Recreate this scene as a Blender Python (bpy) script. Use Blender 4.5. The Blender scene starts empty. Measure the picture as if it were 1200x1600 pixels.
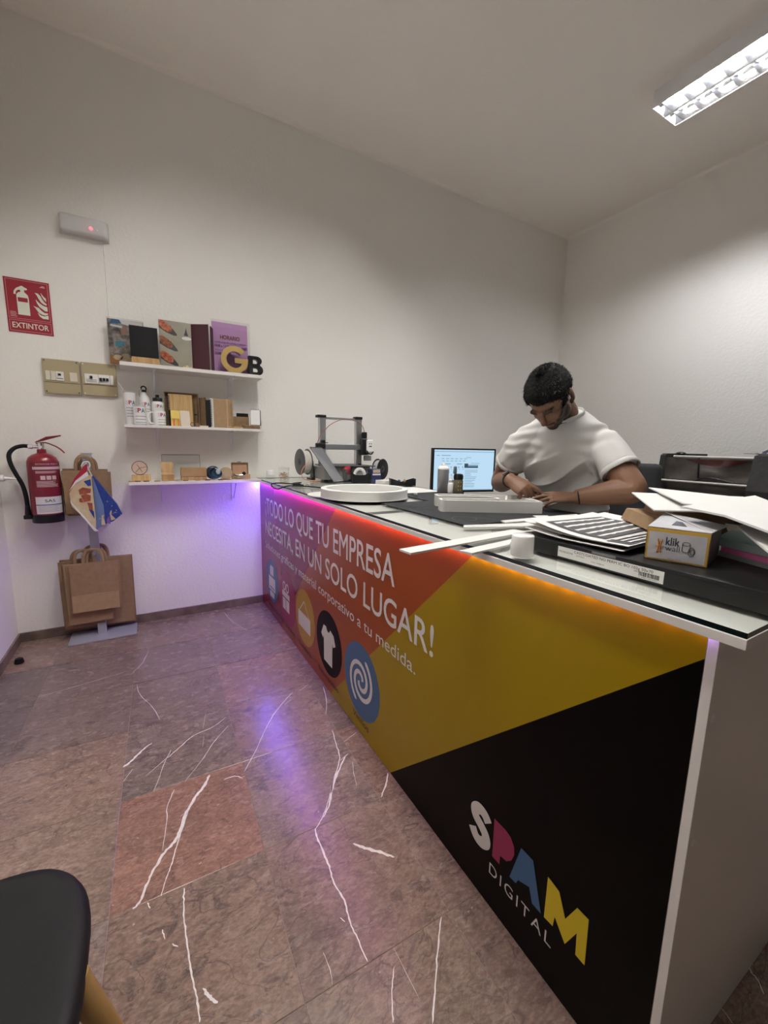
import bpy, bmesh, math, random
from mathutils import Vector, Matrix, noise
from math import sin, cos, pi, radians

sc = bpy.context.scene
COL = sc.collection
random.seed(7)

# ------------------------------------------------------------------ camera
cam_d = bpy.data.cameras.new('camera')
cam = bpy.data.objects.new('camera', cam_d)
COL.objects.link(cam)
cam_d.sensor_fit = 'VERTICAL'
cam_d.sensor_height = 36.0
cam_d.lens = 642.13 / 1600 * 36.0
cam_d.clip_start = 0.02
YAW, PIT, ROL = radians(30.016), radians(8.96), radians(1.109)
_f = Vector((sin(YAW)*cos(PIT), cos(YAW)*cos(PIT), -sin(PIT)))
_r0 = Vector((cos(YAW), -sin(YAW), 0)); _u0 = _r0.cross(_f)
_r = cos(ROL)*_r0 + sin(ROL)*_u0; _u = -sin(ROL)*_r0 + cos(ROL)*_u0
_m = Matrix((_r, _u, -_f)).transposed().to_4x4()
_m.translation = (-0.778, -3.348, 1.30)
cam.matrix_world = _m
sc.camera = cam

# ------------------------------------------------------------------ world, exposure
w = bpy.data.worlds.new('world'); sc.world = w
w.use_nodes = True
w.node_tree.nodes['Background'].inputs[0].default_value = (0.9, 0.95, 1.0, 1)
w.node_tree.nodes['Background'].inputs[1].default_value = 0.3
sc.view_settings.view_transform = 'Standard'
sc.view_settings.look = 'None'
sc.view_settings.exposure = 0.0
sc.view_settings.gamma = 1.0
sc.view_settings.use_curve_mapping = False
try:
    sc.cycles.use_denoising = True
    sc.cycles.max_bounces = 14
    sc.cycles.diffuse_bounces = 10
    sc.cycles.transparent_max_bounces = 16
    sc.cycles.caustics_reflective = False
    sc.cycles.caustics_refractive = False
    sc.cycles.sample_clamp_indirect = 8.0
except Exception:
    pass
TUBE_POWER = 335.0
LED_POWER = 220.0

# ------------------------------------------------------------------ materials
MATS = {}
def mat(name, col=(.8, .8, .8), rough=.5, metal=0.0, spec=.5, col2=None, nscale=20, ndetail=3,
        bump=0, bscale=80, emit=None, estr=0, alpha=None, coat=0, stretch=None):
    if name in MATS: return MATS[name]
    m = bpy.data.materials.new(name); m.use_nodes = True
    nt = m.node_tree; b = nt.nodes['Principled BSDF']
    b.inputs['Base Color'].default_value = (*col, 1)
    b.inputs['Roughness'].default_value = rough
    b.inputs['Metallic'].default_value = metal
    b.inputs['Specular IOR Level'].default_value = spec
    b.inputs['Coat Weight'].default_value = coat
    tc = None
    if col2 or bump:
        tc = nt.nodes.new('ShaderNodeTexCoord')
        mp = nt.nodes.new('ShaderNodeMapping')
        nt.links.new(tc.outputs['Object'], mp.inputs[0])
        if stretch: mp.inputs['Scale'].default_value = stretch
    if col2:
        n = nt.nodes.new('ShaderNodeTexNoise'); n.inputs['Scale'].default_value = nscale
        n.inputs['Detail'].default_value = ndetail
        nt.links.new(mp.outputs[0], n.inputs['Vector'])
        r = nt.nodes.new('ShaderNodeValToRGB')
        r.color_ramp.elements[0].position = .35; r.color_ramp.elements[1].position = .65
        r.color_ramp.elements[0].color = (*col, 1); r.color_ramp.elements[1].color = (*col2, 1)
        nt.links.new(n.outputs['Fac'], r.inputs[0]); nt.links.new(r.outputs[0], b.inputs['Base Color'])
    if bump:
        n = nt.nodes.new('ShaderNodeTexNoise'); n.inputs['Scale'].default_value = bscale
        n.inputs['Detail'].default_value = 4
        nt.links.new(mp.outputs[0], n.inputs['Vector'])
        bp = nt.nodes.new('ShaderNodeBump'); bp.inputs['Strength'].default_value = bump
        bp.inputs['Distance'].default_value = .01
        nt.links.new(n.outputs['Fac'], bp.inputs['Height']); nt.links.new(bp.outputs[0], b.inputs['Normal'])
    if emit:
        b.inputs['Emission Color'].default_value = (*emit, 1)
        b.inputs['Emission Strength'].default_value = estr
    if alpha is not None:
        b.inputs['Alpha'].default_value = alpha
    MATS[name] = m
    return m

def glass_mat(name, tint=(1, 1, 1), gl=.0, rough=.02, ior=1.5):
    """thin clear pane: fresnel mirror over a clear tinted body"""
    if name in MATS: return MATS[name]
    m = bpy.data.materials.new(name); m.use_nodes = True
    nt = m.node_tree; nt.nodes.clear()
    out = nt.nodes.new('ShaderNodeOutputMaterial'); mx = nt.nodes.new('ShaderNodeMixShader')
    tr = nt.nodes.new('ShaderNodeBsdfTransparent'); tr.inputs[0].default_value = (*tint, 1)
    gb = nt.nodes.new('ShaderNodeBsdfGlossy'); gb.inputs['Roughness'].default_value = rough
    fr = nt.nodes.new('ShaderNodeFresnel'); fr.inputs[0].default_value = ior
    ad = nt.nodes.new('ShaderNodeMath'); ad.operation = 'ADD'; ad.inputs[1].default_value = gl; ad.use_clamp = True
    ge = nt.nodes.new('ShaderNodeNewGeometry'); iv = nt.nodes.new('ShaderNodeMath'); iv.operation = 'SUBTRACT'; iv.inputs[0].default_value = 1
    mu = nt.nodes.new('ShaderNodeMath'); mu.operation = 'MULTIPLY'
    nt.links.new(ge.outputs['Backfacing'], iv.inputs[1])
    nt.links.new(fr.outputs[0], ad.inputs[0]); nt.links.new(ad.outputs[0], mu.inputs[0]); nt.links.new(iv.outputs[0], mu.inputs[1])
    nt.links.new(mu.outputs[0], mx.inputs[0])
    nt.links.new(tr.outputs[0], mx.inputs[1]); nt.links.new(gb.outputs[0], mx.inputs[2])
    nt.links.new(mx.outputs[0], out.inputs[0])
    MATS[name] = m
    return m

def emis(name, col, s):
    if name in MATS: return MATS[name]
    m = bpy.data.materials.new(name); m.use_nodes = True
    nt = m.node_tree; nt.nodes.clear()
    out = nt.nodes.new('ShaderNodeOutputMaterial'); e = nt.nodes.new('ShaderNodeEmission')
    e.inputs[0].default_value = (*col, 1); e.inputs[1].default_value = s
    nt.links.new(e.outputs[0], out.inputs[0])
    MATS[name] = m
    return m

def floor_mat():
    m = bpy.data.materials.new('red_brown_marble'); m.use_nodes = True
    nt = m.node_tree; L = nt.links; N = nt.nodes; b = N['Principled BSDF']
    tc = N.new('ShaderNodeTexCoord'); oi = N.new('ShaderNodeObjectInfo')
    # each tile is cut from another place of the stone
    cmb = N.new('ShaderNodeCombineXYZ')
    mul = N.new('ShaderNodeMath'); mul.operation = 'MULTIPLY'; mul.inputs[1].default_value = 37.0
    L.new(oi.outputs['Random'], mul.inputs[0]); L.new(mul.outputs[0], cmb.inputs[2])
    add = N.new('ShaderNodeVectorMath'); add.operation = 'ADD'
    L.new(tc.outputs['Object'], add.inputs[0]); L.new(cmb.outputs[0], add.inputs[1])
    mp = N.new('ShaderNodeMapping'); mp.inputs['Rotation'].default_value = (0, 0, .7)
    mp.inputs['Scale'].default_value = (.8, 1.5, 1)
    L.new(add.outputs[0], mp.inputs[0])
    def nz(scale, detail, dist=0, rough=.6):
        n = N.new('ShaderNodeTexNoise'); n.inputs['Scale'].default_value = scale
        n.inputs['Detail'].default_value = detail; n.inputs['Distortion'].default_value = dist
        n.inputs['Roughness'].default_value = rough
        L.new(mp.outputs[0], n.inputs['Vector']); return n
    def ramp(src, stops):
        r = N.new('ShaderNodeValToRGB'); e = r.color_ramp.elements
        while len(e) < len(stops): e.new(.5)
        for i, (p, c) in enumerate(stops): e[i].position = p; e[i].color = (*c, 1)
        L.new(src, r.inputs[0]); return r
    def mix(fac, a, bb, mode='MIX'):
        x = N.new('ShaderNodeMix'); x.data_type = 'RGBA'; x.blend_type = mode
        if isinstance(fac, float): x.inputs[0].default_value = fac
        else: L.new(fac, x.inputs[0])
        L.new(a, x.inputs[6])
        if isinstance(bb, tuple): x.inputs[7].default_value = (*bb, 1)
        else: L.new(bb, x.inputs[7])
        return x.outputs[2]
    big = ramp(nz(3.2, 5, .6).outputs['Fac'], [(.32, (.150, .108, .088)), (.52, (.225, .143, .110)), (.68, (.262, .190, .150))])
    c = big.outputs[0]
    fine = ramp(nz(24, 8, 1.0, .72).outputs['Fac'], [(.34, (.080, .058, .046)), (.5, (.205, .148, .112)), (.64, (.37, .275, .21))])
    c = mix(.46, c, fine.outputs[0])
    spots = ramp(nz(9, 7, 2.0, .66).outputs['Fac'], [(.55, (0, 0, 0)), (.64, (.95, .95, .95))])
    c = mix(spots.outputs[0], c, (.085, .060, .052))
    grit = ramp(nz(95, 4, .4, .65).outputs['Fac'], [(.36, (.10, .072, .058)), (.5, (.21, .155, .12)), (.64, (.36, .28, .23))])
    c = mix(.34, c, grit.outputs[0])
    clouds = ramp(nz(7, 5, 1.1).outputs['Fac'], [(.63, (0, 0, 0)), (.74, (.7, .7, .7))])
    c = mix(clouds.outputs[0], c, (.30, .235, .20))
    # hairline dark cracks and pale threads
    v = N.new('ShaderNodeTexNoise'); v.inputs['Scale'].default_value = 4.5; v.inputs['Detail'].default_value = 5
    v.inputs['Distortion'].default_value = 1.4
    L.new(mp.outputs[0], v.inputs['Vector'])
    sb = N.new('ShaderNodeMath'); sb.operation = 'SUBTRACT'; sb.inputs[1].default_value = .5; L.new(v.outputs['Fac'], sb.inputs[0])
    ab = N.new('ShaderNodeMath'); ab.operation = 'ABSOLUTE'; L.new(sb.outputs[0], ab.inputs[0])
    crack = ramp(ab.outputs[0], [(.0, (.75, .75, .75)), (.010, (0, 0, 0))])
    c = mix(crack.outputs[0], c, (.075, .055, .05))
    sp = ramp(nz(60, 2, .3).outputs['Fac'], [(.73, (0, 0, 0)), (.78, (.8, .8, .8))])
    c = mix(sp.outputs[0], c, (.55, .50, .46))
    c = mix(.62, c, oi.outputs['Color'], 'MULTIPLY')      # the tile's own tone
    L.new(c, b.inputs['Base Color'])
    rr = ramp(nz(20, 4).outputs['Fac'], [(.3, (.20, .20, .20)), (.7, (.30, .30, .30))])
    L.new(rr.outputs[0], b.inputs['Roughness'])
    b.inputs['Specular IOR Level'].default_value = .5
    bp = N.new('ShaderNodeBump'); bp.inputs['Strength'].default_value = .09; bp.inputs['Distance'].default_value = .003
    L.new(nz(34, 5, .5).outputs['Fac'], bp.inputs['Height']); L.new(bp.outputs[0], b.inputs['Normal'])
    return m

WHITE_WALL = mat('wall_paint', (.82, .805, .765), .85, bump=.24, bscale=55)
CEIL_PAINT = mat('ceiling_paint', (.88, .835, .785), .9, bump=.12, bscale=60)
FLOOR_M = floor_mat()
BASEB = mat('brown_stone_skirting', (.13, .092, .075), .35, col2=(.20, .15, .125), nscale=14)
WHITE = mat('white_plastic', (.80, .79, .76), .4)
WHITE_LAM = mat('white_laminate', (.74, .72, .69), .38)
WHITE_PVC = mat('white_foam_board', (.66, .66, .635), .55)
BLACK = mat('black_plastic', (.006, .006, .007), .4, spec=.35)
BLACK_MATTE = mat('black_matte', (.009, .009, .0095), .8, spec=.25)
DARK = mat('dark_grey_plastic', (.045, .046, .05), .5)
GREYM = mat('grey_metal', (.42, .43, .45), .35, metal=.8)
ALU = mat('aluminium', (.55, .56, .58), .35, metal=.9)
STEEL = mat('brushed_steel', (.50, .51, .53), .42, metal=.75)
CHROME = mat('chrome', (.8, .8, .8), .12, metal=1)
KRAFT = mat('kraft_paper', (.26, .165, .088), .8, col2=(.30, .195, .105), nscale=30, bump=.05)
KRAFT2 = mat('kraft_paper_light', (.33, .215, .115), .8, col2=(.37, .245, .135), nscale=30, bump=.05)
KRAFT_D = mat('kraft_paper_dark', (.20, .125, .068), .8, col2=(.235, .15, .082), nscale=30)
WOOD = mat('pale_wood', (.50, .32, .14), .55, col2=(.36, .21, .085), nscale=9, stretch=(6, 1, 1))
BAMBOO = mat('bamboo', (.64, .44, .21), .5, col2=(.50, .32, .13), nscale=12, stretch=(8, 1, .6))
WOOD_D = mat('dark_wood', (.15, .085, .04), .55, col2=(.20, .115, .055), nscale=10, stretch=(5, 1, 1))
BEECH = mat('varnished_beech', (.36, .215, .075), .42, col2=(.30, .17, .055), nscale=8, stretch=(3, 3, .5))
BEIGE = mat('beige_plastic', (.40, .34, .205), .5)
BEIGE_D = mat('beige_shadow_gap', (.05, .042, .025), .7)
CREAM = mat('cream_plastic', (.66, .62, .50), .45)
RED_SIGN = mat('sign_red', (.30, .008, .022), .45)
SIGN_WHITE = mat('photoluminescent_white', (.70, .73, .62), .5)
PAPER = mat('white_paper', (.70, .69, .67), .8)
INK = mat('black_ink', (.018, .018, .02), .6)
INK_G = mat('grey_ink', (.22, .22, .22), .7)
GLASS = glass_mat('clear_glass', (.97, .985, .975), .0)
ACRYL = glass_mat('clear_acrylic', (.96, .965, .965), .03)

# ------------------------------------------------------------------ mesh builder
class MB:
    def __init__(s): s.bm = bmesh.new(); s.smooth = False
    def _add(s, verts, faces, mi=0, M=None):
        vs = [s.bm.verts.new(M @ Vector(v) if M else Vector(v)) for v in verts]
        for f in faces:
            try:
                ff = s.bm.faces.new([vs[i] for i in f]); ff.material_index = mi
            except ValueError: pass
        return vs
    def box(s, x0, x1, y0, y1, z0, z1, bev=0, M=None, mi=0, seg=2):
        if x1 < x0: x0, x1 = x1, x0
        if y1 < y0: y0, y1 = y1, y0
        if z1 < z0: z0, z1 = z1, z0
        b2 = bmesh.new()
        vs = [b2.verts.new(p) for p in ((x0,y0,z0),(x1,y0,z0),(x1,y1,z0),(x0,y1,z0),(x0,y0,z1),(x1,y0,z1),(x1,y1,z1),(x0,y1,z1))]
        for f in ((3,2,1,0),(4,5,6,7),(0,1,5,4),(1,2,6,5),(2,3,7,6),(3,0,4,7)): b2.faces.new([vs[i] for i in f])
        if bev:
            bmesh.ops.bevel(b2, geom=b2.edges[:], offset=bev, segments=seg, affect='EDGES', profile=.5)
        s.merge(b2, M, mi)
        return s
    def merge(s, b2, M=None, mi=None):
        b2.verts.index_update()
        vs = [s.bm.verts.new(M @ v.co if M else v.co.copy()) for v in b2.verts]
        for f in b2.faces:
            try:
                ff = s.bm.faces.new([vs[v.index] for v in f.verts])
                ff.material_index = f.material_index if mi is None else mi
            except ValueError: pass
        b2.free()
    def obox(s, c, size, M3=None, bev=0, mi=0):
        """box centred at c with orientation M3 (3x3 columns = axes)"""
        M = (M3.to_4x4() if M3 else Matrix.Identity(4)); M.translation = Vector(c)
        a, b, d = size
        return s.box(-a/2, a/2, -b/2, b/2, -d/2, d/2, bev, M, mi)
    def cyl(s, p0, p1, r0, r1=None, n=20, mi=0, cap=True):
        r1 = r0 if r1 is None else r1
        p0, p1 = Vector(p0), Vector(p1); d = (p1-p0).normalized()
        a = d.orthogonal().normalized(); b = d.cross(a)
        vs = []
        for p, r in ((p0, r0), (p1, r1)):
            for i in range(n):
                t = 2*pi*i/n; vs.append(p + a*(r*cos(t)) + b*(r*sin(t)))
        fs = [(i, (i+1) % n, n+(i+1) % n, n+i) for i in range(n)]
        if cap: fs += [tuple(range(n-1, -1, -1)), tuple(range(n, 2*n))]
        s._add(vs, fs, mi); return s
    def tube(s, pts, r, n=8, mi=0, smooth=0, flat=None, closed=False):
        pts = [Vector(p) for p in pts]
        if smooth: pts = catmull(pts, smooth, closed)
        k = len(pts); vs = []
        t0 = (pts[1]-pts[0]).normalized(); a = t0.orthogonal().normalized()
        if flat is not None:
            a = Vector(flat); a = (a - t0*a.dot(t0)).normalized()
        for i, p in enumerate(pts):
            if closed: t = (pts[(i+1) % k]-pts[i-1])
            else: t = (pts[min(i+1, k-1)]-pts[max(i-1, 0)])
            t = t.normalized()
            a = (a - t*a.dot(t)); a = a.normalized() if a.length > 1e-6 else t.orthogonal().normalized()
            b = t.cross(a)
            rr = r[i*(len(r)-1)//max(1, k-1)] if isinstance(r, (list, tuple)) and flat is None else r
            ra, rb = (rr if isinstance(rr, tuple) else (rr, rr))
            for j in range(n):
                q = 2*pi*j/n; vs.append(p + a*(ra*cos(q)) + b*(rb*sin(q)))
        fs = []
        for i in range(k if closed else k-1):
            i2 = (i+1) % k
            for j in range(n):
                fs.append((i*n+j, i*n+(j+1) % n, i2*n+(j+1) % n, i2*n+j))
        if not closed: fs += [tuple(range(n-1, -1, -1)), tuple(range((k-1)*n, k*n))]
        s._add(vs, fs, mi); return s
    def lathe(s, prof, c=(0,0,0), n=32, mi=0, M=None):
        vs, fs = [], []
        c = Vector(c)
        for r, z in prof:
            for i in range(n):
                t = 2*pi*i/n; vs.append(c + Vector((r*cos(t), r*sin(t), z)))
        k = len(prof)
        for a in range(k-1):
            for i in range(n):
                fs.append((a*n+i, a*n+(i+1) % n, (a+1)*n+(i+1) % n, (a+1)*n+i))
        if prof[0][0] > 1e-6: fs.append(tuple(range(n-1, -1, -1)))
        if prof[-1][0] > 1e-6: fs.append(tuple(range((k-1)*n, k*n)))
        s._add(vs, fs, mi, M); return s
    def prism(s, poly, o, u, v, d, mi=0):
        """extrude a 2D polygon lying in plane (o,u,v) by vector d"""
        o, u, v, d = Vector(o), Vector(u), Vector(v), Vector(d)
        n = len(poly)
        a = [o + u*p[0] + v*p[1] for p in poly]; b = [p + d for p in a]
        s._add(a + b, [tuple(range(n)), tuple(range(2*n-1, n-1, -1))] + [(i, n+i, n+(i+1) % n, (i+1) % n) for i in range(n)], mi)
        return s
    def flat(s, poly, o=(0,0,0), u=(1,0,0), v=(0,1,0), mi=0):
        o, u, v = Vector(o), Vector(u), Vector(v)
        s._add([o + u*p[0] + v*p[1] for p in poly], [tuple(range(len(poly)))], mi); return s
    def quad(s, a, b, c, d, mi=0):
        s._add([a, b, c, d], [(0, 1, 2, 3)], mi); return s
    def slab(s, pts, d, mi=0):
        d = Vector(d); n = len(pts); a = [Vector(p) for p in pts]; b = [p+d for p in a]
        s._add(a+b, [tuple(range(n)), tuple(range(2*n-1, n-1, -1))] + [(i, n+i, n+(i+1) % n, (i+1) % n) for i in range(n)], mi)
        return s
    def sheet(s, fn, nu, nv, th=.0006, mi=0):
        """curved sheet of paper with a thickness; fn(u,v)->Vector"""
        vs, fs = [], []
        for k in (0, 1):
            for i in range(nu+1):
                for j in range(nv+1):
                    p = Vector(fn(i/nu, j/nv)); p.z += th*k; vs.append(p)
        W = nv+1; O = (nu+1)*(nv+1)
        for i in range(nu):
            for j in range(nv):
                q = (i*W+j, (i+1)*W+j, (i+1)*W+j+1, i*W+j+1)
                fs.append(tuple(reversed(q))); fs.append(tuple(O+x for x in q))
        rim = [(i, 0) for i in range(nu)] + [(nu, j) for j in range(nv)] + [(i, nv) for i in range(nu, 0, -1)] + [(0, j) for j in range(nv, 0, -1)]
        for a in range(len(rim)):
            i0 = rim[a][0]*W+rim[a][1]; b = rim[(a+1) % len(rim)]; i1 = b[0]*W+b[1]
            fs.append((i0, i1, O+i1, O+i0))
        s._add(vs, fs, mi); return s
    def ellipsoid(s, c, ax, nu=20, nv=14, M3=None, mi=0):
        vs, fs = [], []
        for j in range(nv+1):
            ph = -pi/2 + pi*j/nv
            for i in range(nu):
                t = 2*pi*i/nu
                p = Vector((ax[0]*cos(ph)*cos(t), ax[1]*cos(ph)*sin(t), ax[2]*sin(ph)))
                if M3: p = M3 @ p
                vs.append(Vector(c)+p)
        for j in range(nv):
            for i in range(nu):
                fs.append((j*nu+i, j*nu+(i+1) % nu, (j+1)*nu+(i+1) % nu, (j+1)*nu+i))
        s._add(vs, fs, mi); return s

def catmull(pts, k, closed=False):
    out = []; n = len(pts)
    rng = range(n) if closed else range(n-1)
    for i in rng:
        p0 = pts[i-1] if (i > 0 or closed) else pts[0]
        p1 = pts[i]; p2 = pts[(i+1) % n]
        p3 = pts[(i+2) % n] if (closed or i+2 < n) else pts[-1]
        for j in range(k):
            t = j/k
            out.append(.5*((2*p1)+(-p0+p2)*t+(2*p0-5*p1+4*p2-p3)*t*t+(-p0+3*p1-3*p2+p3)*t**3))
    if not closed: out.append(pts[-1])
    return out

def obj(name, mb, m, parent=None, smooth=False, angle=35, label=None, kind=None, origin=None, clean=True):
    bm = mb.bm if isinstance(mb, MB) else mb
    if clean:
        bmesh.ops.remove_doubles(bm, verts=bm.verts[:], dist=1e-6)
        bmesh.ops.recalc_face_normals(bm, faces=bm.faces[:])
    if parent is not None:
        q = parent; off = Vector((0, 0, 0))
        while q is not None: off += Vector(q.location); q = q.parent
    else: off = Vector(origin) if origin is not None else Vector((0, 0, 0))
    if off.length: bmesh.ops.translate(bm, verts=bm.verts[:], vec=-off)
    me = bpy.data.meshes.new(name); bm.to_mesh(me); bm.free()
    for x in (m if isinstance(m, (list, tuple)) else [m]): me.materials.append(x)
    if smooth:
        me.shade_smooth()
        try: me.set_sharp_from_angle(angle=radians(angle))
        except Exception: pass
    o = bpy.data.objects.new(name, me); COL.objects.link(o)
    if parent is not None: o.parent = parent
    elif origin is not None: o.location = off
    if label: o['label'] = label
    if kind: o['kind'] = kind
    return o

def thing(name, label, cat, loc, group=None):
    o = bpy.data.objects.new(name, None); COL.objects.link(o)
    o.location = loc; o.empty_display_size = .05
    o['label'] = label; o['category'] = cat
    if group: o['group'] = group
    return o
def tag(o, label, cat, group=None):
    o['label'] = label; o['category'] = cat
    if group: o['group'] = group
    return o
def struct(name, mb, m, parent=None, **k):
    return obj(name, mb, m, parent, kind='structure', **k)
def dup(root, name=None):
    c = root.copy(); COL.objects.link(c)
    for ch in list(root.children):
        d = ch.copy(); COL.objects.link(d); d.parent = c
        for g in list(ch.children):
            e = g.copy(); COL.objects.link(e); e.parent = d
    return c

_CAPH = {}
def text_bm(body, bold=0.0, spacing=1.0):
    cu = bpy.data.curves.new('t', 'FONT'); cu.body = body; cu.size = 1
    cu.resolution_u = 4; cu.space_character = spacing; cu.fill_mode = 'FRONT'
    o = bpy.data.objects.new('t', cu); COL.objects.link(o)
    dg = bpy.context.evaluated_depsgraph_get()
    me = bpy.data.meshes.new_from_object(o.evaluated_get(dg))
    bm = bmesh.new(); bm.from_mesh(me)
    bpy.data.objects.remove(o); bpy.data.curves.remove(cu); bpy.data.meshes.remove(me)
    if bold:                       # embolden: push every outline vertex outwards
        bmesh.ops.remove_doubles(bm, verts=bm.verts[:], dist=.004)
        acc = {}
        for e in bm.edges:
            if len(e.link_faces) != 1: continue
            a, c = e.verts; d = (c.co-a.co); nrm = Vector((d.y, -d.x, 0))
            if nrm.length < 1e-9: continue
            nrm.normalize()
            if nrm.dot(e.link_faces[0].calc_center_median()-(a.co+c.co)/2) > 0: nrm = -nrm
            for q in (a, c): acc.setdefault(q, []).append(nrm)
        for q, ns in acc.items():
            m_ = sum(ns, Vector((0, 0, 0)))
            if m_.length > .3: q.co += m_.normalized()*bold*min(1.5, 1/max(.4, m_.length/len(ns)))
    return bm
def cap_h():
    if 'h' not in _CAPH:
        b = text_bm('H'); _CAPH['h'] = max(v.co.y for v in b.verts)-min(v.co.y for v in b.verts); b.free()
    return _CAPH['h']
def text(mb, body, o, u, v, width=None, cap=.01, bold=0.0, mi=0, spacing=1.0, align='L', wrap=None):
    """flat lettering; width None keeps the font's own width. wrap=(centre, radius): bend round a vertical cylinder"""
    b = text_bm(body, bold, spacing)
    if not b.verts: b.free(); return
    x0 = min(q.co.x for q in b.verts); x1 = max(q.co.x for q in b.verts)
    sy = cap/cap_h(); sx = sy if width is None else width/(x1-x0)
    W = (x1-x0)*sx; sh = {'L': 0, 'C': -W/2, 'R': -W}[align]
    o, u, v = Vector(o), Vector(u), Vector(v)
    for q in b.verts:
        q.co = o + u*((q.co.x-x0)*sx+sh) + v*(q.co.y*sy)
    mb.merge(b, None, mi)

def islands(bm):
    seen, out = set(), []
    for f in bm.faces:
        if f in seen: continue
        st, grp = [f], []
        seen.add(f)
        while st:
            q = st.pop(); grp.append(q)
            for v_ in q.verts:
                for h in v_.link_faces:
                    if h not in seen: seen.add(h); st.append(h)
        out.append(grp)
    return out
def words(name, body, o, u, v, width, cap, m, parent, bold=0.0, spacing=1.0, gap=.34):
    """a printed line, one mesh per word"""
    b = text_bm(body, bold, spacing)
    bmesh.ops.remove_doubles(b, verts=b.verts[:], dist=1e-6)
    x0 = min(q.co.x for q in b.verts); x1 = max(q.co.x for q in b.verts)
    sy = cap/cap_h(); sx = sy if width is None else width/(x1-x0)
    isl = sorted(((min(q.co.x for f in g_ for q in f.verts), max(q.co.x for f in g_ for q in f.verts), g_) for g_ in islands(b)), key=lambda r: r[0])
    gp = gap*cap_h()*.62; groups = []; right = -9
    for a, c_, g_ in isl:
        if groups and a-right < gp: groups[-1] += g_
        else: groups.append(list(g_))
        right = max(right, c_)
    o, u, v = Vector(o), Vector(u), Vector(v)
    for g_ in groups:
        mb = MB(); mp_ = {}
        for f in g_:
            vs = []
            for q in f.verts:
                if q not in mp_: mp_[q] = mb.bm.verts.new(o + u*((q.co.x-x0)*sx) + v*(q.co.y*sy))
                vs.append(mp_[q])
            mb.bm.faces.new(vs)
        obj(name, mb, m, parent, clean=False)
    b.free()

def disc_pts(cx, cy, r, n=48, ry=None, a0=0, a1=2*pi):
    ry = r if ry is None else ry
    full = abs(a1-a0-2*pi) < 1e-6
    return [(cx+r*cos(a0+(a1-a0)*i/(n if full else n-1)), cy+ry*sin(a0+(a1-a0)*i/(n if full else n-1))) for i in range(n)]
X, Y, Z = Vector((1,0,0)), Vector((0,1,0)), Vector((0,0,1))

# ================================================================== THE ROOM
XL, XR, YB, YF, H = -1.565, 3.467, 0.0, -6.2, 3.655
mb = MB(); mb.box(XL-.15, XR+.15, 0, .15, -.1, H+.1); struct('wall_back', mb, WHITE_WALL)
mb = MB(); mb.box(XL-.15, XL, YF, 0, -.1, H+.1); struct('wall_left', mb, WHITE_WALL)
mb = MB(); mb.box(XR, XR+.15, YF, 0, -.1, H+.1); struct('wall_right', mb, WHITE_WALL)
mb = MB(); mb.box(XL-.15, XR+.15, YF-.15, YF, -.1, H+.1); struct('wall_front', mb, mat('dark_unseen_wall', (.05, .05, .055), .3))  # unseen wall, coloured dark to cut bounce light on the counter end
mb = MB(); mb.box(XL, XR, YF, 0, H, H+.12)
struct('ceiling', mb, CEIL_PAINT)
# soft plaster fillet where wall and ceiling meet
for nm, o, a, b, L_ in (('trim_1', (XL, 0, H), -Y, -Z, X*(XR-XL)), ('trim_2', (XR, YF, H), -X, -Z, Y*(0-YF))):
    k = .025; poly = [(0, 0)] + [(k-k*sin(t*pi/2/6), k-k*cos(t*pi/2/6)) for t in range(7)]
    mb = MB(); mb.prism(poly, o, a, b, L_); struct(nm, mb, CEIL_PAINT, smooth=True, angle=60)
mb = MB(); mb.box(XL, -.002, -.012, 0, .0, .062, .002); struct('baseboard_back', mb, BASEB)
mb = MB(); mb.box(.80, XR, -.012, 0, .0, .062, .002); struct('baseboard_back_2', mb, BASEB)
mb = MB(); mb.box(XL, XL+.012, YF, -.012, .0, .062, .002); struct('baseboard_left', mb, BASEB)
mb = MB(); mb.box(XR-.012, XR, YF, -.012, .0, .062, .002); struct('baseboard_right', mb, BASEB)

# floor: a bed of mortar and one object per marble tile
GROUT = mat('grout', (.27, .20, .165), .7)
mb = MB(); mb.box(XL, XR, YF, 0, -.06, -.0016); floor = struct('floor', mb, GROUT)
def clip_poly(p, f):
    out = []
    for i in range(len(p)):
        a, b = p[i], p[(i+1) % len(p)]; da, db = f(a), f(b)
        if da >= 0: out.append(a)
        if (da >= 0) != (db >= 0):
            t = da/(da-db); out.append((a[0]+(b[0]-a[0])*t, a[1]+(b[1]-a[1])*t))
    return out
TA = radians(-1.4); T = .4235; g = .0009
ex = (cos(TA), sin(TA)); ey = (-sin(TA), cos(TA)); ox, oy = -.945, -2.161
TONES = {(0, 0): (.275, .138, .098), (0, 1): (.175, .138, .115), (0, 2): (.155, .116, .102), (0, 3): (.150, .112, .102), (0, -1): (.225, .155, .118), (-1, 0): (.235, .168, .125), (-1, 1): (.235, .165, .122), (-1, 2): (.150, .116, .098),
         (-1, 3): (.140, .108, .094), (-1, -1): (.215, .165, .138), (-2, 1): (.24, .165, .12), (-2, 2): (.10, .084, .078), (-2, 3): (.105, .086, .078), (1, 0): (.205, .150, .128), (1, 1): (.215, .145, .122), (1, 2): (.225, .145, .120), (1, 3): (.165, .12, .11), (1, -1): (.205, .140, .112), (2, -1): (.200, .138, .112)}
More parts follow.
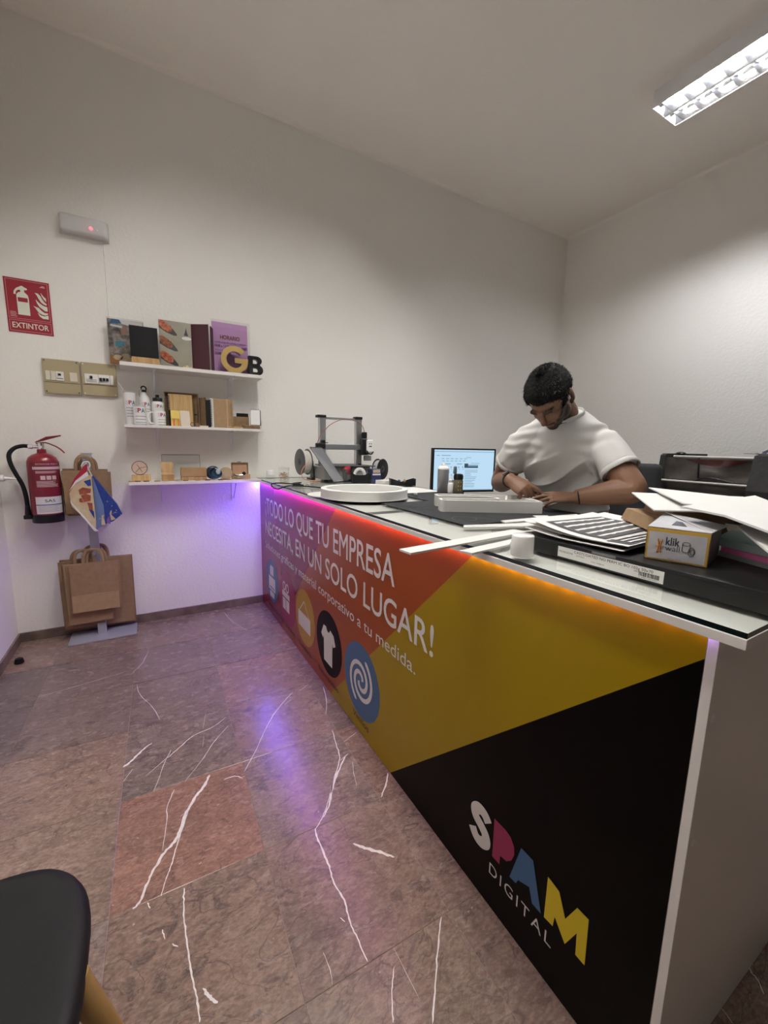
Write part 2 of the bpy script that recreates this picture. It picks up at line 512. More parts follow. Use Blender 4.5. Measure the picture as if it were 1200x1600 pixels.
for i in range(-3, 13):
    for j in range(-11, 7):
        q = []
        for a, b in ((g, g), (T-g, g), (T-g, T-g), (g, T-g)):
            u_, v_ = i*T+a, j*T+b
            q.append((ox+u_*ex[0]+v_*ey[0], oy+u_*ex[1]+v_*ey[1]))
        for f in (lambda p: p[0]-XL, lambda p: XR-p[0], lambda p: p[1]-YF, lambda p: -p[1]):
            q = clip_poly(q, f)
            if len(q) < 3: break
        if len(q) < 3: continue
        ar = abs(sum(q[k][0]*q[k-1][1]-q[k-1][0]*q[k][1] for k in range(len(q))))/2
        if ar < 2e-4: continue
        cxm = sum(p[0] for p in q)/len(q); cym = sum(p[1] for p in q)/len(q)
        dz = random.uniform(-.0002, .0002); k = 1-.0012/T*2
        top = [(cxm+(p[0]-cxm)*k, cym+(p[1]-cym)*k, dz) for p in q]
        mid = [(p[0], p[1], dz-.0006) for p in q]; bot = [(p[0], p[1], -.012) for p in q]
        mb = MB(); n = len(q)
        mb._add(top+mid+bot, [tuple(range(n))]+[(a, n+a, n+(a+1) % n, (a+1) % n) for a in range(n)]+[(n+a, 2*n+a, 2*n+(a+1) % n, n+(a+1) % n) for a in range(n)]+[tuple(range(3*n-1, 2*n-1, -1))])
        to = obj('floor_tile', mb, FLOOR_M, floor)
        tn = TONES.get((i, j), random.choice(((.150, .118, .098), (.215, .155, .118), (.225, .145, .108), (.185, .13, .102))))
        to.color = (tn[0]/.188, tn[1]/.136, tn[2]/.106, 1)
# the white calcite veins that run across the tiles
VEIN = mat('white_calcite', (.74, .69, .65), .3, col2=(.84, .80, .76), nscale=60)
VEINS = [
    [(-0.636,-1.757,0.0064),(-0.661,-1.804,0.0064),(-0.695,-1.843,0.0063),(-0.729,-1.896,0.0063),(-0.75,-1.95,0.0062),(-0.77,-1.996,0.0062),(-0.803,-2.025,0.0057),(-0.832,-2.067,0.0051),(-0.855,-2.112,0.0046),(-0.87,-2.153,0.0041),(-0.888,-2.167,0.0038)],
    [(-0.729,-1.896,0.0014),(-0.751,-1.907,0.0009)],
    [(-0.723,-1.894,0.0019),(-0.768,-2.021,0.0022),(-0.785,-2.076,0.0025),(-0.802,-2.117,0.0018),(-0.818,-2.167,0.0012)],
    [(-0.762,-1.769,0.0015),(-0.788,-1.84,0.0018),(-0.793,-1.906,0.0016),(-0.81,-2.017,0.001)],
    [(-0.758,-2.174,0.0024),(-0.762,-2.217,0.0025),(-0.764,-2.286,0.0027),(-0.761,-2.351,0.0028),(-0.758,-2.409,0.0026),(-0.752,-2.46,0.0025),(-0.751,-2.508,0.0024)],
    [(-0.352,-2.178,0.0037),(-0.358,-2.237,0.0036),(-0.358,-2.311,0.0034),(-0.365,-2.375,0.0032),(-0.358,-2.433,0.003),(-0.367,-2.493,0.0027),(-0.366,-2.545,0.0023),(-0.366,-2.595,0.0021)],
    [(-0.262,-2.29,0.0027),(-0.234,-2.323,0.0062),(-0.198,-2.359,0.0067),(-0.165,-2.396,0.0043)],
    [(-0.122,-1.924,0.0034),(-0.175,-1.979,0.0044),(-0.225,-2.036,0.0052),(-0.272,-2.112,0.0034),(-0.312,-2.153,0.0019)],
    [(-0.015,-1.397,0.0022),(-0.042,-1.515,0.0022),(-0.093,-1.632,0.0013)],
    [(-0.106,-1.743,0.0019),(-0.125,-1.83,0.0022),(-0.148,-1.923,0.0024),(-0.206,-2.005,0.0027),(-0.26,-2.084,0.0022),(-0.311,-2.147,0.0017),(-0.356,-2.185,0.0014)],
    [(-0.104,-1.915,0.0023),(-0.151,-1.936,0.0011)],
    [(-0.177,-1.371,0.0021),(-0.245,-1.434,0.0024),(-0.318,-1.512,0.0026),(-0.382,-1.605,0.0021),(-0.439,-1.699,0.0017)],
    [(-0.083,-1.345,0.0018),(-0.142,-1.375,0.0014)],
    [(-0.202,-1.429,0.0011),(-0.249,-1.459,0.0008)],
    [(-0.009,-2.088,0.0022),(-0.039,-2.129,0.0042),(-0.09,-2.177,0.002)],
    [(-0.107,-1.964,0.0009),(-0.129,-2.022,0.0011),(-0.147,-2.086,0.0006)],
    [(-0.012,-1.811,0.0012),(-0.092,-1.842,0.001)],
    [(-0.519,-1.417,0.0015),(-0.586,-1.463,0.0019),(-0.663,-1.481,0.0022),(-0.702,-1.509,0.0026),(-0.749,-1.552,0.002),(-0.801,-1.596,0.0015),(-0.857,-1.645,0.001)],
    [(-0.831,-1.447,0.0017),(-0.865,-1.474,0.0051),(-0.905,-1.525,0.0062),(-0.935,-1.55,0.0054)],
    [(-0.9,-1.576,0.0017),(-0.932,-1.635,0.0008)],
    [(-0.761,-1.531,0.0014),(-0.793,-1.614,0.0013),(-0.811,-1.682,0.0011),(-0.831,-1.744,0.0007)],
    [(-0.521,-1.489,0.0012),(-0.589,-1.562,0.0016),(-0.655,-1.661,0.0014),(-0.725,-1.748,0.0008)],
    [(-0.837,-0.514,0.0013),(-0.873,-0.665,0.0019),(-0.922,-0.764,0.0012)],
    [(-1.338,-0.799,0.0013),(-1.216,-0.781,0.0015),(-1.091,-0.756,0.0013),(-0.945,-0.725,0.0008)],
    [(-0.896,-0.905,0.001),(-0.881,-1.017,0.0013),(-0.827,-1.163,0.0014),(-0.796,-1.295,0.0011)],
    [(-0.6,-1.335,0.0008),(-0.628,-1.457,0.0006)],
    [(-0.629,-1.508,0.0006),(-0.642,-1.58,0.0006)],
    [(-0.323,-0.089,0.0017),(-0.294,-0.302,0.0016),(-0.231,-0.504,0.0009)],
    [(-0.376,-1.594,0.0011),(-0.434,-1.693,0.0017),(-0.513,-1.806,0.001)],
    [(-0.311,-2.636,0.0014),(-0.341,-2.674,0.002),(-0.367,-2.723,0.0025)],
    [(-0.457,-2.52,0.0007),(-0.456,-2.567,0.0009),(-0.462,-2.593,0.0004)],
    [(-0.737,-2.447,0.0026),(-0.724,-2.473,0.0057),(-0.71,-2.493,0.0025)],
    [(-0.818,-2.262,0.0022),(-0.813,-2.291,0.0014)],
    [(-0.797,-2.312,0.0021),(-0.783,-2.326,0.0014)],
    [(-0.852,-2.167,0.0023),(-0.846,-2.189,0.0015)],
    [(-0.386,-2.469,0.0015),(-0.379,-2.486,0.0015)],
    [(-0.591,-1.809,0.0016),(-0.55,-1.811,0.0032),(-0.523,-1.839,0.0011)],
    [(-0.137,-2.605,0.0019),(-0.19,-2.658,0.0025),(-0.243,-2.717,0.0026),(-0.289,-2.769,0.0025)],
    [(-0.291,-2.718,0.0006),(-0.292,-2.601,0.0004)],
    [(0.494,-3.075,0.0018),(0.476,-3.089,0.0017),(0.47,-3.104,0.0015),(0.448,-3.122,0.001)],
    [(0.327,-3.073,0.0008),(0.325,-3.09,0.001),(0.317,-3.108,0.0006)],
]

rv = random.Random(3)
for row in VEINS:
    pts = [Vector((a, b, 0)) for a, b, w_ in row]; ws = [w_ for a, b, w_ in row]
    k = 6; fine = catmull(pts, k); n = len(fine)
    lft, rgt = [], []
    for i, p in enumerate(fine):
        t = (fine[min(i+1, n-1)]-fine[max(i-1, 0)]); t.normalize(); nrm = Vector((-t.y, t.x, 0))
        f = i/k; a = min(int(f), len(ws)-2); wd = (ws[a]+(ws[a+1]-ws[a])*(f-a))*(1.0+.95*rv.random())
        if i in (0, n-1): wd *= .25
        p = p + nrm*rv.uniform(-.4, .4)*min(wd, .004)
        lft.append(p+nrm*wd/2+Z*.0006); rgt.append(p-nrm*wd/2+Z*.0006)
    mb = MB(); mb._add(lft+rgt, [(i, i+1, n+i+1, n+i) for i in range(n-1)])
    obj('marble_vein', mb, VEIN, floor)


# ------------------------------------------------------------------ ceiling luminaires
TUBE = emis('fluorescent_tube', (1.0, .97, .93), TUBE_POWER)
LUM_WHITE = mat('luminaire_white_enamel', (.78, .78, .80), .35)
MIRROR = mat('satin_mirror_reflector', (.86, .87, .9), .16, metal=1.0)
def luminaire(x, y0, label, L_=1.24, tube=None):
    """twin tube luminaire: open trough with mirror louvres; x = centre, y0 = far end"""
    t = thing('ceiling_luminaire', label, 'ceiling light', (x, y0-L_/2, H), 'twin tube ceiling lights')
    zb, W, y1 = H-.105, .145, y0-L_
    mb = MB()
    mb.box(x-W, x+W, y1, y0, H-.02, H)
    for s in (-1, 1): mb.box(x+s*W, x+s*(W-.004), y1, y0, zb, H-.02)
    mb.box(x-W+.004, x+W-.004, y0-.004, y0, zb, H-.02); mb.box(x-W+.004, x+W-.004, y1, y1+.004, zb, H-.02)
    obj('housing', mb, LUM_WHITE, t)
    mb = MB()
    for s in (-1, 1):          # side reflectors, one per tube, and the ridge between them
        q = [(x+s*(W-.005), zb+.004), (x+s*(W-.018), zb+.05), (x+s*(W-.045), H-.024), (x+s*(W-.05), H-.024), (x+s*(W-.02), zb+.05)]
        mb.prism([(a, b) for a, b in q], (0, y1+.005, 0), X, Z, Y*(L_-.01))
    mb.prism([(x-.010, zb+.004), (x+.010, zb+.004), (x+.028, H-.024), (x-.028, H-.024)], (0, y1+.005, 0), X, Z, Y*(L_-.01))
    obj('reflector', mb, MIRROR, t)
    n = 12
    for k in range(n):
        yy = y0-.055-k*(L_-.11)/(n-1)
        for s in (-1, 1):
            mb = MB(); xa, xb = sorted((x+s*.013, x+s*(W-.010)))
            mb.prism([(yy-.002, zb+.004), (yy+.002, zb+.004), (yy+.009, zb+.034), (yy-.009, zb+.034)], (xa, 0, 0), Y, Z, X*(xb-xa))
            obj('louvre', mb, MIRROR, t)
    for s in (-1, 1):
        mb = MB(); mb.cyl((x+s*.070, y1+.03, zb+.056), (x+s*.070, y0-.03, zb+.056), .0125, n=14)
        obj('tube', mb, tube or TUBE, t, smooth=True)
        for yy in (y1+.018, y0-.018):
            mb = MB(); mb.box(x+s*.070-.014, x+s*.070+.014, yy-.012, yy+.012, zb+.04, H-.02)
            obj('lamp_holder', mb, LUM_WHITE, t)
    return t
luminaire(2.422, -1.515, 'white twin-tube ceiling light with mirror louvres near the right wall', tube=emis('fluorescent_tube_dim_right', (.97, .975, 1.0), TUBE_POWER*.80))  # tubes dimmed so the right wall does not overexpose
luminaire(.02, -1.20, 'twin-tube ceiling light over the front of the counter')
luminaire(-.80, -1.95, 'twin-tube ceiling light over the customer side of the counter', tube=emis('fluorescent_tube_dim_left', (1.0, .965, .92), TUBE_POWER*.72))  # tubes dimmed to tone down the left wall

# ================================================================== THE COUNTER
CW, CL = .80, -3.067
counter = thing('shop_counter', 'long shop counter with printed colour front and white glass-covered top', 'counter', (.4, -1.55, 0))
M_CRIM = mat('print_crimson', (.20, .010, .040), .27, spec=.34); M_ORNG = mat('print_orange', (.29, .058, .006), .28, spec=.34)
M_YELL = mat('print_yellow', (.31, .205, .000), .32, spec=.3); M_BLK = mat('print_black', (.0030, .0022, .0018), .36, spec=.07)
zt = 1.004
mb = MB(); mb.box(0.0005, .016, CL, 0, .002, zt)
front = obj('front_panel', mb, WHITE_LAM, counter)
def field(poly, m):
    mb = MB(); mb.flat(poly, (-.0002, 0, 0), Y, Z); obj('colour_field', mb, m, front)
z0 = .002
xa = lambda z: -1.523+( -.834+1.523)*(.994-z)/(.994-.298)      # crimson / orange edge
xb = lambda z: -2.482+(-1.573+2.482)*(.984-z)/(.984-.099)      # orange / yellow edge
field([(0, z0), (xa(z0), z0), (xa(zt), zt), (0, zt)], M_CRIM)
field([(xa(z0), z0), (xb(z0), z0), (xb(zt), zt), (xa(zt), zt)], M_ORNG)
zr = .966
field([(xb(z0), z0), (-2.093, z0), (CL, zr), (CL, zt), (xb(zt), zt)], M_YELL)
field([(-2.093, z0), (CL, z0), (CL, zr)], M_BLK)
P_WHITE = mat('print_white', (.66, .645, .62), .4); P_BLACK = mat('print_text_black', (.012, .010, .010), .4)
P_BLUE = mat('print_blue', (.035, .115, .245), .38); P_MAG = mat('print_magenta', (.27, .012, .075), .38); P_YEL2 = mat('print_bright_yellow', (.62, .47, .010), .38)
P_OCH = mat('print_ochre', (.42, .235, .012), .38)
U_, V_ = -Y, Z
def ptext(body, y, z, w_, cap, m, bold=0, name='lettering', spacing=1.0, lift=.0014):
    words(name, body, (-lift, y, z), U_, V_, w_, cap, m, front, bold, spacing)
ptext('¡TODO LO QUE TU EMPRESA', -.175, .783, 1.918, .118, P_WHITE, .008)
ptext('NECESITA, EN UN SOLO LUGAR!', -.160, .621, 2.183, .106, P_WHITE, .008)
ptext('Soluciones gráficas y material corporativo a tu medida.', -.148, .508, 2.098, .052, P_WHITE, .002)
for body, a, b in (('Impresión', -.20, -.44), ('Merchandising', -.50, -.86), ('Cartelería', -.95, -1.175), ('Estampados', -1.30, -1.57), ('Vinilos', -1.745, -1.905)):
    ptext(body, a, .052, a-b, .030, P_BLACK, .003)
def disc(cy, cz, r, m, lift=.0008):
    mb = MB(); mb.flat(disc_pts(-cy, cz, r, 56), (-lift, 0, 0), U_, V_); obj('icon_disc', mb, m, front)
def icon(polys, m=P_WHITE, lift=.0016, name='icon'):
    mb = MB()
    for p in polys: mb.flat([(-a, b) for a, b in p], (-lift, 0, 0), U_, V_)
    obj(name, mb, m, front)
disc(-.314, .274, .166, P_BLUE); disc(-.705, .259, .188, P_MAG); disc(-1.065, .268, .174, P_OCH); disc(-1.442, .268, .174, M_BLK); disc(-1.822, .257, .176, P_BLUE)
# printer
icon([[(-.265,.318),(-.365,.318),(-.365,.395),(-.285,.395),(-.265,.375)], [(-.225,.305),(-.405,.305),(-.405,.20),(-.225,.20)], [(-.255,.188),(-.375,.188),(-.375,.145),(-.255,.145)]])
icon([[(-.25,.226),(-.38,.226),(-.38,.214),(-.25,.214)]], P_BLUE, .0022)
# gift box with its bow
icon([[(-.590,.300),(-.762,.300),(-.762,.262),(-.590,.262)], [(-.600,.252),(-.670,.252),(-.670,.170),(-.600,.170)], [(-.682,.252),(-.752,.252),(-.752,.170),(-.682,.170)]])
mb = MB()
for cy in (-.640, -.712):
    o_, i_ = disc_pts(-cy, .338, .034, 24), disc_pts(-cy, .338, .021, 24)
    mb._add([(-.0016, -a, b) for a, b in o_+i_], [(k, (k+1) % 24, 24+(k+1) % 24, 24+k) for k in range(24)])
obj('icon', mb, P_WHITE, front)
# hanging sign
icon([[(-.945,.285),(-1.165,.285),(-1.165,.187),(-.945,.187)], [(-.962,.285),(-1.055,.372),(-1.058,.364),(-.970,.285)], [(-1.148,.285),(-1.055,.372),(-1.052,.364),(-1.14,.285)]])
# t-shirt
icon([[(-1.376,.350),(-1.412,.352),(-1.424,.335),(-1.440,.329),(-1.456,.335),(-1.468,.352),(-1.513,.338),(-1.537,.290),(-1.504,.272),(-1.497,.292),(-1.494,.152),(-1.381,.152),(-1.378,.290),(-1.369,.270),(-1.341,.290)]])
# spiral
mb = MB()
def swirl(cy, cz, r0, r1, a0, turns, w0, w1, n=60):
    vs = []
    for i in range(n+1):
        t = i/n; a = a0+turns*2*pi*t; r = r0+(r1-r0)*t; w_ = w0+(w1-w0)*t
        if i == n: w_ *= .1
        for q in (r-w_/2, r+w_/2): vs.append((-.0016, cy-q*cos(a), cz+q*sin(a)))
    mb._add(vs, [(2*i, 2*i+1, 2*i+3, 2*i+2) for i in range(n)])
swirl(-1.822, .257, .018, .118, 0.3, 1.15, .022, .020); swirl(-1.822, .257, .018, .118, pi+.3, 1.15, .022, .020)
obj('icon', mb, P_WHITE, front)
# the shop's logo
def spline_ribbon(pts, wd, k=8):
    c_ = catmull([Vector((a, b, 0)) for a, b in pts], k); n = len(c_); L_, R_ = [], []
    for i, p in enumerate(c_):
        t = (c_[min(i+1, n-1)]-c_[max(i-1, 0)]).normalized(); q = Vector((-t.y, t.x, 0))*wd/2
        L_.append(p+q); R_.append(p-q)
    return L_, R_, n
L_, R_, n = spline_ribbon([(-2.628,.254),(-2.612,.269),(-2.590,.271),(-2.574,.255),(-2.579,.236),(-2.600,.224),(-2.620,.208),(-2.622,.186),(-2.603,.171),(-2.582,.174),(-2.567,.193)], .034)
mb = MB(); mb._add([(-.0016, p.x, p.y) for p in L_+R_], [(i, i+1, n+i+1, n+i) for i in range(n-1)])
obj('logo_letter', mb, P_WHITE, front)
for poly, m in (([(-2.649,.290),(-2.650,.169),(-2.677,.170),(-2.678,.198),(-2.700,.203),(-2.716,.221),(-2.724,.245),(-2.722,.268),(-2.708,.286),(-2.690,.291)], P_MAG),
                ([(-2.744,.288),(-2.714,.169),(-2.736,.172),(-2.742,.188),(-2.777,.205),(-2.789,.169),(-2.816,.170),(-2.782,.288)], P_BLUE),
                ([(-2.826,.288),(-2.825,.171),(-2.850,.174),(-2.853,.204),(-2.884,.165),(-2.909,.226),(-2.911,.170),(-2.934,.170),(-2.932,.290),(-2.904,.289),(-2.879,.229),(-2.858,.281)], P_YEL2)):
    mb = MB(); mb.flat([(-a, b) for a, b in poly], (-.0016, 0, 0), U_, V_); obj('logo_letter', mb, m, front)
ptext('DIGITAL', -2.642, .108, .208, .034, P_WHITE, -.004, spacing=1.25)
# carcass, end board, plinth and worktop
mb = MB(); mb.box(0, CW-.05, CL-.016, CL-.0005, .002, zt, .0008)
end = obj('end_panel', mb, WHITE_LAM, counter)
for zz in (.62, .86):
    mb = MB(); mb.lathe([(.0, -.0012), (.007, -.0012), (.0075, .0002), (.0, .0002)], (0, 0, 0), 16, M=Matrix.Translation((.020, CL-.016, zz)) @ Matrix.Rotation(pi/2, 4, 'X').to_4x4() @ Matrix.Scale(-1, 4, Z))
    obj('screw_cap', mb, WHITE, end)
mb = MB(); mb.box(.017, CW-.06, CL+.001, -.003, .40, .418); obj('inner_shelf', mb, WHITE_LAM, counter)
for yy in (-1.02, -2.04):
    mb = MB(); mb.box(.017, CW-.06, yy-.008, yy+.008, .418, zt); obj('divider', mb, WHITE_LAM, counter)
mb = MB(); mb.box(-.030, CW, -3.125, 0, 1.0135, 1.0305, .001); top = obj('worktop', mb, WHITE_LAM, counter)
mb = MB(); mb.box(.017, CW-.05, CL, -.003, zt+.0002, 1.0133); obj('worktop_packer', mb, WHITE_LAM, counter)
# glass sheet lying on the worktop (two panes), with dark cut edges
GL_TOP = glass_mat('counter_glass', (.965, .99, .97), .03, .012)
GL_EDGE = mat('glass_cut_edge', (.006, .012, .012), .12)
for k, (ya, yb) in enumerate(((-3.124, -1.912), (-1.909, -.004))):
    mb = MB(); mb._add([(-.029, ya, 1.0405), (CW-.002, ya, 1.0405), (CW-.002, yb, 1.0405), (-.029, yb, 1.0405), (-.029, ya, 1.0312), (CW-.002, ya, 1.0312), (CW-.002, yb, 1.0312), (-.029, yb, 1.0312)],
        [(0, 1, 2, 3)]); mb._add([(-.029, ya, 1.0312), (CW-.002, ya, 1.0312), (CW-.002, yb, 1.0312), (-.029, yb, 1.0312), (-.029, ya, 1.0405), (CW-.002, ya, 1.0405), (CW-.002, yb, 1.0405), (-.029, yb, 1.0405)],
        [(0, 1, 5, 4), (1, 2, 6, 5), (2, 3, 7, 6), (3, 0, 4, 7)], 1)
    obj('glass_top', mb, [GL_TOP, GL_EDGE], top, clean=False)
G = 1.0408      # where things on the counter stand
# colour-changing LED strip under the front lip
def led_col(y):
    st = [(0, (.11, .10, 1.0)), (-.30, (.20, .11, 1.0)), (-.7, (.38, .15, 1.0)), (-1.1, (.55, .18, 1.0)), (-1.6, (.80, .22, .80)), (-2.2, (.95, .25, .60)),
          (-2.5, (1, .45, .62)), (-2.8, (1, .45, .50)), (-2.95, (.9, .30, .45)), (-3.06, (.55, .28, .9)), (-3.2, (.5, .28, 1))]
    for (a, ca), (b, cb) in zip(st, st[1:]):
        if b <= y <= a:
            t = (y-a)/(b-a); return tuple(p+(q-p)*t for p, q in zip(ca, cb))
    return st[-1][1]
def led_pow(y):
    st = [(0, 3.9), (-.25, 3.5), (-.5, 2.6), (-1.0, 1.25), (-1.6, .42), (-2.3, .17), (-2.5, .15), (-2.8, .13), (-2.95, .06), (-3.1, .06), (-3.2, .06)]
    for (a, ca), (b, cb) in zip(st, st[1:]):
        if b <= y <= a: return ca+(cb-ca)*(y-a)/(b-a)
    return st[-1][1]
mb = MB(); mb.box(-.0155, -.0065, CL-.04, -.01, 1.0121, 1.0134); strip = obj('led_strip', mb, WHITE, counter)
n_led = 61
for k in range(n_led):
    yy = -.03-k*.0505
    mb = MB(); mb.box(-.0135, -.0085, yy-.017, yy+.017, 1.0100, 1.0120)
    obj('led', mb, emis('led_light_%02d' % k, led_col(yy), LED_POWER*led_pow(yy)), strip)

# ================================================================== ON THE BACK WALL
# emergency light
t = thing('emergency_light', 'pale grey emergency light with a glowing red lamp high on the wall', 'emergency light', (-1.02, -.03, 2.54))
EL = mat('pale_grey_plastic', (.60, .58, .58), .4)
mb = MB(); mb.box(-1.147, -.896, -.012, 0, 2.540, 2.652, .004); obj('back_plate', mb, EL, t, smooth=True)
mb = MB(); mb.box(-1.142, -.901, -.058, -.012, 2.546, 2.646, .016, seg=4); obj('diffuser', mb, EL, t, smooth=True)
mb = MB(); mb.ellipsoid((-.985, -.058, 2.585), (.009, .005, .009), 16, 10); obj('indicator_lamp', mb, emis('red_indicator', (1, .05, .07), 6), t, smooth=True)
mb = MB(); mb.ellipsoid((-.955, -.058, 2.583), (.005, .003, .005), 12, 8); obj('test_button', mb, WHITE, t, smooth=True)
mb = MB(); mb.tube([(-.93, -.004, 2.54), (-.929, -.004, 2.3), (-.931, -.004, 2.05), (-.93, -.004, 1.80)], .0028, 8, smooth=6)
tag(obj('cable', mb, WHITE_WALL, smooth=True), 'thin white cable running down the wall below the emergency light', 'cable')

# fire extinguisher sign, 21 x 30 cm
t = thing('fire_extinguisher_sign', 'red sign reading EXTINTOR with an extinguisher and flames', 'sign', (-1.331, 0, 2.09))
x0, x1, zb, zt_ = -1.437, -1.226, 1.938, 2.242
mb = MB(); mb.box(x0, x1, -.003, 0, zb, zt_); obj('plate', mb, RED_SIGN, t)
def frame_poly(mb, a, b, c, d, wd, y):
    for q in ((a, b, c, c+wd), (a, b, d-wd, d)): mb.quad((q[0], y, q[2]), (q[1], y, q[2]), (q[1], y, q[3]), (q[0], y, q[3]))
    for q in ((a, a+wd), (b-wd, b)): mb.quad((q[0], y, c+wd), (q[1], y, c+wd), (q[1], y, d-wd), (q[0], y, d-wd))
mb = MB(); frame_poly(mb, x0+.008, x1-.008, zb+.078, zt_-.008, .002, -.0034); frame_poly(mb, x0+.008, x1-.008, zb+.008, zb+.070, .002, -.0034)
obj('border', mb, mat('sign_pink', (.62, .30, .32), .5), t)
sx = lambda a, b: (x0+a*(x1-x0), zb+b*(zt_-zb))
def sgn(polys, m=SIGN_WHITE, y=-.0038):
    mb = MB()
    for p in polys: mb.flat([sx(*q) for q in p], (0, y, 0), X, Z)
    obj('pictogram', mb, m, t)
body = [(.25,.335),(.515,.335),(.515,.66),(.50,.71),(.455,.745),(.43,.76),(.43,.80),(.475,.80),(.50,.815),(.49,.835),(.44,.85),(.40,.87),(.37,.87),(.33,.85),(.26,.82),(.21,.77),(.19,.71),(.235,.70),(.25,.76),(.30,.79),(.345,.795),(.345,.755),(.30,.745),(.255,.71),(.25,.66)]
sgn([body]); sgn([[(.275,.575),(.49,.575),(.49,.655),(.275,.655)]], RED_SIGN, -.0042)
def flame(pts):
    return [(a, b) for a, b in pts]
sgn([flame([(.66,.78),(.70,.74),(.735,.68),(.78,.62),(.84,.585),(.905,.57),(.905,.60),(.86,.625),(.82,.67),(.78,.735),(.73,.775)]),
     flame([(.79,.80),(.815,.73),(.85,.68),(.905,.635),(.905,.70),(.85,.735)]),
     flame([(.665,.66),(.69,.59),(.735,.53),(.80,.49),(.86,.46),(.915,.46),(.915,.54),(.82,.56),(.74,.60)]),
     flame([(.60,.53),(.65,.49),(.68,.45),(.72,.41),(.79,.385),(.85,.38),(.915,.40),(.915,.425),(.85,.42),(.78,.455),(.72,.505)]),
     flame([(.68,.42),(.72,.35),(.79,.31),(.92,.31),(.92,.385),(.83,.36),(.75,.37)])])
words('lettering', 'EXTINTOR', (x0+.020, -.0038, zb+.026), X, Z, .170, .030, SIGN_WHITE, t, .012)
mb = MB()
for k in range(4): mb.box(x0+.016, x0+.046-.004*(k % 2), -.0036, -.0030, zb+.088+k*.008, zb+.092+k*.008)
mb.flat([(x1-.048, zt_-.034), (x1-.02, zt_-.034), (x1-.024, zt_-.024), (x1-.034, zt_-.022)], (0, -.0036, 0), X, Z)
obj('small_print', mb, mat('sign_pink'), t, kind='stuff')

# breaker boxes
def breaker_box(xa, xb, za, zb, label, left):
    t = thing('breaker_box', label, 'breaker box', ((xa+xb)/2, 0, za), 'beige breaker boxes')
    mb = MB(); mb.box(xa, xb, -.022, 0, za, zb, .004); obj('casing', mb, BEIGE, t)
    zc = za+.068
    mb = MB(); mb.box(xa+.004, xb-.004, -.0226, -.0218, zc-.0016, zc+.0016); obj('lid_gap', mb, BEIGE_D, t)
    for px_ in (xa+.012, xb-.012):
        for pz in (za+.012, zb-.012):
            mb = MB(); mb.cyl((px_, -.024, pz), (px_, -.0215, pz), .0042, n=12); obj('screw', mb, DARK if left else CREAM, t)
    zr0, zr1 = za+.080, za+.135
    if left:
        for a, b in ((.015, .060), (.060, .075)):
            pass
        for a, b, m in ((.014, .036, CREAM), (.038, .062, CREAM), (.064, .104, WHITE), (.134, .172, CREAM)):
            mb = MB(); mb.box(xa+a, xa+b, -.027, -.021, zr0, zr1, .0015); br = obj('breaker', mb, m, t)
        mb = MB(); mb.box(xa+.076, xa+.090, -.034, -.026, zr0+.030, zr0+.042); obj('switch_lever', mb, BLACK, t)
        mb = MB(); mb.box(xa+.068, xa+.100, -.0276, -.0268, zr0+.010, zr0+.016); obj('print', mb, INK_G, t)
        mb = MB(); mb.box(xa+.106, xa+.132, -.023, -.0215, zr0, zr1); obj('empty_slot', mb, BEIGE, t)
    else:
        for a, b, m in ((.016, .088, WHITE), (.090, .150, WHITE), (.152, .170, WHITE)):
            mb = MB(); mb.box(xa+a, xa+b, -.027, -.021, zr0-.004, zr1, .0015); obj('breaker', mb, m, t)
        for a in (.094, .112, .130):
            mb = MB(); mb.box(xa+a, xa+a+.014, -.036, -.026, zr0+.012+.004*(a > .1), zr0+.034); obj('switch_lever', mb, BLACK, t)
        mb = MB(); mb.box(xa+.044, xa+.058, -.034, -.026, zr0+.026, zr0+.042); obj('switch_lever', mb, BLACK, t)
        mb = MB()
        for k in range(3): mb.box(xa+.024, xa+.08, -.0276, -.0268, zr0+.004+k*.007, zr0+.007+k*.007)
        obj('print', mb, INK_G, t)
breaker_box(-1.297, -1.111, 1.592, 1.800, 'beige breaker box with a single black lever, left of the pair', True)
breaker_box(-1.103, -.914, 1.594, 1.800, 'beige breaker box with a row of black levers, right of the pair by the shelf', False)

# shelves on their steel brackets
SH_X0, SH_X1, SH_D = -.886, -.002, .20
def shelf(z0, z1, label, x1=SH_X1):
    t = thing('wall_shelf', label, 'shelf', ((SH_X0+x1)/2, -SH_D/2, z0), 'white wall shelves')
    mb = MB(); mb.box(SH_X0, x1, -SH_D, -.001, z0, z1, .0015); obj('board', mb, WHITE_LAM, t)
    for bx in (-.700, -.205):
        mb = MB(); mb.box(bx-.012, bx+.012, -.007, 0, z0-.155, z0); mb.box(bx-.012, bx+.012, -.17, 0, z0-.007, z0-.0002)
        mb.slab([(bx-.002, -.004, z0-.13), (bx+.002, -.004, z0-.13), (bx+.002, -.13, z0-.006), (bx-.002, -.13, z0-.006)], (0, -.022, -.002))
        obj('bracket', mb, LUM_WHITE, t)
    return z1
S1 = shelf(1.777, 1.800, 'top white wall shelf carrying menus and two display letters')+.0006
S2 = shelf(1.396, 1.414, 'middle white wall shelf carrying white bottles and notebooks')+.0006
S3 = shelf(1.021, 1.042, 'bottom white wall shelf carrying small wooden gifts', -.034)+.0006

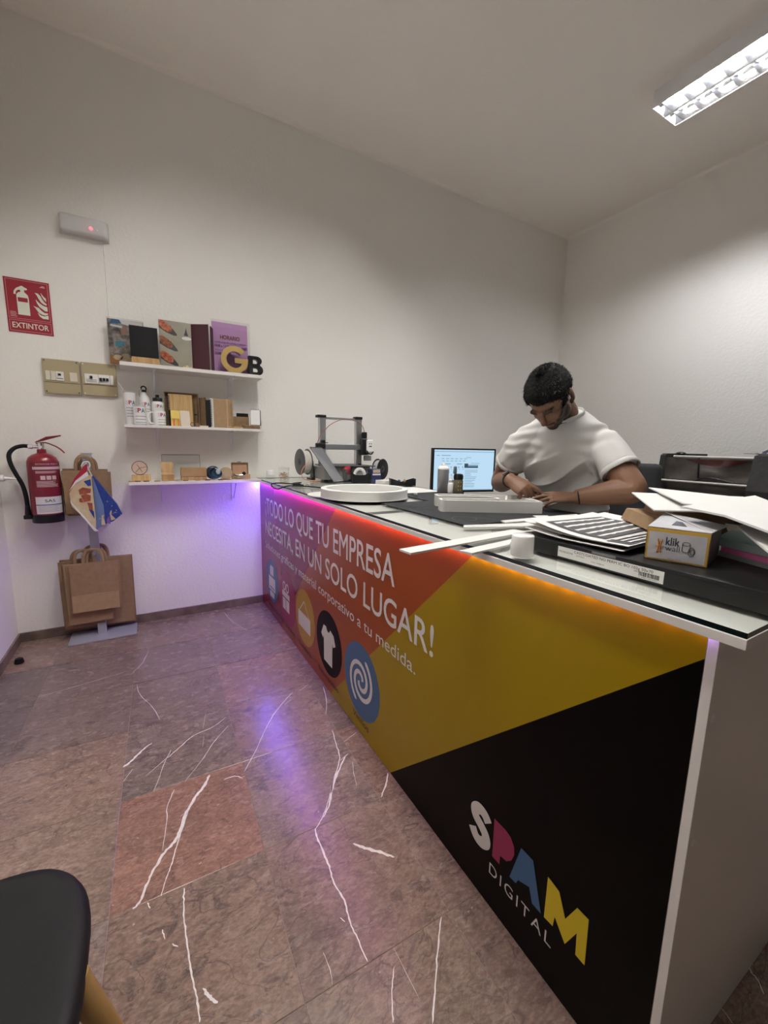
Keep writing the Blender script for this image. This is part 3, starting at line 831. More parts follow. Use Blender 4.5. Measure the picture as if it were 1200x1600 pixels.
# fire extinguisher with hose and labels
t = thing('fire_extinguisher', 'red fire extinguisher with a black hose hanging on the wall', 'fire extinguisher', (-1.337, -.10, .80))
EXR = mat('extinguisher_red', (.215, .008, .020), .3, coat=.2)
cx, cy = -1.330, -.100
mb = MB(); mb.lathe([(0, .812), (.060, .812), (.076, .818), (.079, .835), (.079, 1.150), (.077, 1.175), (.068, 1.198), (.050, 1.214), (.030, 1.222), (.024, 1.226), (.022, 1.248), (0, 1.248)], (cx, cy, 0), 48)
body = obj('cylinder_body', mb, EXR, t, smooth=True, angle=50)
mb = MB(); mb.lathe([(.0795, .800), (.080, .812), (.0802, .850), (.0795, .851)], (cx, cy, 0), 48); obj('base_ring', mb, BLACK, t, smooth=True)
mb = MB(); mb.cyl((cx, cy, 1.247), (cx, cy, 1.285), .017, n=20); mb.cyl((cx-.055, cy, 1.262), (cx+.012, cy, 1.262), .010, n=16); mb.cyl((cx, cy-.03, 1.262), (cx, cy, 1.262), .009, n=14)
obj('valve', mb, CHROME, t, smooth=True)
mb = MB(); mb.slab([(cx-.024, cy-.012, 1.286), (cx-.024, cy+.012, 1.286), (cx+.03, cy+.011, 1.318), (cx+.102, cy+.008, 1.330), (cx+.102, cy-.008, 1.330), (cx+.03, cy-.011, 1.318)], (0, 0, .006))
obj('squeeze_lever', mb, EXR, t)
mb = MB(); mb.tube([(cx-.022, cy, 1.280), (cx+.02, cy, 1.288), (cx+.06, cy, 1.272), (cx+.09, cy, 1.252), (cx+.112, cy, 1.226)], (.010, .004), 8, smooth=5, flat=(0, 1, 0)); obj('carry_handle', mb, EXR, t, smooth=True)
mb = MB(); mb.tube([(cx-.045, cy, 1.262), (cx-.085, cy, 1.266), (cx-.125, cy-.004, 1.252), (cx-.152, cy-.006, 1.215), (cx-.150, cy-.006, 1.160), (cx-.132, cy-.004, 1.10), (cx-.108, cy, 1.03), (cx-.098, cy, .96), (cx-.096, cy, .90)], .0115, 12, smooth=6)
obj('hose', mb, BLACK_MATTE, t, smooth=True)
mb = MB(); mb.cyl((cx-.096, cy, .905), (cx-.097, cy, .828), .0125, .019, 16); mb.box(cx-.118, cx-.070, cy-.018, cy+.018, .822, .846, .003); obj('nozzle', mb, BLACK, t, smooth=True)
mb = MB(); mb.cyl((cx-.062, cy, 1.262), (cx-.040, cy, 1.262), .0135, n=16); obj('hose_coupling', mb, CHROME, t, smooth=True)
mb = MB(); mb.box(cx-.03, cx+.03, -.022, 0, 1.10, 1.19, .003); obj('wall_hook', mb, BLACK, t)
def wrap_patch(c, r, a0, a1, z0, z1, n=16):
    mb = MB(); vs = []
    for i in range(n+1):
        a = a0+(a1-a0)*i/n
        for z in (z0, z1): vs.append((c[0]+r*sin(a), c[1]-r*cos(a), z))
    mb._add(vs, [(2*i, 2*i+2, 2*i+3, 2*i+1) for i in range(n)]); return mb
def wrap_text(name, body_, c, r, a_mid, z, cap, m, parent, width=None, bold=0):
    mb = MB(); text(mb, body_, (0, 0, 0), X, Z, width, cap, bold, 0, 1.0, 'C')
    for q in mb.bm.verts:
        a = a_mid+q.co.x/r; q.co = Vector((c[0]+r*sin(a), c[1]-r*cos(a), z+q.co.z))
    return obj(name, mb, m, parent, clean=False)
C0 = (cx, cy)
LBL_R = mat('label_dark_red', (.175, .010, .025), .5); PINKP = mat('label_pale_print', (.60, .46, .47), .6)
VA = .45       # the labels face the room
obj('instruction_label', wrap_patch(C0, .0796, VA-1.15, VA+1.15, 1.012, 1.172), LBL_R, body)
wrap_text('lettering', 'EXTINTOR POLVO', C0, .0801, VA, 1.155, .010, PINKP, body, .12)
obj('white_band', wrap_patch(C0, .0800, VA-1.0, VA+1.0, 1.128, 1.144), PINKP, body)
mb = MB()
for k in range(12):
    w1 = .9-.25*random.random()
    q = wrap_patch(C0, .0800, VA-.8, VA-.8+1.6*w1, 1.116-k*.0035 if k < 4 else 1.056-(k-4)*.0048, 1.1178-k*.0035 if k < 4 else 1.0583-(k-4)*.0048, 8); mb.merge(q.bm)
obj('label_lines', mb, PINKP, body, kind='stuff')
for k in range(3):
    obj('pictogram', wrap_patch(C0, .0800, VA-.52+k*.36, VA-.23+k*.36, 1.066, 1.090, 4), PINKP, body)
obj('red_label', wrap_patch(C0, .0797, VA-1.1, VA+1.1, .966, 1.004), LBL_R, body)
obj('service_label', wrap_patch(C0, .0799, VA-1.0, VA+.85, .858, .962), mat('label_white', (.66, .65, .66), .5), body)
obj('label_rule', wrap_patch(C0, .0803, VA-1.0, VA+.85, .910, .916), P_BLUE, body)
wrap_text('lettering', 'SAS', C0, .0804, VA-.08, .930, .016, INK, body, .052, .01)
mb = MB()
for k in range(5):
    q = wrap_patch(C0, .0804, VA-.85, VA+.5-.15*(k % 2), .902-k*.008, .9045-k*.008, 8); mb.merge(q.bm)
obj('label_lines', mb, INK_G, body, kind='stuff')

# small fitting on the left wall and door stop
t = thing('wall_fitting', 'small white plastic nozzle sticking out of the left wall beside the extinguisher', 'fitting', (XL, -.16, 1.078))
mb = MB(); mb.cyl((XL, -.16, 1.078), (XL+.060, -.16, 1.078), .019, n=18); obj('socket', mb, WHITE, t, smooth=True)
mb = MB(); mb.cyl((XL+.060, -.16, 1.078), (XL+.115, -.16, 1.074), .011, .002, 14); obj('spout', mb, WHITE, t, smooth=True)
mb = MB(); mb.lathe([(0, 0), (.022, 0), (.024, .006), (.018, .030), (0, .036)], (0, 0, 0), 20)
o = obj('door_stop', mb, BLACK, smooth=True); o.location = (-1.50, -.33, 0); tag(o, 'little black rubber door stop on the floor by the left wall', 'door stop')

# ------------------------------------------------------------------ paper bag stand
t = thing('bag_stand', 'grey metal floor stand holding kraft paper bags', 'stand', (-1.105, -.125, 0))
ST = mat('silver_painted_steel', (.40, .41, .43), .4, metal=.35)
mb = MB(); mb.box(-1.285, -.905, -.225, -.02, .001, .012, .002); obj('base_plate', mb, ST, t)
mb = MB(); mb.box(-1.132, -1.082, -.120, -.095, .012, 1.226, .003); post = obj('post', mb, ST, t)
mb = MB(); mb.box(-1.138, -1.076, -.122, -.093, 1.222, 1.228, .001); obj('post_cap', mb, ST, t)
for z in (1.180, .592):
    mb = MB(); mb.tube([(-1.107, -.118, z-.012), (-1.107, -.165, z-.014), (-1.107, -.205, z-.010), (-1.107, -.222, z+.008)], .004, 8, smooth=4); obj('hook', mb, ST, t, smooth=True)
rb = random.Random(11)
def paper_bag(xc, y, ztop, w_, h, m, label, group, handle=True, fold=0, tilt=0, th=.008, hz=.085, hw=.052, hr=.009):
    """flat folded kraft bag with a twisted rope handle and, in front, the folded bottom flap"""
    t = thing('paper_bag', label, 'paper bag', (xc, y, ztop-h), group)
    R = Matrix.Translation((xc, y, ztop)) @ Matrix.Rotation(tilt, 4, 'Y') @ Matrix.Translation((-xc, -y, -ztop))
    mb = MB()
    j = lambda: rb.uniform(-.003, .003)
    pts = [(xc-w_/2+j(), y, ztop-h+j()), (xc+w_/2+j(), y, ztop-h+j()), (xc+w_/2+j(), y, ztop+j()), (xc-w_/2+j(), y, ztop+j())]
    mb.slab([R @ Vector(p) for p in pts], (0, th, 0)); obj('bag_body', mb, m, t)
    if fold:
        mb = MB()
        mb.slab([R @ Vector(p) for p in ((xc-w_/2+.003, y-.0045, ztop-h+.002), (xc+w_/2-.003, y-.0045, ztop-h+.002), (xc+w_/2-.003, y-.0025, ztop-h+fold), (xc-w_/2+.003, y-.0025, ztop-h+fold))], (0, .0022, 0))
        obj('bottom_flap', mb, KRAFT2, t)
    if handle:
        mb = MB()
        pts = [(xc-hw, y+th/2, ztop-.04), (xc-hw, y+th/2, ztop+hz*.35), (xc-hw*.82, y+th/2, ztop+hz*.78), (xc-hw*.4, y+th/2, ztop+hz), (xc+hw*.4, y+th/2, ztop+hz), (xc+hw*.82, y+th/2, ztop+hz*.78), (xc+hw, y+th/2, ztop+hz*.35), (xc+hw, y+th/2, ztop-.04)]
        mb.tube([R @ Vector(p) for p in pts], (.0026, hr), 8, smooth=4, flat=(0, 1, 0)); obj('handle', mb, m, t, smooth=True)
    return t
# lower, large bags
low = [(-1.108, -.040, .525, .405, .495, KRAFT_D, 0, .010), (-1.125, -.054, .520, .392, .470, KRAFT, 0, -.006), (-1.095, -.068, .530, .372, .480, KRAFT, 0, .012)]
lbl = ['large kraft bag hanging hindmost on the lower hook of the stand', 'large kraft bag second from the back on the lower hook', 'large kraft bag third from the back on the lower hook, showing at the right']
for (a, b, c_, d, e, m, f, tl), L_ in zip(low, lbl): paper_bag(a, b, c_, d, e, m, L_, 'kraft bags on the lower hook', tilt=tl)
low = [(-1.185, -.128, .512, .215, .420, KRAFT_D, 0, .012), (-1.165, -.142, .516, .240, .405, KRAFT, 0, -.02), (-1.102, -.156, .518, .250, .300, KRAFT, 0, .01), (-1.118, -.168, .522, .262, .325, KRAFT, .115, .006)]
lbl = ['narrow dark kraft bag behind the front bags on the lower hook', 'narrow kraft bag whose lower corner shows left of the post', 'small kraft bag just behind the front one on the lower hook', 'front kraft bag on the lower hook, with its bottom flap folded up']
for (a, b, c_, d, e, m, f, tl), L_ in zip(low, lbl): paper_bag(a, b, c_, d, e, m, L_, 'kraft bags on the lower hook', fold=f, tilt=tl)
# upper, smaller bags
up = [(-1.127, -.040, 1.122, .245, .285, KRAFT_D, .012), (-1.130, -.058, 1.112, .246, .280, KRAFT, -.012), (-1.108, -.076, 1.106, .244, .285, KRAFT, .014), (-1.120, -.140, 1.118, .238, .275, KRAFT, -.004)]
lbl = ['small dark kraft bag hanging hindmost on the upper hook', 'small kraft bag second from the back on the upper hook', 'small kraft bag third from the back on the upper hook', 'small kraft bag right behind the coloured gift bag']
for (a, b, c_, d, e, m, tl), L_ in zip(up, lbl): paper_bag(a, b, c_, d, e, m, L_, 'kraft bags on the upper hook', tilt=tl, hz=.085, hw=.045)
# the two coloured gift bags, hanging askew
GB_BLUE = mat('gift_bag_blue', (.012, .035, .20), .4, col2=(.025, .055, .26), nscale=40)
GB_LBLUE = mat('gift_bag_pale_blue', (.13, .20, .38), .45); GB_CREAM = mat('gift_bag_cream', (.58, .50, .32), .5, col2=(.50, .38, .22), nscale=18)
GB_RED = mat('gift_bag_red', (.34, .012, .035), .45); GB_BRN = mat('gift_bag_rust', (.36, .095, .04), .5, col2=(.22, .05, .03), nscale=30)
GB_PUR = mat('gift_bag_purple', (.20, .09, .35), .5)
yb = -.215
t = thing('gift_bag', 'blue Christmas gift bag with cream deer shapes hanging askew on the stand', 'gift bag', (-1.02, yb, .78), 'coloured gift bags')
bl = [(-1.075, 1.095), (-.960, .905), (-.935, .838), (-.985, .795), (-1.075, .760)]
mb = MB(); mb.slab([(a, yb, b) for a, b in bl], (0, .03, 0)); b_ = obj('bag_body', mb, GB_BLUE, t)
mb = MB(); mb.slab([(-1.075, yb-.002, 1.085), (-1.030, yb-.006, .900), (-1.030, yb-.006, .772), (-1.078, yb-.003, .756)], (0, .003, 0)); obj('side_gusset', mb, GB_LBLUE, t)
def patch(polys, m, name='print_patch', y=None, par=None):
    mb = MB()
    for p in polys: mb.flat(p, (0, y, 0), X, Z)
    obj(name, mb, m, par, kind='stuff' if len(polys) > 1 else None)
patch([[(-.998,.80),(-.972,.808),(-.992,.835),(-1.002,.845)], [(-1.003,.845),(-.993,.838),(-.990,.868),(-.997,.862)], [(-.990,.838),(-.975,.85),(-.962,.848),(-.972,.856)]], GB_CREAM, y=yb-.0008, par=t)
patch([[(-1.050,.775),(-1.028,.776),(-1.035,.815),(-1.045,.838)], [(-1.046,.838),(-1.038,.822),(-1.030,.842),(-1.038,.838)], [(-1.046,.815),(-1.062,.818),(-1.068,.808),(-1.058,.822)]], GB_CREAM, y=yb-.0085, par=t)
patch([[(-1.022,.783),(-1.002,.778),(-1.006,.83),(-1.02,.812)]], GB_PUR, y=yb-.0008, par=t)
patch([[(-1.012+.022*k, .93-.03*k), (-1.006+.022*k, .925-.03*k), (-1.010+.022*k, .918-.03*k)] for k in range(4)], GB_CREAM, y=yb-.0008, par=t)
mb = MB(); mb.tube([(-1.078, yb+.01, 1.085), (-1.092, yb, 1.13), (-1.102, yb-.004, 1.165), (-1.118, yb, 1.150)], .003, 8, smooth=5); obj('cord_handle', mb, WHITE, t, smooth=True)
t = thing('gift_bag', 'cream and rust Christmas gift bag with a red top band, left of the blue one', 'gift bag', (-1.13, yb-.03, .73), 'coloured gift bags')
yc = yb-.022
mb = MB(); mb.slab([(-1.080, yc, 1.100), (-1.160, yc, 1.052), (-1.196, yc, .985), (-1.192, yc, .905), (-1.082, yc, .758), (-1.076, yc, .80)], (0, .010, 0)); obj('bag_body', mb, GB_CREAM, t)
mb = MB(); mb.slab([(-1.092, yc-.002, 1.165), (-1.112, yc-.002, 1.150), (-1.165, yc-.003, 1.075), (-1.198, yc-.003, 1.002), (-1.160, yc-.003, 1.062), (-1.098, yc-.002, 1.118)], (0, .004, 0)); obj('top_band', mb, GB_RED, t)
mb = MB(); mb.slab([(-1.098, yc-.003, 1.118), (-1.160, yc-.004, 1.062), (-1.196, yc-.004, 1.000), (-1.160, yc-.004, 1.046), (-1.092, yc-.003, 1.092)], (0, .003, 0)); obj('white_trim', mb, PAPER, t)
patch([[(-1.150,1.005),(-1.128,1.020),(-1.086,1.010),(-1.090,.985),(-1.146,.975)], [(-1.140,.970),(-1.118,.982),(-1.090,.968),(-1.094,.935),(-1.128,.928)], [(-1.112,.925),(-1.086,.920),(-1.086,.870),(-1.105,.885)], [(-1.152,.95),(-1.138,.955),(-1.130,.925),(-1.15,.93)]], GB_BRN, y=yc-.0012, par=t)
patch([[(-1.120,1.058),(-1.084,1.070),(-1.084,1.03),(-1.10,1.026)], [(-1.108,.885),(-1.082,.868),(-1.082,.82)]], GB_BLUE, y=yc-.0013, par=t)
mb = MB(); mb.slab([(-1.196, yc-.001, .940), (-1.194, yc-.001, .925), (-1.088, yc-.001, .742), (-1.066, yc-.001, .738), (-1.082, yc-.001, .756)], (0, .012, 0)); obj('bottom_edge', mb, PAPER, t)
mb = MB(); mb.tube([(-1.124, yc-.004, 1.148), (-1.112, yc-.006, 1.172), (-1.088, yc-.006, 1.176), (-1.080, yc-.005, 1.158), (-1.086, yc-.004, 1.140)], .0036, 8, smooth=5); obj('cord_handle', mb, WHITE, t, smooth=True)

# ------------------------------------------------------------------ top shelf
t = thing('photo_block', 'acrylic photo block with a street cafe picture at the left end of the top shelf', 'photo block', (-.84, -.09, S1))
PH = mat('photo_dark', (.10, .085, .08), .3, col2=(.40, .34, .31), nscale=34, ndetail=6)
mb = MB(); mb.box(-.945, -.738, -.075, -.050, S1, S1+.285, .001); blk = obj('acrylic_block', mb, ACRYL, t)
mb = MB(); mb.flat([(-.941, S1+.003), (-.742, S1+.003), (-.742, S1+.280), (-.941, S1+.280)], (0, -.049, 0), X, Z); obj('photo', mb, PH, t)
def decal(polys, m, y, par, name='photo_area'):
    for p in polys:
        mb = MB(); mb.flat(p, (0, y, 0), X, Z); obj(name, mb, m, par)
dz = S1
decal([[(-.860, dz+.255), (-.745, dz+.235), (-.745, dz+.278), (-.875, dz+.280)]], PAPER, -.0493, t)
decal([[(-.930, dz+.250), (-.865, dz+.258), (-.875, dz+.279), (-.915, dz+.279)]], P_BLUE, -.0494, t)
decal([[(-.905, dz+.110), (-.855, dz+.120), (-.853, dz+.150), (-.905, dz+.144)]], mat('photo_teal', (.07, .28, .34), .4), -.0494, t)
decal([disc_pts(-.895, dz+.045, .028, 18, .016), disc_pts(-.845, dz+.030, .042, 20, .026), disc_pts(-.850, dz+.062, .022, 16, .012)], mat('photo_cream', (.58, .47, .33), .4, col2=(.46, .30, .15), nscale=60), -.0495, t)
decal([[(-.941, dz+.004), (-.862, dz+.004), (-.87, dz+.052), (-.941, dz+.058)]], mat('photo_orange', (.34, .15, .05), .4), -.0493, t)
decal([[(-.860, dz+.180), (-.838, dz+.20), (-.835, dz+.235), (-.862, dz+.238), (-.872, dz+.21)]], mat('photo_rose', (.32, .17, .14), .4), -.0494, t)
decal([[(-.925, dz+.235), (-.860, dz+.230), (-.862, dz+.242), (-.925, dz+.247)]], PAPER, -.0496, t)

t = thing('chalkboard', 'small blank black board in a pale wooden foot on the top shelf', 'board', (-.74, -.15, S1))
mb = MB(); mb.box(-.820, -.662, -.165, -.120, S1, S1+.042, .002); obj('wooden_foot', mb, WOOD, t)
mb = MB(); mb.box(-.822, -.664, -.146, -.141, S1+.034, S1+.236, .001); obj('board_panel', mb, BLACK_MATTE, t)

t = thing('food_menu', 'upright grey menu board with three plates of food down its left side', 'menu', (-.556, -.10, S1))
MENU = mat('menu_olive_grey', (.27, .25, .19), .45, col2=(.32, .30, .24), nscale=9)
mb = MB(); mb.box(-.653, -.458, -.104, -.099, S1, S1+.306); obj('menu_board', mb, MENU, t)
FOOD = mat('food_red', (.26, .025, .016), .4, col2=(.46, .17, .07), nscale=70, ndetail=5); SLATE = mat('slate_black', (.02, .02, .022), .5)
FOOD2 = mat('food_orange', (.34, .12, .04), .4, col2=(.12, .03, .015), nscale=70, ndetail=5)
for k, (zc, m) in enumerate(((S1+.250, FOOD), (S1+.150, FOOD2), (S1+.055, FOOD))):
    mb = MB(); mb.flat([(-.652, zc+.030), (-.640, zc+.045), (-.585, zc+.025), (-.548, zc-.022), (-.545, zc-.034), (-.565, zc-.036), (-.610, zc-.020), (-.652, zc+.005)], (0, -.1046, 0), X, Z); obj('slate_plate', mb, SLATE, t)
    mb = MB(); mb.flat([(-.652, zc+.050), (-.635, zc+.056), (-.600, zc+.036), (-.574, zc+.008), (-.578, zc-.014), (-.600, zc-.018), (-.632, zc+.0), (-.652, zc+.022)], (0, -.1050, 0), X, Z); obj('food_photo', mb, m, t)
mb = MB(); mb.flat(disc_pts(-.488, S1+.205, .030, 24, .011), (0, -.1048, 0), X, Z); obj('oval_badge', mb, PAPER, t)
mb = MB(); mb.flat([(-.504, S1+.222), (-.476, S1+.222), (-.484, S1+.245), (-.489, S1+.275), (-.495, S1+.250)], (0, -.1048, 0), X, Z); obj('tree_emblem', mb, INK, t)

MAROON = mat('maroon_leatherette', (.050, .008, .014), .5)
def cover(xa, xb, ya, yb_, z0, z1, th, m, label, grp, pages=True):
    t = thing('menu_folder', label, 'menu', ((xa+xb)/2, (ya+yb_)/2, z0), grp)
    d = Vector((xb-xa, yb_-ya, 0)); nrm = Vector((d.y, -d.x, 0)).normalized()
    mb = MB(); mb.slab([(xa, ya, z0), (xb, yb_, z0), (xb, yb_, z1), (xa, ya, z1)], nrm*th); obj('cover', mb, m, t)
    if pages:
        q = -nrm*.0016
        mb = MB(); mb.slab([Vector(p)+q for p in ((xa, ya, z0+.003), (xb, yb_, z0+.003), (xb, yb_, z1-.004), (xa, ya, z1-.004))], -nrm*.004); obj('pages', mb, PAPER, t)
    return t
cover(-.459, -.352, -.085, -.150, S1, S1+.308, .004, MAROON, 'dark maroon menu folder standing beside the food menu', 'maroon menu folders')
cover(-.343, -.318, -.150, -.085, S1, S1+.300, .004, MAROON, 'narrow dark menu folder squeezed beside the lilac sign', 'maroon menu folders', False)

t = thing('opening_hours_sign', 'lilac opening hours sign in a clear acrylic stand', 'sign', (-.20, -.085, S1))
LILAC = mat('lilac_card', (.56, .30, .57), .5)
mb = MB(); mb.box(-.322, -.060, -.079, -.0762, S1+.003, S1+.372); mb.box(-.322, -.060, -.105, -.0795, S1, S1+.0028); obj('acrylic_stand', mb, ACRYL, t)
mb = MB(); mb.box(-.322, -.078, -.0755, -.0745, S1+.003, S1+.355); obj('card', mb, LILAC, t)
words('lettering', 'HORARIO', (-.268, -.0796, S1+.242), X, Z, .135, .026, mat('sign_gold_brown', (.17, .055, .06), .5), t, .03, gap=9)
PUR_T = mat('sign_purple_ink', (.085, .02, .12), .5)
for body_, zz, wd, cp, bo in (('LUNES, MARTES, JUEVES Y VIERNES', .214, .216, .0100, .01), ('10:00 a 13:30 // 16:30 a 19:00', .186, .222, .0170, .035), ('SÁBADOS Y FESTIVOS', .160, .175, .0090, 0), ('10:00 a 13:30', .134, .110, .0170, .035)):
    words('lettering', body_, (-.306, -.0796, S1+zz), X, Z, wd, cp, PUR_T, t, bo, gap=9)

GOLD = mat('gold_brushed', (.52, .36, .13), .38, metal=.35)
def display_letter(label, rings, x0_, z0_, sx_, sz_, y0_, y1_, mface, mside):
    """a cut-out letter: outer outline first, then holes; unit square coordinates"""
    b = bmesh.new(); edges = []
    for r_ in rings:
        vs = [b.verts.new((x0_+p[0]*sx_, y0_, z0_+p[1]*sz_)) for p in r_]
        edges += [b.edges.new((vs[k], vs[(k+1) % len(vs)])) for k in range(len(vs))]
    bmesh.ops.triangle_fill(b, edges=edges, use_beauty=True)
    r = bmesh.ops.extrude_face_region(b, geom=b.faces[:])
    bmesh.ops.translate(b, verts=[e for e in r['geom'] if isinstance(e, bmesh.types.BMVert)], vec=(0, y1_-y0_, 0))
    bmesh.ops.recalc_face_normals(b, faces=b.faces[:])
    for f in b.faces: f.material_index = 0 if abs(f.normal.y) > .7 else 1
    o = obj('display_letter', b, [mface, mside], origin=(x0_+sx_/2, (y0_+y1_)/2, z0_), clean=False)
    return tag(o, label, 'display letter', 'display letters on the top shelf')
gp = disc_pts(.5, .5, .5, 40, a0=radians(40), a1=radians(355))
gi = disc_pts(.5, .5, .30, 40, a0=radians(355-22), a1=radians(40))
G_out = gp[:-1]+[(1.0, .56), (.50, .56), (.50, .38), (.755, .38)]+gi[2:]
display_letter('gold three-dimensional letter G in front of the lilac sign', [G_out], -.282, S1, .186, .186, -.168, -.120, GOLD, CHROME)
B_out = [(0, 0), (.58, 0)]+[(.58+.42*cos(a), .285+.285*sin(a)) for a in [radians(-90+15*k) for k in range(0, 11)]]+[(.55+.37*cos(a), .765+.235*sin(a)) for a in [radians(-50+15*k) for k in range(0, 10)]]+[(.55, 1), (0, 1)]
def bh(z0__, z1__, xr):
    r_ = (z1__-z0__)/2; return [(.29, z0__), (xr, z0__)]+[(xr+.16*cos(a), z0__+r_+r_*sin(a)) for a in [radians(-75+15*k) for k in range(0, 11)]]+[(xr, z1__), (.29, z1__)]
display_letter('black three-dimensional letter B at the right end of the top shelf', [B_out, bh(.17, .40, .52), bh(.60, .83, .48)], -.092, S1, .102, .134, -.165, -.128, BLACK, BLACK)
mb = MB(); mb.box(-.525, -.470, -.190, -.172, S1, S1+.007, .002); mb.box(-.508, -.492, -.188, -.174, S1+.007, S1+.016, .002)
tag(obj('name_badge', mb, mat('pale_gold', (.62, .52, .30), .4, metal=.3), origin=(-.5, -.18, S1)), 'tiny pale gold badge lying at the foot of the food menu', 'badge')

# ------------------------------------------------------------------ middle shelf
SUB_W = mat('sublimation_white', (.80, .80, .79), .22)
S_GREY = mat('print_silver_grey', (.62, .56, .60), .5); S_MAG = mat('print_cup_crimson', (.36, .015, .07), .4); S_BLU = mat('print_cup_blue', (.03, .10, .32), .4); S_YEL = mat('print_cup_yellow', (.55, .55, .08), .4)
def cup_print(parent, c, r, a, z, cap, lines=4):
    x = -1.4*cap
    for ch, m, wd in (('S', S_GREY, .75), ('P', S_MAG, .8), ('A', S_BLU, .95), ('M', S_YEL, 1.05)):
        wrap_text('logo_letter', ch, c, r+.0004, a+(x+wd*cap/2)/r, z, cap, m, parent, wd*cap*.92, .03); x += wd*cap*.98
    mb = MB()
    for k in range(lines):
        q = wrap_patch(c, r+.0004, a-1.3*cap/r, a+(1.5-.3*(k % 2))*cap/r, z-cap*(1.0+.75*k), z-cap*(.85+.75*k), 8); mb.merge(q.bm)
    obj('small_print', mb, mat('print_cup_small', (.28, .26, .28), .6), parent, kind='stuff')
t = thing('tumbler', 'tall white steel tumbler at the left end of the middle shelf', 'tumbler', (-.848, -.10, S2), 'printed white drinkware')
c_ = (-.848, -.10)
mb = MB(); mb.lathe([(0, S2), (.028, S2), (.030, S2+.004), (.0355, S2+.19), (.036, S2+.205), (.034, S2+.207), (.0335, S2+.20), (0, S2+.198)], (*c_, 0), 36); obj('tumbler_body', mb, SUB_W, t, smooth=True)
mb = MB(); mb.lathe([(.0362, S2+.204), (.0368, S2+.210), (.033, S2+.214), (0, S2+.2145)], (*c_, 0), 36); obj('steel_lid', mb, STEEL, t, smooth=True)
cup_print(t, c_, .0352, .25, S2+.130, .024)
mb = MB(); mb.tube([(-.874, -.10, S2+.216), (-.890, -.097, S2+.240), (-.908, -.092, S2+.268)], .0026, 8); obj('straw', mb, PAPER, t, smooth=True)
t = thing('enamel_mug', 'white enamel mug with a steel rim in front of the tumbler', 'mug', (-.795, -.150, S2), 'printed white drinkware')
c_ = (-.796, -.150)
mb = MB(); mb.lathe([(0, S2), (.033, S2), (.036, S2+.003), (.0365, S2+.118), (.035, S2+.120), (.034, S2+.116), (.033, S2+.02), (0, S2+.016)], (*c_, 0), 36); obj('mug_body', mb, SUB_W, t, smooth=True)
mb = MB(); mb.lathe([(.0366, S2+.116), (.0378, S2+.119), (.0366, S2+.122), (.0346, S2+.1205)], (*c_, 0), 36); obj('rim', mb, STEEL, t, smooth=True)
mb = MB(); mb.lathe([(.0362, S2+.001), (.0374, S2+.003), (.0366, S2+.006)], (*c_, 0), 36); obj('base_ring', mb, STEEL, t, smooth=True)
cup_print(t, c_, .0368, .15, S2+.078, .026)
t = thing('aluminium_bottle', 'white aluminium bottle with a black loop cap behind the enamel mug', 'bottle', (-.764, -.048, S2), 'printed white drinkware')
c_ = (-.764, -.048)
mb = MB(); mb.lathe([(0, S2), (.033, S2), (.035, S2+.004), (.035, S2+.160), (.033, S2+.178), (.026, S2+.195), (.016, S2+.206), (.0135, S2+.212), (.0135, S2+.222), (0, S2+.222)], (*c_, 0), 36); obj('bottle_body', mb, SUB_W, t, smooth=True)
mb = MB(); mb.cyl((*c_, S2+.220), (*c_, S2+.236), .016, n=20); mb.tube([(c_[0]-.014, c_[1], S2+.236), (c_[0]-.013, c_[1], S2+.252), (c_[0], c_[1], S2+.260), (c_[0]+.013, c_[1], S2+.252), (c_[0]+.014, c_[1], S2+.236)], .0045, 8, smooth=4); obj('loop_cap', mb, BLACK, t, smooth=True)
mb = MB(); mb.tube([(c_[0]-.014, c_[1]-.006, S2+.240), (c_[0]-.026, c_[1]-.012, S2+.228), (c_[0]-.028, c_[1]-.014, S2+.200), (c_[0]-.020, c_[1]-.012, S2+.190), (c_[0]-.014, c_[1]-.010, S2+.205)], .0022, 8, smooth=4, closed=True); obj('carabiner', mb, CHROME, t, smooth=True)
cup_print(t, c_, .035, .35, S2+.130, .022, 2)
t = thing('sports_bottle', 'white sports bottle with a black push-pull cap', 'bottle', (-.686, -.060, S2), 'printed white drinkware')
c_ = (-.686, -.060)
mb = MB(); mb.lathe([(0, S2), (.037, S2), (.039, S2+.004), (.039, S2+.130), (.037, S2+.150), (.031, S2+.162), (.024, S2+.166), (0, S2+.166)], (*c_, 0), 36); obj('bottle_body', mb, SUB_W, t, smooth=True)
mb = MB(); mb.lathe([(.029, S2+.163), (.0295, S2+.184), (.027, S2+.188), (.012, S2+.190), (.011, S2+.200), (.0125, S2+.208), (0, S2+.209)], (*c_, 0), 28); obj('push_pull_cap', mb, BLACK, t, smooth=True)
cup_print(t, c_, .039, .18, S2+.122, .020, 0)
t = thing('ceramic_mug', 'white ceramic mug with a round handle in front of the sports bottle', 'mug', (-.682, -.156, S2), 'printed white drinkware')
c_ = (-.700, -.160)
c_ = (-.682, -.156); t.location = (-.682, -.156, S2)
mb = MB(); mb.lathe([(0, S2), (.033, S2), (.036, S2+.003), (.0365, S2+.092), (.0355, S2+.094), (.034, S2+.092), (.033, S2+.012), (0, S2+.010)], (*c_, 0), 36); obj('mug_body', mb, SUB_W, t, smooth=True)
mb = MB(); mb.tube([(c_[0]-.033, c_[1], S2+.082), (c_[0]-.052, c_[1]-.004, S2+.084), (c_[0]-.066, c_[1]-.006, S2+.064), (c_[0]-.066, c_[1]-.006, S2+.034), (c_[0]-.052, c_[1]-.004, S2+.014), (c_[0]-.033, c_[1], S2+.015)], .0052, 10, smooth=5); obj('handle', mb, SUB_W, t, smooth=True)
cup_print(t, c_, .0365, .50, S2+.058, .022, 3)

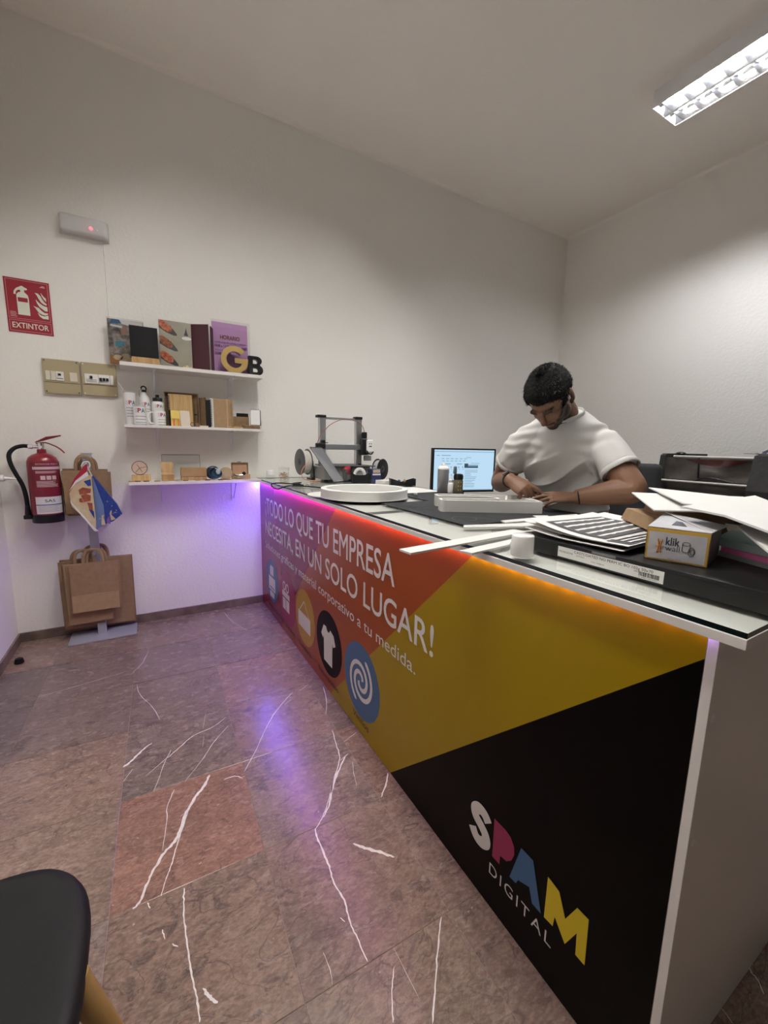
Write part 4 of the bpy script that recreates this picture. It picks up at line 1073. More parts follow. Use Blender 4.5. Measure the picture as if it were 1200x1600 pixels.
def block(name, label, cat, xa, xb, ya, yb_, z0, z1, m, grp=None, bev=.001):
    mb = MB(); mb.box(xa, xb, ya, yb_, z0, z1, bev)
    return tag(obj(name, mb, m, origin=((xa+xb)/2, (ya+yb_)/2, z0)), label, cat, grp)
t = thing('black_notebook', 'narrow black wire-bound pad beside the sports bottle', 'notebook', (-.622, -.13, S2))
mb = MB(); mb.box(-.626, -.610, -.150, -.115, S2, S2+.106, .001); obj('cover', mb, BLACK, t)
mb = MB()
for k in range(9): mb.cyl((-.609, -.151, S2+.012+k*.0105), (-.603, -.151, S2+.012+k*.0105), .0022, n=6)
obj('wire_binding', mb, STEEL, t, kind='stuff')
t = thing('sticky_note_pad', 'yellow sticky note pad with coloured page flags below it', 'sticky notes', (-.588, -.165, S2))
mb = MB(); mb.box(-.616, -.562, -.166, -.160, S2, S2+.104); obj('backing', mb, mat('pale_yellow', (.74, .58, .22), .7), t)
mb = MB(); mb.box(-.616, -.564, -.170, -.166, S2+.050, S2+.104); obj('note_block', mb, mat('note_yellow', (.80, .62, .16), .7), t)
for k, c3 in enumerate(((.80, .50, .10), (.70, .13, .08), (.72, .50, .12), (.55, .50, .10), (.74, .20, .06))):
    mb = MB(); mb.box(-.612+k*.0095, -.604+k*.0095, -.169, -.166, S2+.001, S2+.047); obj('page_flag', mb, mat('flag_%d' % k, c3, .7), t)
t = thing('note_pad', 'small blank off-white note pad leaning on the bamboo notebook', 'note pad', (-.524, -.160, S2))
mb = MB(); mb.slab([(-.556, -.172, S2), (-.496, -.172, S2), (-.500, -.155, S2+.106), (-.560, -.155, S2+.106)], (0, .005, 0)); obj('sheets', mb, mat('off_white_card', (.66, .58, .49), .7), t)
t = thing('bamboo_notebook_set', 'bamboo notebook and pen lying in an open dark kraft gift box stood upright', 'notebook', (-.536, -.06, S2))
mb = MB(); mb.box(-.645, -.428, -.046, -.043, S2+.001, S2+.233)
mb.box(-.645, -.428, -.075, -.046, S2+.229, S2+.233); mb.box(-.645, -.428, -.075, -.046, S2+.0005, S2+.004); mb.box(-.645, -.641, -.075, -.046, S2+.004, S2+.229); mb.box(-.432, -.428, -.075, -.046, S2+.004, S2+.229)
obj('gift_box', mb, KRAFT_D, t)
mb = MB(); mb.box(-.620, -.470, -.068, -.047, S2+.006, S2+.222, .001); obj('bamboo_cover', mb, BAMBOO, t)
mb = MB()
for k in range(15): mb.cyl((-.632, -.066, S2+.020+k*.0132), (-.613, -.0700, S2+.020+k*.0132), .0026, n=6)
obj('wire_binding', mb, DARK, t, kind='stuff')
mb = MB(); mb.cyl((-.452, -.066, S2+.02), (-.452, -.066, S2+.165), .0042, n=10); obj('pen', mb, WOOD_D, t, smooth=True)
mb = MB(); mb.box(-.461, -.443, -.0705, -.0625, S2+.085, S2+.093); obj('pen_loop', mb, BLACK, t)
t = thing('keyring', 'dark metal key ring with a wooden tag in front of the bamboo notebook', 'key ring', (-.475, -.175, S2))
mb = MB(); mb.tube([(-.485+.013*cos(a), -.178, S2+.0152+.013*sin(a)) for a in [2*pi*k/16 for k in range(16)]], .0020, 6, closed=True); obj('split_ring', mb, DARK, t, smooth=True)
mb = MB(); mb.box(-.470, -.446, -.182, -.168, S2, S2+.024, .003); obj('wooden_tag', mb, WOOD_D, t)
block('card_stack', 'short stack of cream cards lying beside the key ring', 'cards', -.440, -.385, -.180, -.125, S2, S2+.010, mat('cream_card', (.64, .54, .40), .7))
t = thing('notebook', 'black notebook leaning in a brown sleeve between bamboo set and kraft notebook', 'notebook', (-.40, -.09, S2))
mb = MB(); mb.slab([(-.424, -.060, S2), (-.424, -.050, S2), (-.386, -.12, S2), (-.392, -.128, S2)], (0, 0, .208)); obj('sleeve', mb, KRAFT_D, t)
mb = MB(); mb.slab([(-.392, -.130, S2), (-.384, -.124, S2), (-.362, -.138, S2), (-.362, -.150, S2)], (0, 0, .190)); obj('black_cover', mb, BLACK, t)
t = thing('kraft_notebook', 'kraft spiral notebook with a white wire spine and a pen at its edge', 'notebook', (-.28, -.12, S2))
mb = MB(); mb.box(-.345, -.205, -.118, -.106, S2, S2+.205, .001); obj('kraft_cover', mb, KRAFT2, t)
mb = MB(); mb.box(-.362, -.338, -.121, -.104, S2+.002, S2+.204, .003); obj('white_spine', mb, PAPER, t)
mb = MB()
for k in range(15): mb.cyl((-.363, -.1222, S2+.016+k*.0126), (-.351, -.1226, S2+.016+k*.0126), .0026, n=6)
obj('wire_binding', mb, INK, t, kind='stuff')
mb = MB(); mb.box(-.250, -.240, -.1195, -.1175, S2, S2+.205); obj('elastic_band', mb, mat('tan_elastic', (.50, .33, .20), .7), t)
mb = MB(); mb.cyl((-.212, -.124, S2+.020), (-.212, -.124, S2+.150), .0035, n=10); mb.cyl((-.212, -.124, S2+.150), (-.212, -.124, S2+.180), .0045, n=10); obj('pen', mb, mat('brass', (.62, .45, .22), .3, metal=.8), t, smooth=True)
t = thing('desk_organiser', 'low kraft desk organiser with a black pad and white ring pad in it', 'desk organiser', (-.14, -.07, S2))
mb = MB(); mb.box(-.200, -.085, -.080, -.030, S2+.018, S2+.090, .001); mb.box(-.200, -.030, -.120, -.030, S2, S2+.018, .001); obj('kraft_tray', mb, KRAFT, t)
mb = MB(); mb.box(-.172, -.088, -.076, -.040, S2+.090, S2+.116, .001); obj('black_pad', mb, BLACK, t)
mb = MB(); mb.box(-.198, -.175, -.076, -.040, S2+.090, S2+.114, .001); obj('ring_pad', mb, PAPER, t)
t = thing('wooden_display_tray', 'flat wooden tray at the front edge of the middle shelf', 'tray', (-.13, -.165, S2))
mb = MB(); mb.box(-.150, -.030, -.190, -.140, S2, S2+.024, .002); obj('tray_body', mb, WOOD_D, t)
mb = MB(); mb.box(-.225, -.152, -.190, -.145, S2, S2+.010, .002); obj('tray_wing', mb, WOOD, t)
for k in range(6):
    mb = MB(); mb.ellipsoid((-.262+k*.015, -.178+.004*(k % 2), S2+.006), (.011, .007, .006), 12, 8)
    tag(obj('wooden_charm', mb, WOOD, smooth=True, origin=(-.262+k*.015, -.178+.004*(k % 2), S2)), ('leftmost', 'second', 'third', 'fourth', 'fifth', 'rightmost')[k]+' of six tiny wooden charms in a row at the foot of the kraft notebook', 'charm', 'wooden charms on the middle shelf')
t = thing('flip_pad', 'white top-spiral flip pad propped on its black easel back', 'note pad', (-.06, -.15, S2))
mb = MB(); mb.slab([(-.098, -.1945, S2+.030), (-.030, -.1945, S2+.030), (-.022, -.160, S2+.140), (-.088, -.160, S2+.140)], (0, .006, 0)); obj('sheets', mb, PAPER, t)
mb = MB(); mb.slab([(-.024, -.188, S2), (-.012, -.150, S2), (-.018, -.150, S2+.138), (-.022, -.154, S2+.138)], (0, -.0, .0001)); mb.slab([(-.100, -.187, S2+.026), (-.020, -.187, S2+.026), (-.014, -.150, S2+.140), (-.086, -.150, S2+.140)], (0, .003, 0)); obj('easel_back', mb, BLACK, t)
mb = MB()
for k in range(9): mb.tube([(-.084+k*.0072+.0001*j, -.158+.006*cos(j), S2+.142+.006*sin(j)) for j in [2*pi*q/8 for q in range(8)]], .0012, 5, closed=True)
obj('wire_binding', mb, STEEL, t, kind='stuff')

# ------------------------------------------------------------------ bottom shelf
t = thing('wooden_clock_slice', 'round bark-edged wood slice engraved with lines on a small wooden base', 'wood slice', (-.815, -.10, S3))
mb = MB(); mb.box(-.868, -.757, -.125, -.075, S3, S3+.040, .002); obj('wooden_base', mb, BAMBOO, t)
mb = MB(); mb.cyl((-.820, -.108, S3+.087), (-.820, -.094, S3+.087), .0475, n=36); obj('bark_ring', mb, WOOD_D, t, smooth=True)
mb = MB(); mb.cyl((-.820, -.1085, S3+.087), (-.820, -.1045, S3+.087), .0425, n=36); obj('slice_face', mb, mat('pale_slice', (.60, .47, .36), .6), t, smooth=True)
mb = MB()
for a, r in ((.2, .040), (2.1, .030), (4.0, .038), (5.2, .030)):
    mb.tube([(-.820, -.1092, S3+.087), (-.820+r*cos(a), -.1092, S3+.087+r*sin(a))], .0016, 6)
obj('engraved_lines', mb, WOOD_D, t, kind='stuff')
t = thing('phone_holder', 'stepped wooden phone holder with engraved words on the bottom shelf', 'phone holder', (-.654, -.12, S3))
mb = MB(); mb.prism([(-.165, S3), (-.075, S3), (-.075, S3+.118), (-.088, S3+.126), (-.108, S3+.062), (-.118, S3+.055), (-.125, S3+.045), (-.165, S3+.040)], (-.692, 0, 0), Y, Z, X*.076); obj('wooden_body', mb, WOOD, t)
mb = MB(); text(mb, 'REGALOS', (-.684, -.0945, S3+.098), X, Vector((0, .30, .954)), .058, .012, .01); 
for q in mb.bm.verts: q.co.y -= .0016
obj('engraved_words', mb, WOOD_D, t, clean=False, kind='stuff')
t = thing('acrylic_plaque', 'clear acrylic plaque standing at the back of the bottom shelf', 'plaque', (-.56, -.05, S3))
mb = MB(); mb.box(-.682, -.440, -.060, -.052, S3, S3+.174, .0005); obj('acrylic_sheet', mb, ACRYL, t)
mb = MB(); mb.box(-.682, -.440, -.0605, -.0515, S3+.1742, S3+.1775); obj('top_edge', mb, mat('acrylic_cut_edge', (.05, .055, .055), .1), t)
mb = MB(); mb.box(-.6845, -.6822, -.0605, -.0515, S3, S3+.1775); mb.box(-.4398, -.438, -.0605, -.0515, S3, S3+.1775); obj('side_edges', mb, mat('acrylic_side_edge', (.20, .21, .21), .15), t, kind='stuff')
t = thing('wooden_box', 'closed flat kraft-brown wooden box in front of the acrylic plaque', 'box', (-.488, -.12, S3))
mb = MB(); mb.box(-.572, -.406, -.150, -.090, S3, S3+.024, .002); obj('box_base', mb, WOOD, t)
mb = MB(); mb.box(-.572, -.406, -.146, -.086, S3+.026, S3+.088, .002); obj('box_lid', mb, mat('kraft_wood', (.42, .27, .13), .6, col2=(.36, .22, .10), nscale=14), t)
t = thing('fabric_roll', 'blue and black rolled lanyard bundle on the bottom shelf', 'lanyard', (-.355, -.12, S3))
RIBB = mat('lanyard_blue', (.035, .12, .21), .5, col2=(.02, .06, .12), nscale=60)
for k, (r, yy, m) in enumerate(((.046, -.115, mat('lanyard_navy', (.012, .016, .035), .5)), (.040, -.135, RIBB), (.030, -.150, RIBB))):
    mb = MB(); mb.tube([(-.360+k*.012+r*cos(a), yy+.004*sin(3*a), S3+.0505-(.002*k)+r*.98*sin(a)) for a in [2*pi*q/24 for q in range(24)]], (.0035, .011), 8, closed=True, flat=(1, 0, 0)); obj('ribbon_loop', mb, m, t, smooth=True)
mb = MB(); mb.cyl((-.372, -.128, S3+.047), (-.366, -.108, S3+.047), .040, n=28); obj('rolled_core', mb, mat('lanyard_navy'), t, smooth=True)
mb = MB(); mb.cyl((-.345, -.148, S3+.040), (-.342, -.132, S3+.040), .030, n=28); obj('rolled_core', mb, RIBB, t, smooth=True)
mb = MB(); mb.ellipsoid((-.330, -.160, S3+.062), (.016, .006, .022), 14, 10); obj('pale_badge', mb, mat('badge_pale', (.45, .55, .58), .4), t, smooth=True)
t = thing('round_coaster', 'round pale wooden disc leaning beside the blue lanyards', 'coaster', (-.275, -.13, S3))
mb = MB(); mb.cyl((-.275, -.142, S3+.047), (-.275, -.134, S3+.049), .046, n=36); obj('disc', mb, mat('pale_wood_disc', (.66, .54, .36), .55, col2=(.60, .46, .29), nscale=12), t, smooth=True)
mb = MB(); mb.box(-.310, -.245, -.165, -.115, S3, S3+.006); obj('disc_foot', mb, WOOD_D, t)
t = thing('wooden_jewellery_box', 'small open wooden box with a metal bracelet hung over its front', 'box', (-.165, -.10, S3))
PW = mat('pink_wood', (.52, .34, .22), .55, col2=(.46, .29, .18), nscale=12)
mb = MB(); mb.box(-.228, -.102, -.150, -.085, S3, S3+.036, .002); obj('box_base', mb, PW, t)
mb = MB(); mb.box(-.226, -.104, -.084, -.076, S3+.030, S3+.122, .002); lid = obj('box_lid', mb, PW, t)
mb = MB(); mb.box(-.226, -.104, -.090, -.084, S3+.112, S3+.122); mb.box(-.226, -.218, -.090, -.084, S3+.036, S3+.112); mb.box(-.112, -.104, -.090, -.084, S3+.036, S3+.112); obj('lid_frame', mb, WOOD_D, lid)
mb = MB(); mb.box(-.180, -.155, -.084, -.074, S3+.124, S3+.128); obj('clasp', mb, DARK, lid)
mb = MB(); mb.tube([(-.226, -.156, S3+.040), (-.210, -.160, S3+.028), (-.185, -.162, S3+.024), (-.160, -.160, S3+.030), (-.142, -.156, S3+.040)], (.002, .007), 8, smooth=4, flat=(0, 1, 0)); obj('bracelet', mb, CHROME, t, smooth=True)
mb = MB(); mb.ellipsoid((-.150, -.158, S3+.044), (.014, .006, .014), 16, 10); obj('dark_stone', mb, BLACK, t, smooth=True)
coin_l = ['round wooden token at the left end of the bottom shelf edge', 'dark round token left of centre under the wood slice base', 'dark round token under the right end of the wood slice base',
    'pale round token just left of the phone holder', 'round token in front of the phone holder', 'round token at the left corner of the closed wooden box', 'dark round token in front of the closed wooden box, left of two',
    'round token in front of the closed wooden box, right of two', 'dark round token at the foot of the blue lanyard bundle', 'round token in front of the round pale coaster', 'round token at the left corner of the open jewellery box']
coin_x = [-.868, -.835, -.785, -.722, -.668, -.600, -.548, -.470, -.405, -.318, -.262]
for k, xx in enumerate(coin_x):
    m = (WOOD, WOOD_D, WOOD_D, WOOD, BAMBOO, WOOD, WOOD_D)[k % 7]
    mb = MB(); mb.lathe([(0, 0), (.017, 0), (.018, .002), (.018, .005), (.016, .0065), (0, .0065)], (0, 0, 0), 20)
    o = obj('wooden_token', mb, m, smooth=True); o.location = (xx, -.180+.003*(k % 3-1), S3)
    tag(o, coin_l[k], 'token', 'wooden tokens on the bottom shelf')

# ================================================================== ON THE COUNTER
t = thing('small_jar', 'small white-lidded clear jar near the wall end of the counter', 'jar', (.055, -.115, G))
c_ = (.058, -.115, G)
mb = MB(); mb.lathe([(.037, .0), (.040, .003), (.040, .014), (.036, .018), (.028, .020), (.028, .026), (.0, .026)], c_, 28); obj('clear_base', mb, GLASS, t, smooth=True)
mb = MB(); mb.lathe([(0, .0265), (.028, .0265), (.030, .029), (.030, .062), (.028, .065), (0, .065)], c_, 28); obj('white_lid', mb, mat('bright_white', (.86, .86, .85), .35), t, smooth=True)
t = thing('glass_jar', 'clear jar of copper-coloured screws beside the small white-lidded jar', 'jar', (.115, -.285, G))
c_ = (.115, -.285, G)
mb = MB(); mb.lathe([(.0, .001), (.037, .001), (.039, .004), (.039, .083), (.036, .087)], c_, 32); obj('jar_wall', mb, GLASS, t, smooth=True)
mb = MB(); mb.lathe([(.0395, .080), (.0405, .082), (.0405, .094), (.039, .096), (0, .0962)], c_, 32); obj('clear_lid', mb, GLASS, t, smooth=True)
COPPER = mat('copper_bits', (.36, .16, .075), .35, metal=.7, col2=(.55, .36, .22), nscale=90)
rs = random.Random(5)
mb = MB()
for k in range(150):
    a = rs.uniform(0, 2*pi); r = .034*math.sqrt(rs.random()); zz = .005+.052*rs.random()
    p = Vector((c_[0]+r*cos(a), c_[1]+r*sin(a), G+zz)); d = Vector((rs.uniform(-1, 1), rs.uniform(-1, 1), rs.uniform(-.6, .6))).normalized()*rs.uniform(.003, .007)
    if (Vector((p.x+d.x*1.2-c_[0], p.y+d.y*1.2-c_[1]))).length > .0375: continue
    mb.cyl(p-d, p+d, .0018, .0012, 5)
obj('screws', mb, COPPER, t, kind='stuff')

# left filament spool on its stand
SPOOL = mat('spool_grey', (.085, .085, .09), .45); FIL_W = mat('filament_white', (.62, .60, .55), .5, bump=.4, bscale=300)
def spool(cen, axis, R_, W_, m_fil, m_fl, label, rf):
    t = thing('filament_spool', label, 'filament spool', (cen[0], cen[1], cen[2]-R_), 'filament spools')
    A = Vector(axis).normalized(); M = A.to_track_quat('Z', 'Y').to_matrix().to_4x4(); M.translation = Vector(cen)
    for s_ in (-1, 1):
        mb = MB(); z = s_*W_/2
        n = 40; prof = [(.028, -.002), (R_-.003, -.002), (R_, 0), (R_-.003, .002), (.028, .002)]
        mb.lathe(prof+[prof[0]], (0, 0, z), n, M=M)
        obj('flange', mb, m_fl, t, smooth=True)
    mb = MB(); mb.lathe([(.027, -W_/2+.002), (rf, -W_/2+.002), (rf, W_/2-.002), (.027, W_/2-.002), (.027, -W_/2+.002)], (0, 0, 0), 40, M=M); obj('wound_filament', mb, m_fil, t, smooth=True)
    mb = MB(); mb.lathe([(.012, -W_/2-.003), (.027, -W_/2-.003), (.027, W_/2+.003), (.012, W_/2+.003), (.012, -W_/2-.003)], (0, 0, 0), 24, M=M); obj('hub', mb, DARK, t, smooth=True)
    return t
spool((.275, -.27, 1.176), (.995, .10, 0), .100, .062, FIL_W, SPOOL, 'spool of white filament on a stand left of the three-dimensional printer', .086)
t = thing('spool_stand', 'black spool stand carrying the white filament spool', 'stand', (.30, -.27, G))
mb = MB(); mb.cyl((.240, -.2735, 1.176), (.352, -.262, 1.176), .010, n=16); obj('axle', mb, BLACK, t, smooth=True)
mb = MB(); mb.slab([(.345, -.22, G), (.345, -.305, G), (.345, -.274, 1.186), (.345, -.252, 1.186)], (.008, .001, 0)); obj('upright', mb, BLACK, t)
mb = MB(); mb.box(.32, .352, -.32, -.205, G, G+.010, .002); obj('stand_foot', mb, BLACK, t)
FIL_O = mat('filament_orange', (.62, .22, .10), .4)
mb = MB(); mb.tube([(.290, -.372, 1.20), (.268, -.405, 1.185), (.225, -.42, 1.145), (.205, -.42, 1.10), (.222, -.43, 1.058), (.27, -.45, 1.046), (.30, -.47, 1.050), (.315, -.46, 1.046), (.29, -.44, 1.045), (.33, -.47, 1.046)], .0022, 6, smooth=6)
tag(obj('filament_tube', mb, FIL_O, smooth=True), 'orange filament looping down beside the white spool', 'filament')
for k, (a, b) in enumerate(((.262, -.475), (.285, -.485), (.305, -.468), (.322, -.482))):
    mb = MB(); mb.ellipsoid((a, b, G+.005), (.013, .009, .005), 10, 6)
    tag(obj('plastic_scrap', mb, mat('scrap_salmon', (.60, .33, .22), .5), origin=(a, b, G)), ('leftmost', 'second', 'third', 'rightmost')[k]+' of the four salmon plastic scraps by the printer base', 'scrap', 'plastic scraps')

# desktop 3D printer
t = thing('desktop_printer', 'open-frame grey desktop printer with a gantry standing by the back wall', 'printer', (.55, -.35, G))
mb = MB(); mb.box(.355, .74, -.50, -.18, G+.012, G+.105, .006); obj('base_box', mb, mat('printer_base', (.30, .30, .29), .45), t)
for xx in (.375, .72):
    for yy in (-.48, -.20):
        mb = MB(); mb.cyl((xx, yy, G), (xx, yy, G+.012), .014, n=12); obj('rubber_foot', mb, BLACK, t)
mb = MB(); mb.box(.405, .765, -.53, -.165, G+.108, G+.116, .003); obj('heated_bed', mb, DARK, t)
for k, xx in enumerate((.395, .700)):
    mb = MB(); mb.box(xx-.024, xx+.024, -.372, -.328, G+.10, 1.515, .003); obj('column', mb, ALU, t)
    mb = MB(); mb.box(xx-.033-(.01 if k == 0 else 0), xx+.026, -.378, -.322, 1.512, 1.532, .004); obj('column_cap', mb, BLACK, t)
mb = MB(); mb.box(.419, .676, -.360, -.340, 1.502, 1.520, .002); obj('top_beam', mb, ALU, t)
mb = MB(); mb.box(.355, .735, -.398, -.374, 1.274, 1.316, .003); obj('gantry_beam', mb, GREYM, t)
mb = MB(); mb.box(.330, .402, -.412, -.372, 1.280, 1.322, .006); mb.box(.372, .400, -.408, -.376, 1.322, 1.345, .004); mb.box(.395, .425, -.40, -.38, 1.322, 1.328); obj('tensioner', mb, BLACK, t)
mb = MB(); mb.box(.700, .752, -.432, -.376, 1.235, 1.365, .008); mb.box(.712, .745, -.425, -.385, 1.365, 1.415, .006); th_ = obj('tool_head', mb, BLACK, t)
mb = MB(); mb.box(.734, .792, -.445, -.404, 1.255, 1.356, .008); obj('head_cover', mb, WHITE, th_)
for (a, b, c_, d) in ((.752, .759, 1.320, 1.328), (.768, .775, 1.320, 1.328), (.752, .775, 1.300, 1.308)):
    mb = MB(); mb.box(a, b, -.4462, -.4445, c_, d); obj('cover_slot', mb, BLACK, th_)
mb = MB(); mb.tube([(.736, -.44, 1.27), (.745, -.448, 1.250), (.770, -.450, 1.244), (.790, -.445, 1.262)], .006, 8, smooth=4); obj('air_duct', mb, BLACK, th_, smooth=True)
mb = MB(); mb.cyl((.760, -.42, 1.255), (.760, -.42, 1.232), .010, .003, 12); obj('nozzle', mb, CHROME, th_, smooth=True)
mb = MB(); mb.box(.738, .796, -.402, -.374, 1.190, 1.232, .002); obj('motor', mb, mat('motor_grey', (.36, .36, .35), .5), t)
mb = MB(); mb.box(.690, .705, -.405, -.372, 1.142, 1.168, .002); obj('end_stop', mb, BLACK, t)
mb = MB(); mb.tube([(.335, -.400, 1.318), (.365, -.41, 1.38), (.43, -.42, 1.455), (.52, -.425, 1.498), (.62, -.42, 1.500), (.70, -.41, 1.468), (.728, -.405, 1.42), (.735, -.402, 1.37)], .0028, 8, smooth=6); obj('feed_tube', mb, mat('tube_brick', (.36, .15, .12), .4), t, smooth=True)
# tilted grey plate leaning on the gantry
t = thing('leaning_panel', 'long grey panel with black edges leaning against the printer', 'panel', (.40, -.62, G))
pl = [Vector((.370, -.640, G+.002)), Vector((.440, -.655, G+.012)), Vector((.352, -.455, 1.283)), Vector((.264, -.440, 1.286))]
nrm = (pl[1]-pl[0]).cross(pl[3]-pl[0]).normalized()
mb = MB(); mb.slab(pl, nrm*.012); obj('panel_frame', mb, BLACK, t)
ce = sum(pl, Vector())/4; q = [ce+(p-ce)*.93 for p in pl]
sg = -1 if nrm.y > 0 else 1
mb = MB(); mb.slab([p+nrm*(.0124 if sg > 0 else -.0014) for p in q], nrm*.001); obj('panel_face', mb, mat('panel_grey', (.085, .088, .097), .5), t)
# things in front of the printer
t = thing('clear_cup', 'clear plastic cup holding a red part in front of the printer', 'cup', (.505, -.585, G))
c_ = (.505, -.585, G)
mb = MB(); mb.lathe([(0, .001), (.034, .001), (.050, .092), (.0525, .094), (.0525, .097)], c_, 32); obj('cup_wall', mb, glass_mat('smoky_plastic', (.62, .62, .63), .05, .08), t, smooth=True)
mb = MB(); mb.ellipsoid((.493, -.585, G+.092), (.024, .02, .020), 14, 10); mb.box(.485, .520, -.60, -.575, G+.055, G+.115, .004); obj('red_part', mb, mat('red_plastic', (.42, .02, .035), .4), t, smooth=True)
mb = MB(); mb.box(.474, .500, -.60, -.56, G+.01, G+.08, .003); obj('grey_part', mb, GREYM, t)
def open_tray(name, label, cat, cx_, cy_, w_, d_, h_, m, ang=0, dip=.5):
    """a black tray with scooped sides, open at the top"""
    R = Matrix.Translation((cx_, cy_, 0)) @ Matrix.Rotation(ang, 4, 'Z')
    t = thing(name, label, cat, (cx_, cy_, G))
    mb = MB(); mb.box(-w_/2, w_/2, -d_/2, d_/2, G, G+.003, M=R); obj('tray_floor', mb, m, t)
    prof = [(-w_/2, G+.003), (w_/2, G+.003), (w_/2, G+h_), (w_*.28, G+h_*.78), (0, G+h_*dip), (-w_*.28, G+h_*.78), (-w_/2, G+h_)]
    for yy in (-d_/2, d_/2-.003):
        mb = MB(); mb.prism([(a, b) for a, b in prof], R @ Vector((0, yy, 0)), R.to_3x3() @ X, Z, (R.to_3x3() @ Y)*.003); obj('side', mb, m, t)
    for xx in (-w_/2, w_/2-.003):
        mb = MB(); mb.box(xx, xx+.003, -d_/2+.003, d_/2-.003, G+.003, G+h_, M=R); obj('end', mb, m, t)
    return t
open_tray('parts_tray', 'black scooped tray in front of the printer with white rings behind it', 'tray', .560, -.690, .135, .07, .072, BLACK, -.25, .75)
mb = MB(); mb.tube([(.575+.040*cos(a), -.638, 1.098+.040*sin(a)) for a in [2*pi*k/32 for k in range(32)]], (.003, .012), 8, closed=True, flat=(0, 1, 0))
o = obj('plastic_ring', mb, WHITE, smooth=True); tag(o, 'white plastic ring standing on edge behind the black scooped tray', 'ring')
t = thing('product_box', 'small dark blue box with a pale printed top beside the scooped tray', 'box', (.70, -.63, G))
mb = MB(); mb.box(.662, .742, -.665, -.600, G, G+.098, .002); obj('box_body', mb, mat('box_navy', (.022, .030, .10), .4), t)
mb = MB(); mb.box(.672, .732, -.6660, -.6648, G+.070, G+.094); obj('pale_print', mb, mat('box_print', (.55, .42, .32), .5), t)
mb = MB(); mb.box(.668, .736, -.6660, -.6648, G+.052, G+.064); obj('white_print', mb, PAPER, t)
spool((.852, -.45, 1.0420+.083), (.45, -.89, 0), .083, .050, mat('filament_clear', (.40, .40, .43), .35), BLACK, 'black-rimmed spool of pale grey filament standing right of the printer', .070).location.z = 1.042
t = open_tray('parts_tray', 'low black scooped tray of small printed parts right of the printer', 'tray', .755, -.940, .175, .075, .048, BLACK, -.35, .45)
mb = MB(); mb.lathe([(0, 0), (.011, 0), (.012, .004), (.010, .03), (.006, .036), (0, .037)], (0, 0, 0), 14); o = obj('printed_figure', mb, mat('navy_plastic', (.02, .05, .16), .4), smooth=True); o.location = (.735, -.930, G+.0032); tag(o, 'small navy printed part standing in the low black tray', 'part')
mb = MB(); mb.lathe([(0, 0), (.009, 0), (.008, .022), (.011, .026), (.004, .040), (0, .041)], (0, 0, 0), 14); o = obj('printed_figure', mb, mat('tan_plastic', (.42, .26, .14), .5), smooth=True); o.location = (.770, -.945, G+.0032); tag(o, 'small tan printed part standing in the low black tray', 'part')
block('white_carton', 'low white carton lying behind the low black tray', 'carton', .62, .78, -.885, -.80, G, G+.030, PAPER)

# black cable hanging over the front edge
mb = MB(); mb.tube([(.10, -.78, 1.046), (.06, -.76, 1.050), (.02, -.70, 1.052), (-.02, -.62, 1.050), (-.048, -.55, 1.038), (-.052, -.60, 1.020), (-.045, -.68, 1.016), (-.040, -.75, 1.030), (-.01, -.80, 1.047), (.03, -.82, 1.048), (.08, -.86, 1.047), (.13, -.93, 1.046), (.16, -1.02, 1.046)], .0042, 8, smooth=6)
mb.tube([(.06, -.76, 1.052), (.05, -.70, 1.050), (.09, -.62, 1.047), (.15, -.58, 1.046)], .0042, 8, smooth=6)
mb.box(.035, .075, -.80, -.745, G+.001, G+.020, .006)
tag(obj('black_cable', mb, BLACK_MATTE, smooth=True), 'black cable with a knot hanging over the front edge of the counter', 'cable')
def flat_disc(name, label, cat, c, r, h, m):
    mb = MB(); mb.lathe([(0, 0), (r-.001, 0), (r, .001), (r, h-.001), (r-.001, h), (0, h)], (0, 0, 0), 48)
    o = obj(name, mb, m, smooth=True); o.location = c; return tag(o, label, cat)
flat_disc('paper_disc', 'thin white foam disc sticking out under the left side of the white ring', 'disc', (.075, -1.31, G), .13, .006, WHITE_PVC)
# big white ring (a light-box letter O)
t = thing('channel_ring', 'large white round channel ring lying on the counter', 'ring', (.185, -1.475, G))
c_ = (.185, -1.475, G)
mb = MB(); mb.lathe([(.222, .0065), (.222, .050), (.2195, .052), (.196, .052), (.194, .050), (.194, .012), (.194, .0065), (.222, .0065)], c_, 96); obj('ring_wall', mb, WHITE_PVC, t, smooth=True)
mb = MB(); mb.lathe([(0, .0065), (.194, .0065), (.194, .011), (0, .011)], c_, 96); obj('ring_back', mb, WHITE_PVC, t, smooth=True)
mb = MB(); mb.lathe([(.2225, .0065), (.2245, .0068), (.2245, .010), (.2222, .0104)], c_, 96); obj('rim_lip', mb, WHITE_PVC, t, smooth=True)
# cutting mat
MAT = mat('cutting_mat', (.020, .021, .023), .8, spec=.25, col2=(.030, .032, .034), nscale=200)
t = thing('cutting_mat', 'large dark grey cutting mat under the white letter tray', 'cutting mat', (.45, -1.88, G))
mb = MB(); mb.box(.150, .765, -2.300, -1.712, G, G+.003, .001); mb.box(.420, .765, -1.712, -1.40, G, G+.003); obj('mat_sheet', mb, MAT, t)
MLINE = mat('mat_grey_print', (.085, .09, .095), .7)
mb = MB()
o_, i_ = disc_pts(.232, -2.195, .046, 40), disc_pts(.232, -2.195, .043, 40)
mb._add([(a, b, G+.0034) for a, b in o_+i_], [(k, (k+1) % 40, 40+(k+1) % 40, 40+k) for k in range(40)]); obj('printed_circle', mb, MLINE, t, clean=False)
words('lettering', 'CUTTING MAT', (.262, -2.165, G+.0034), Vector((.50, -.866, 0)), Vector((.866, .50, 0)), .115, .014, MLINE, t, gap=9)
mb = MB()
for k in range(13): mb.box(.20+k*.045, .201+k*.045, -2.285, -1.72, G+.0031, G+.0033)
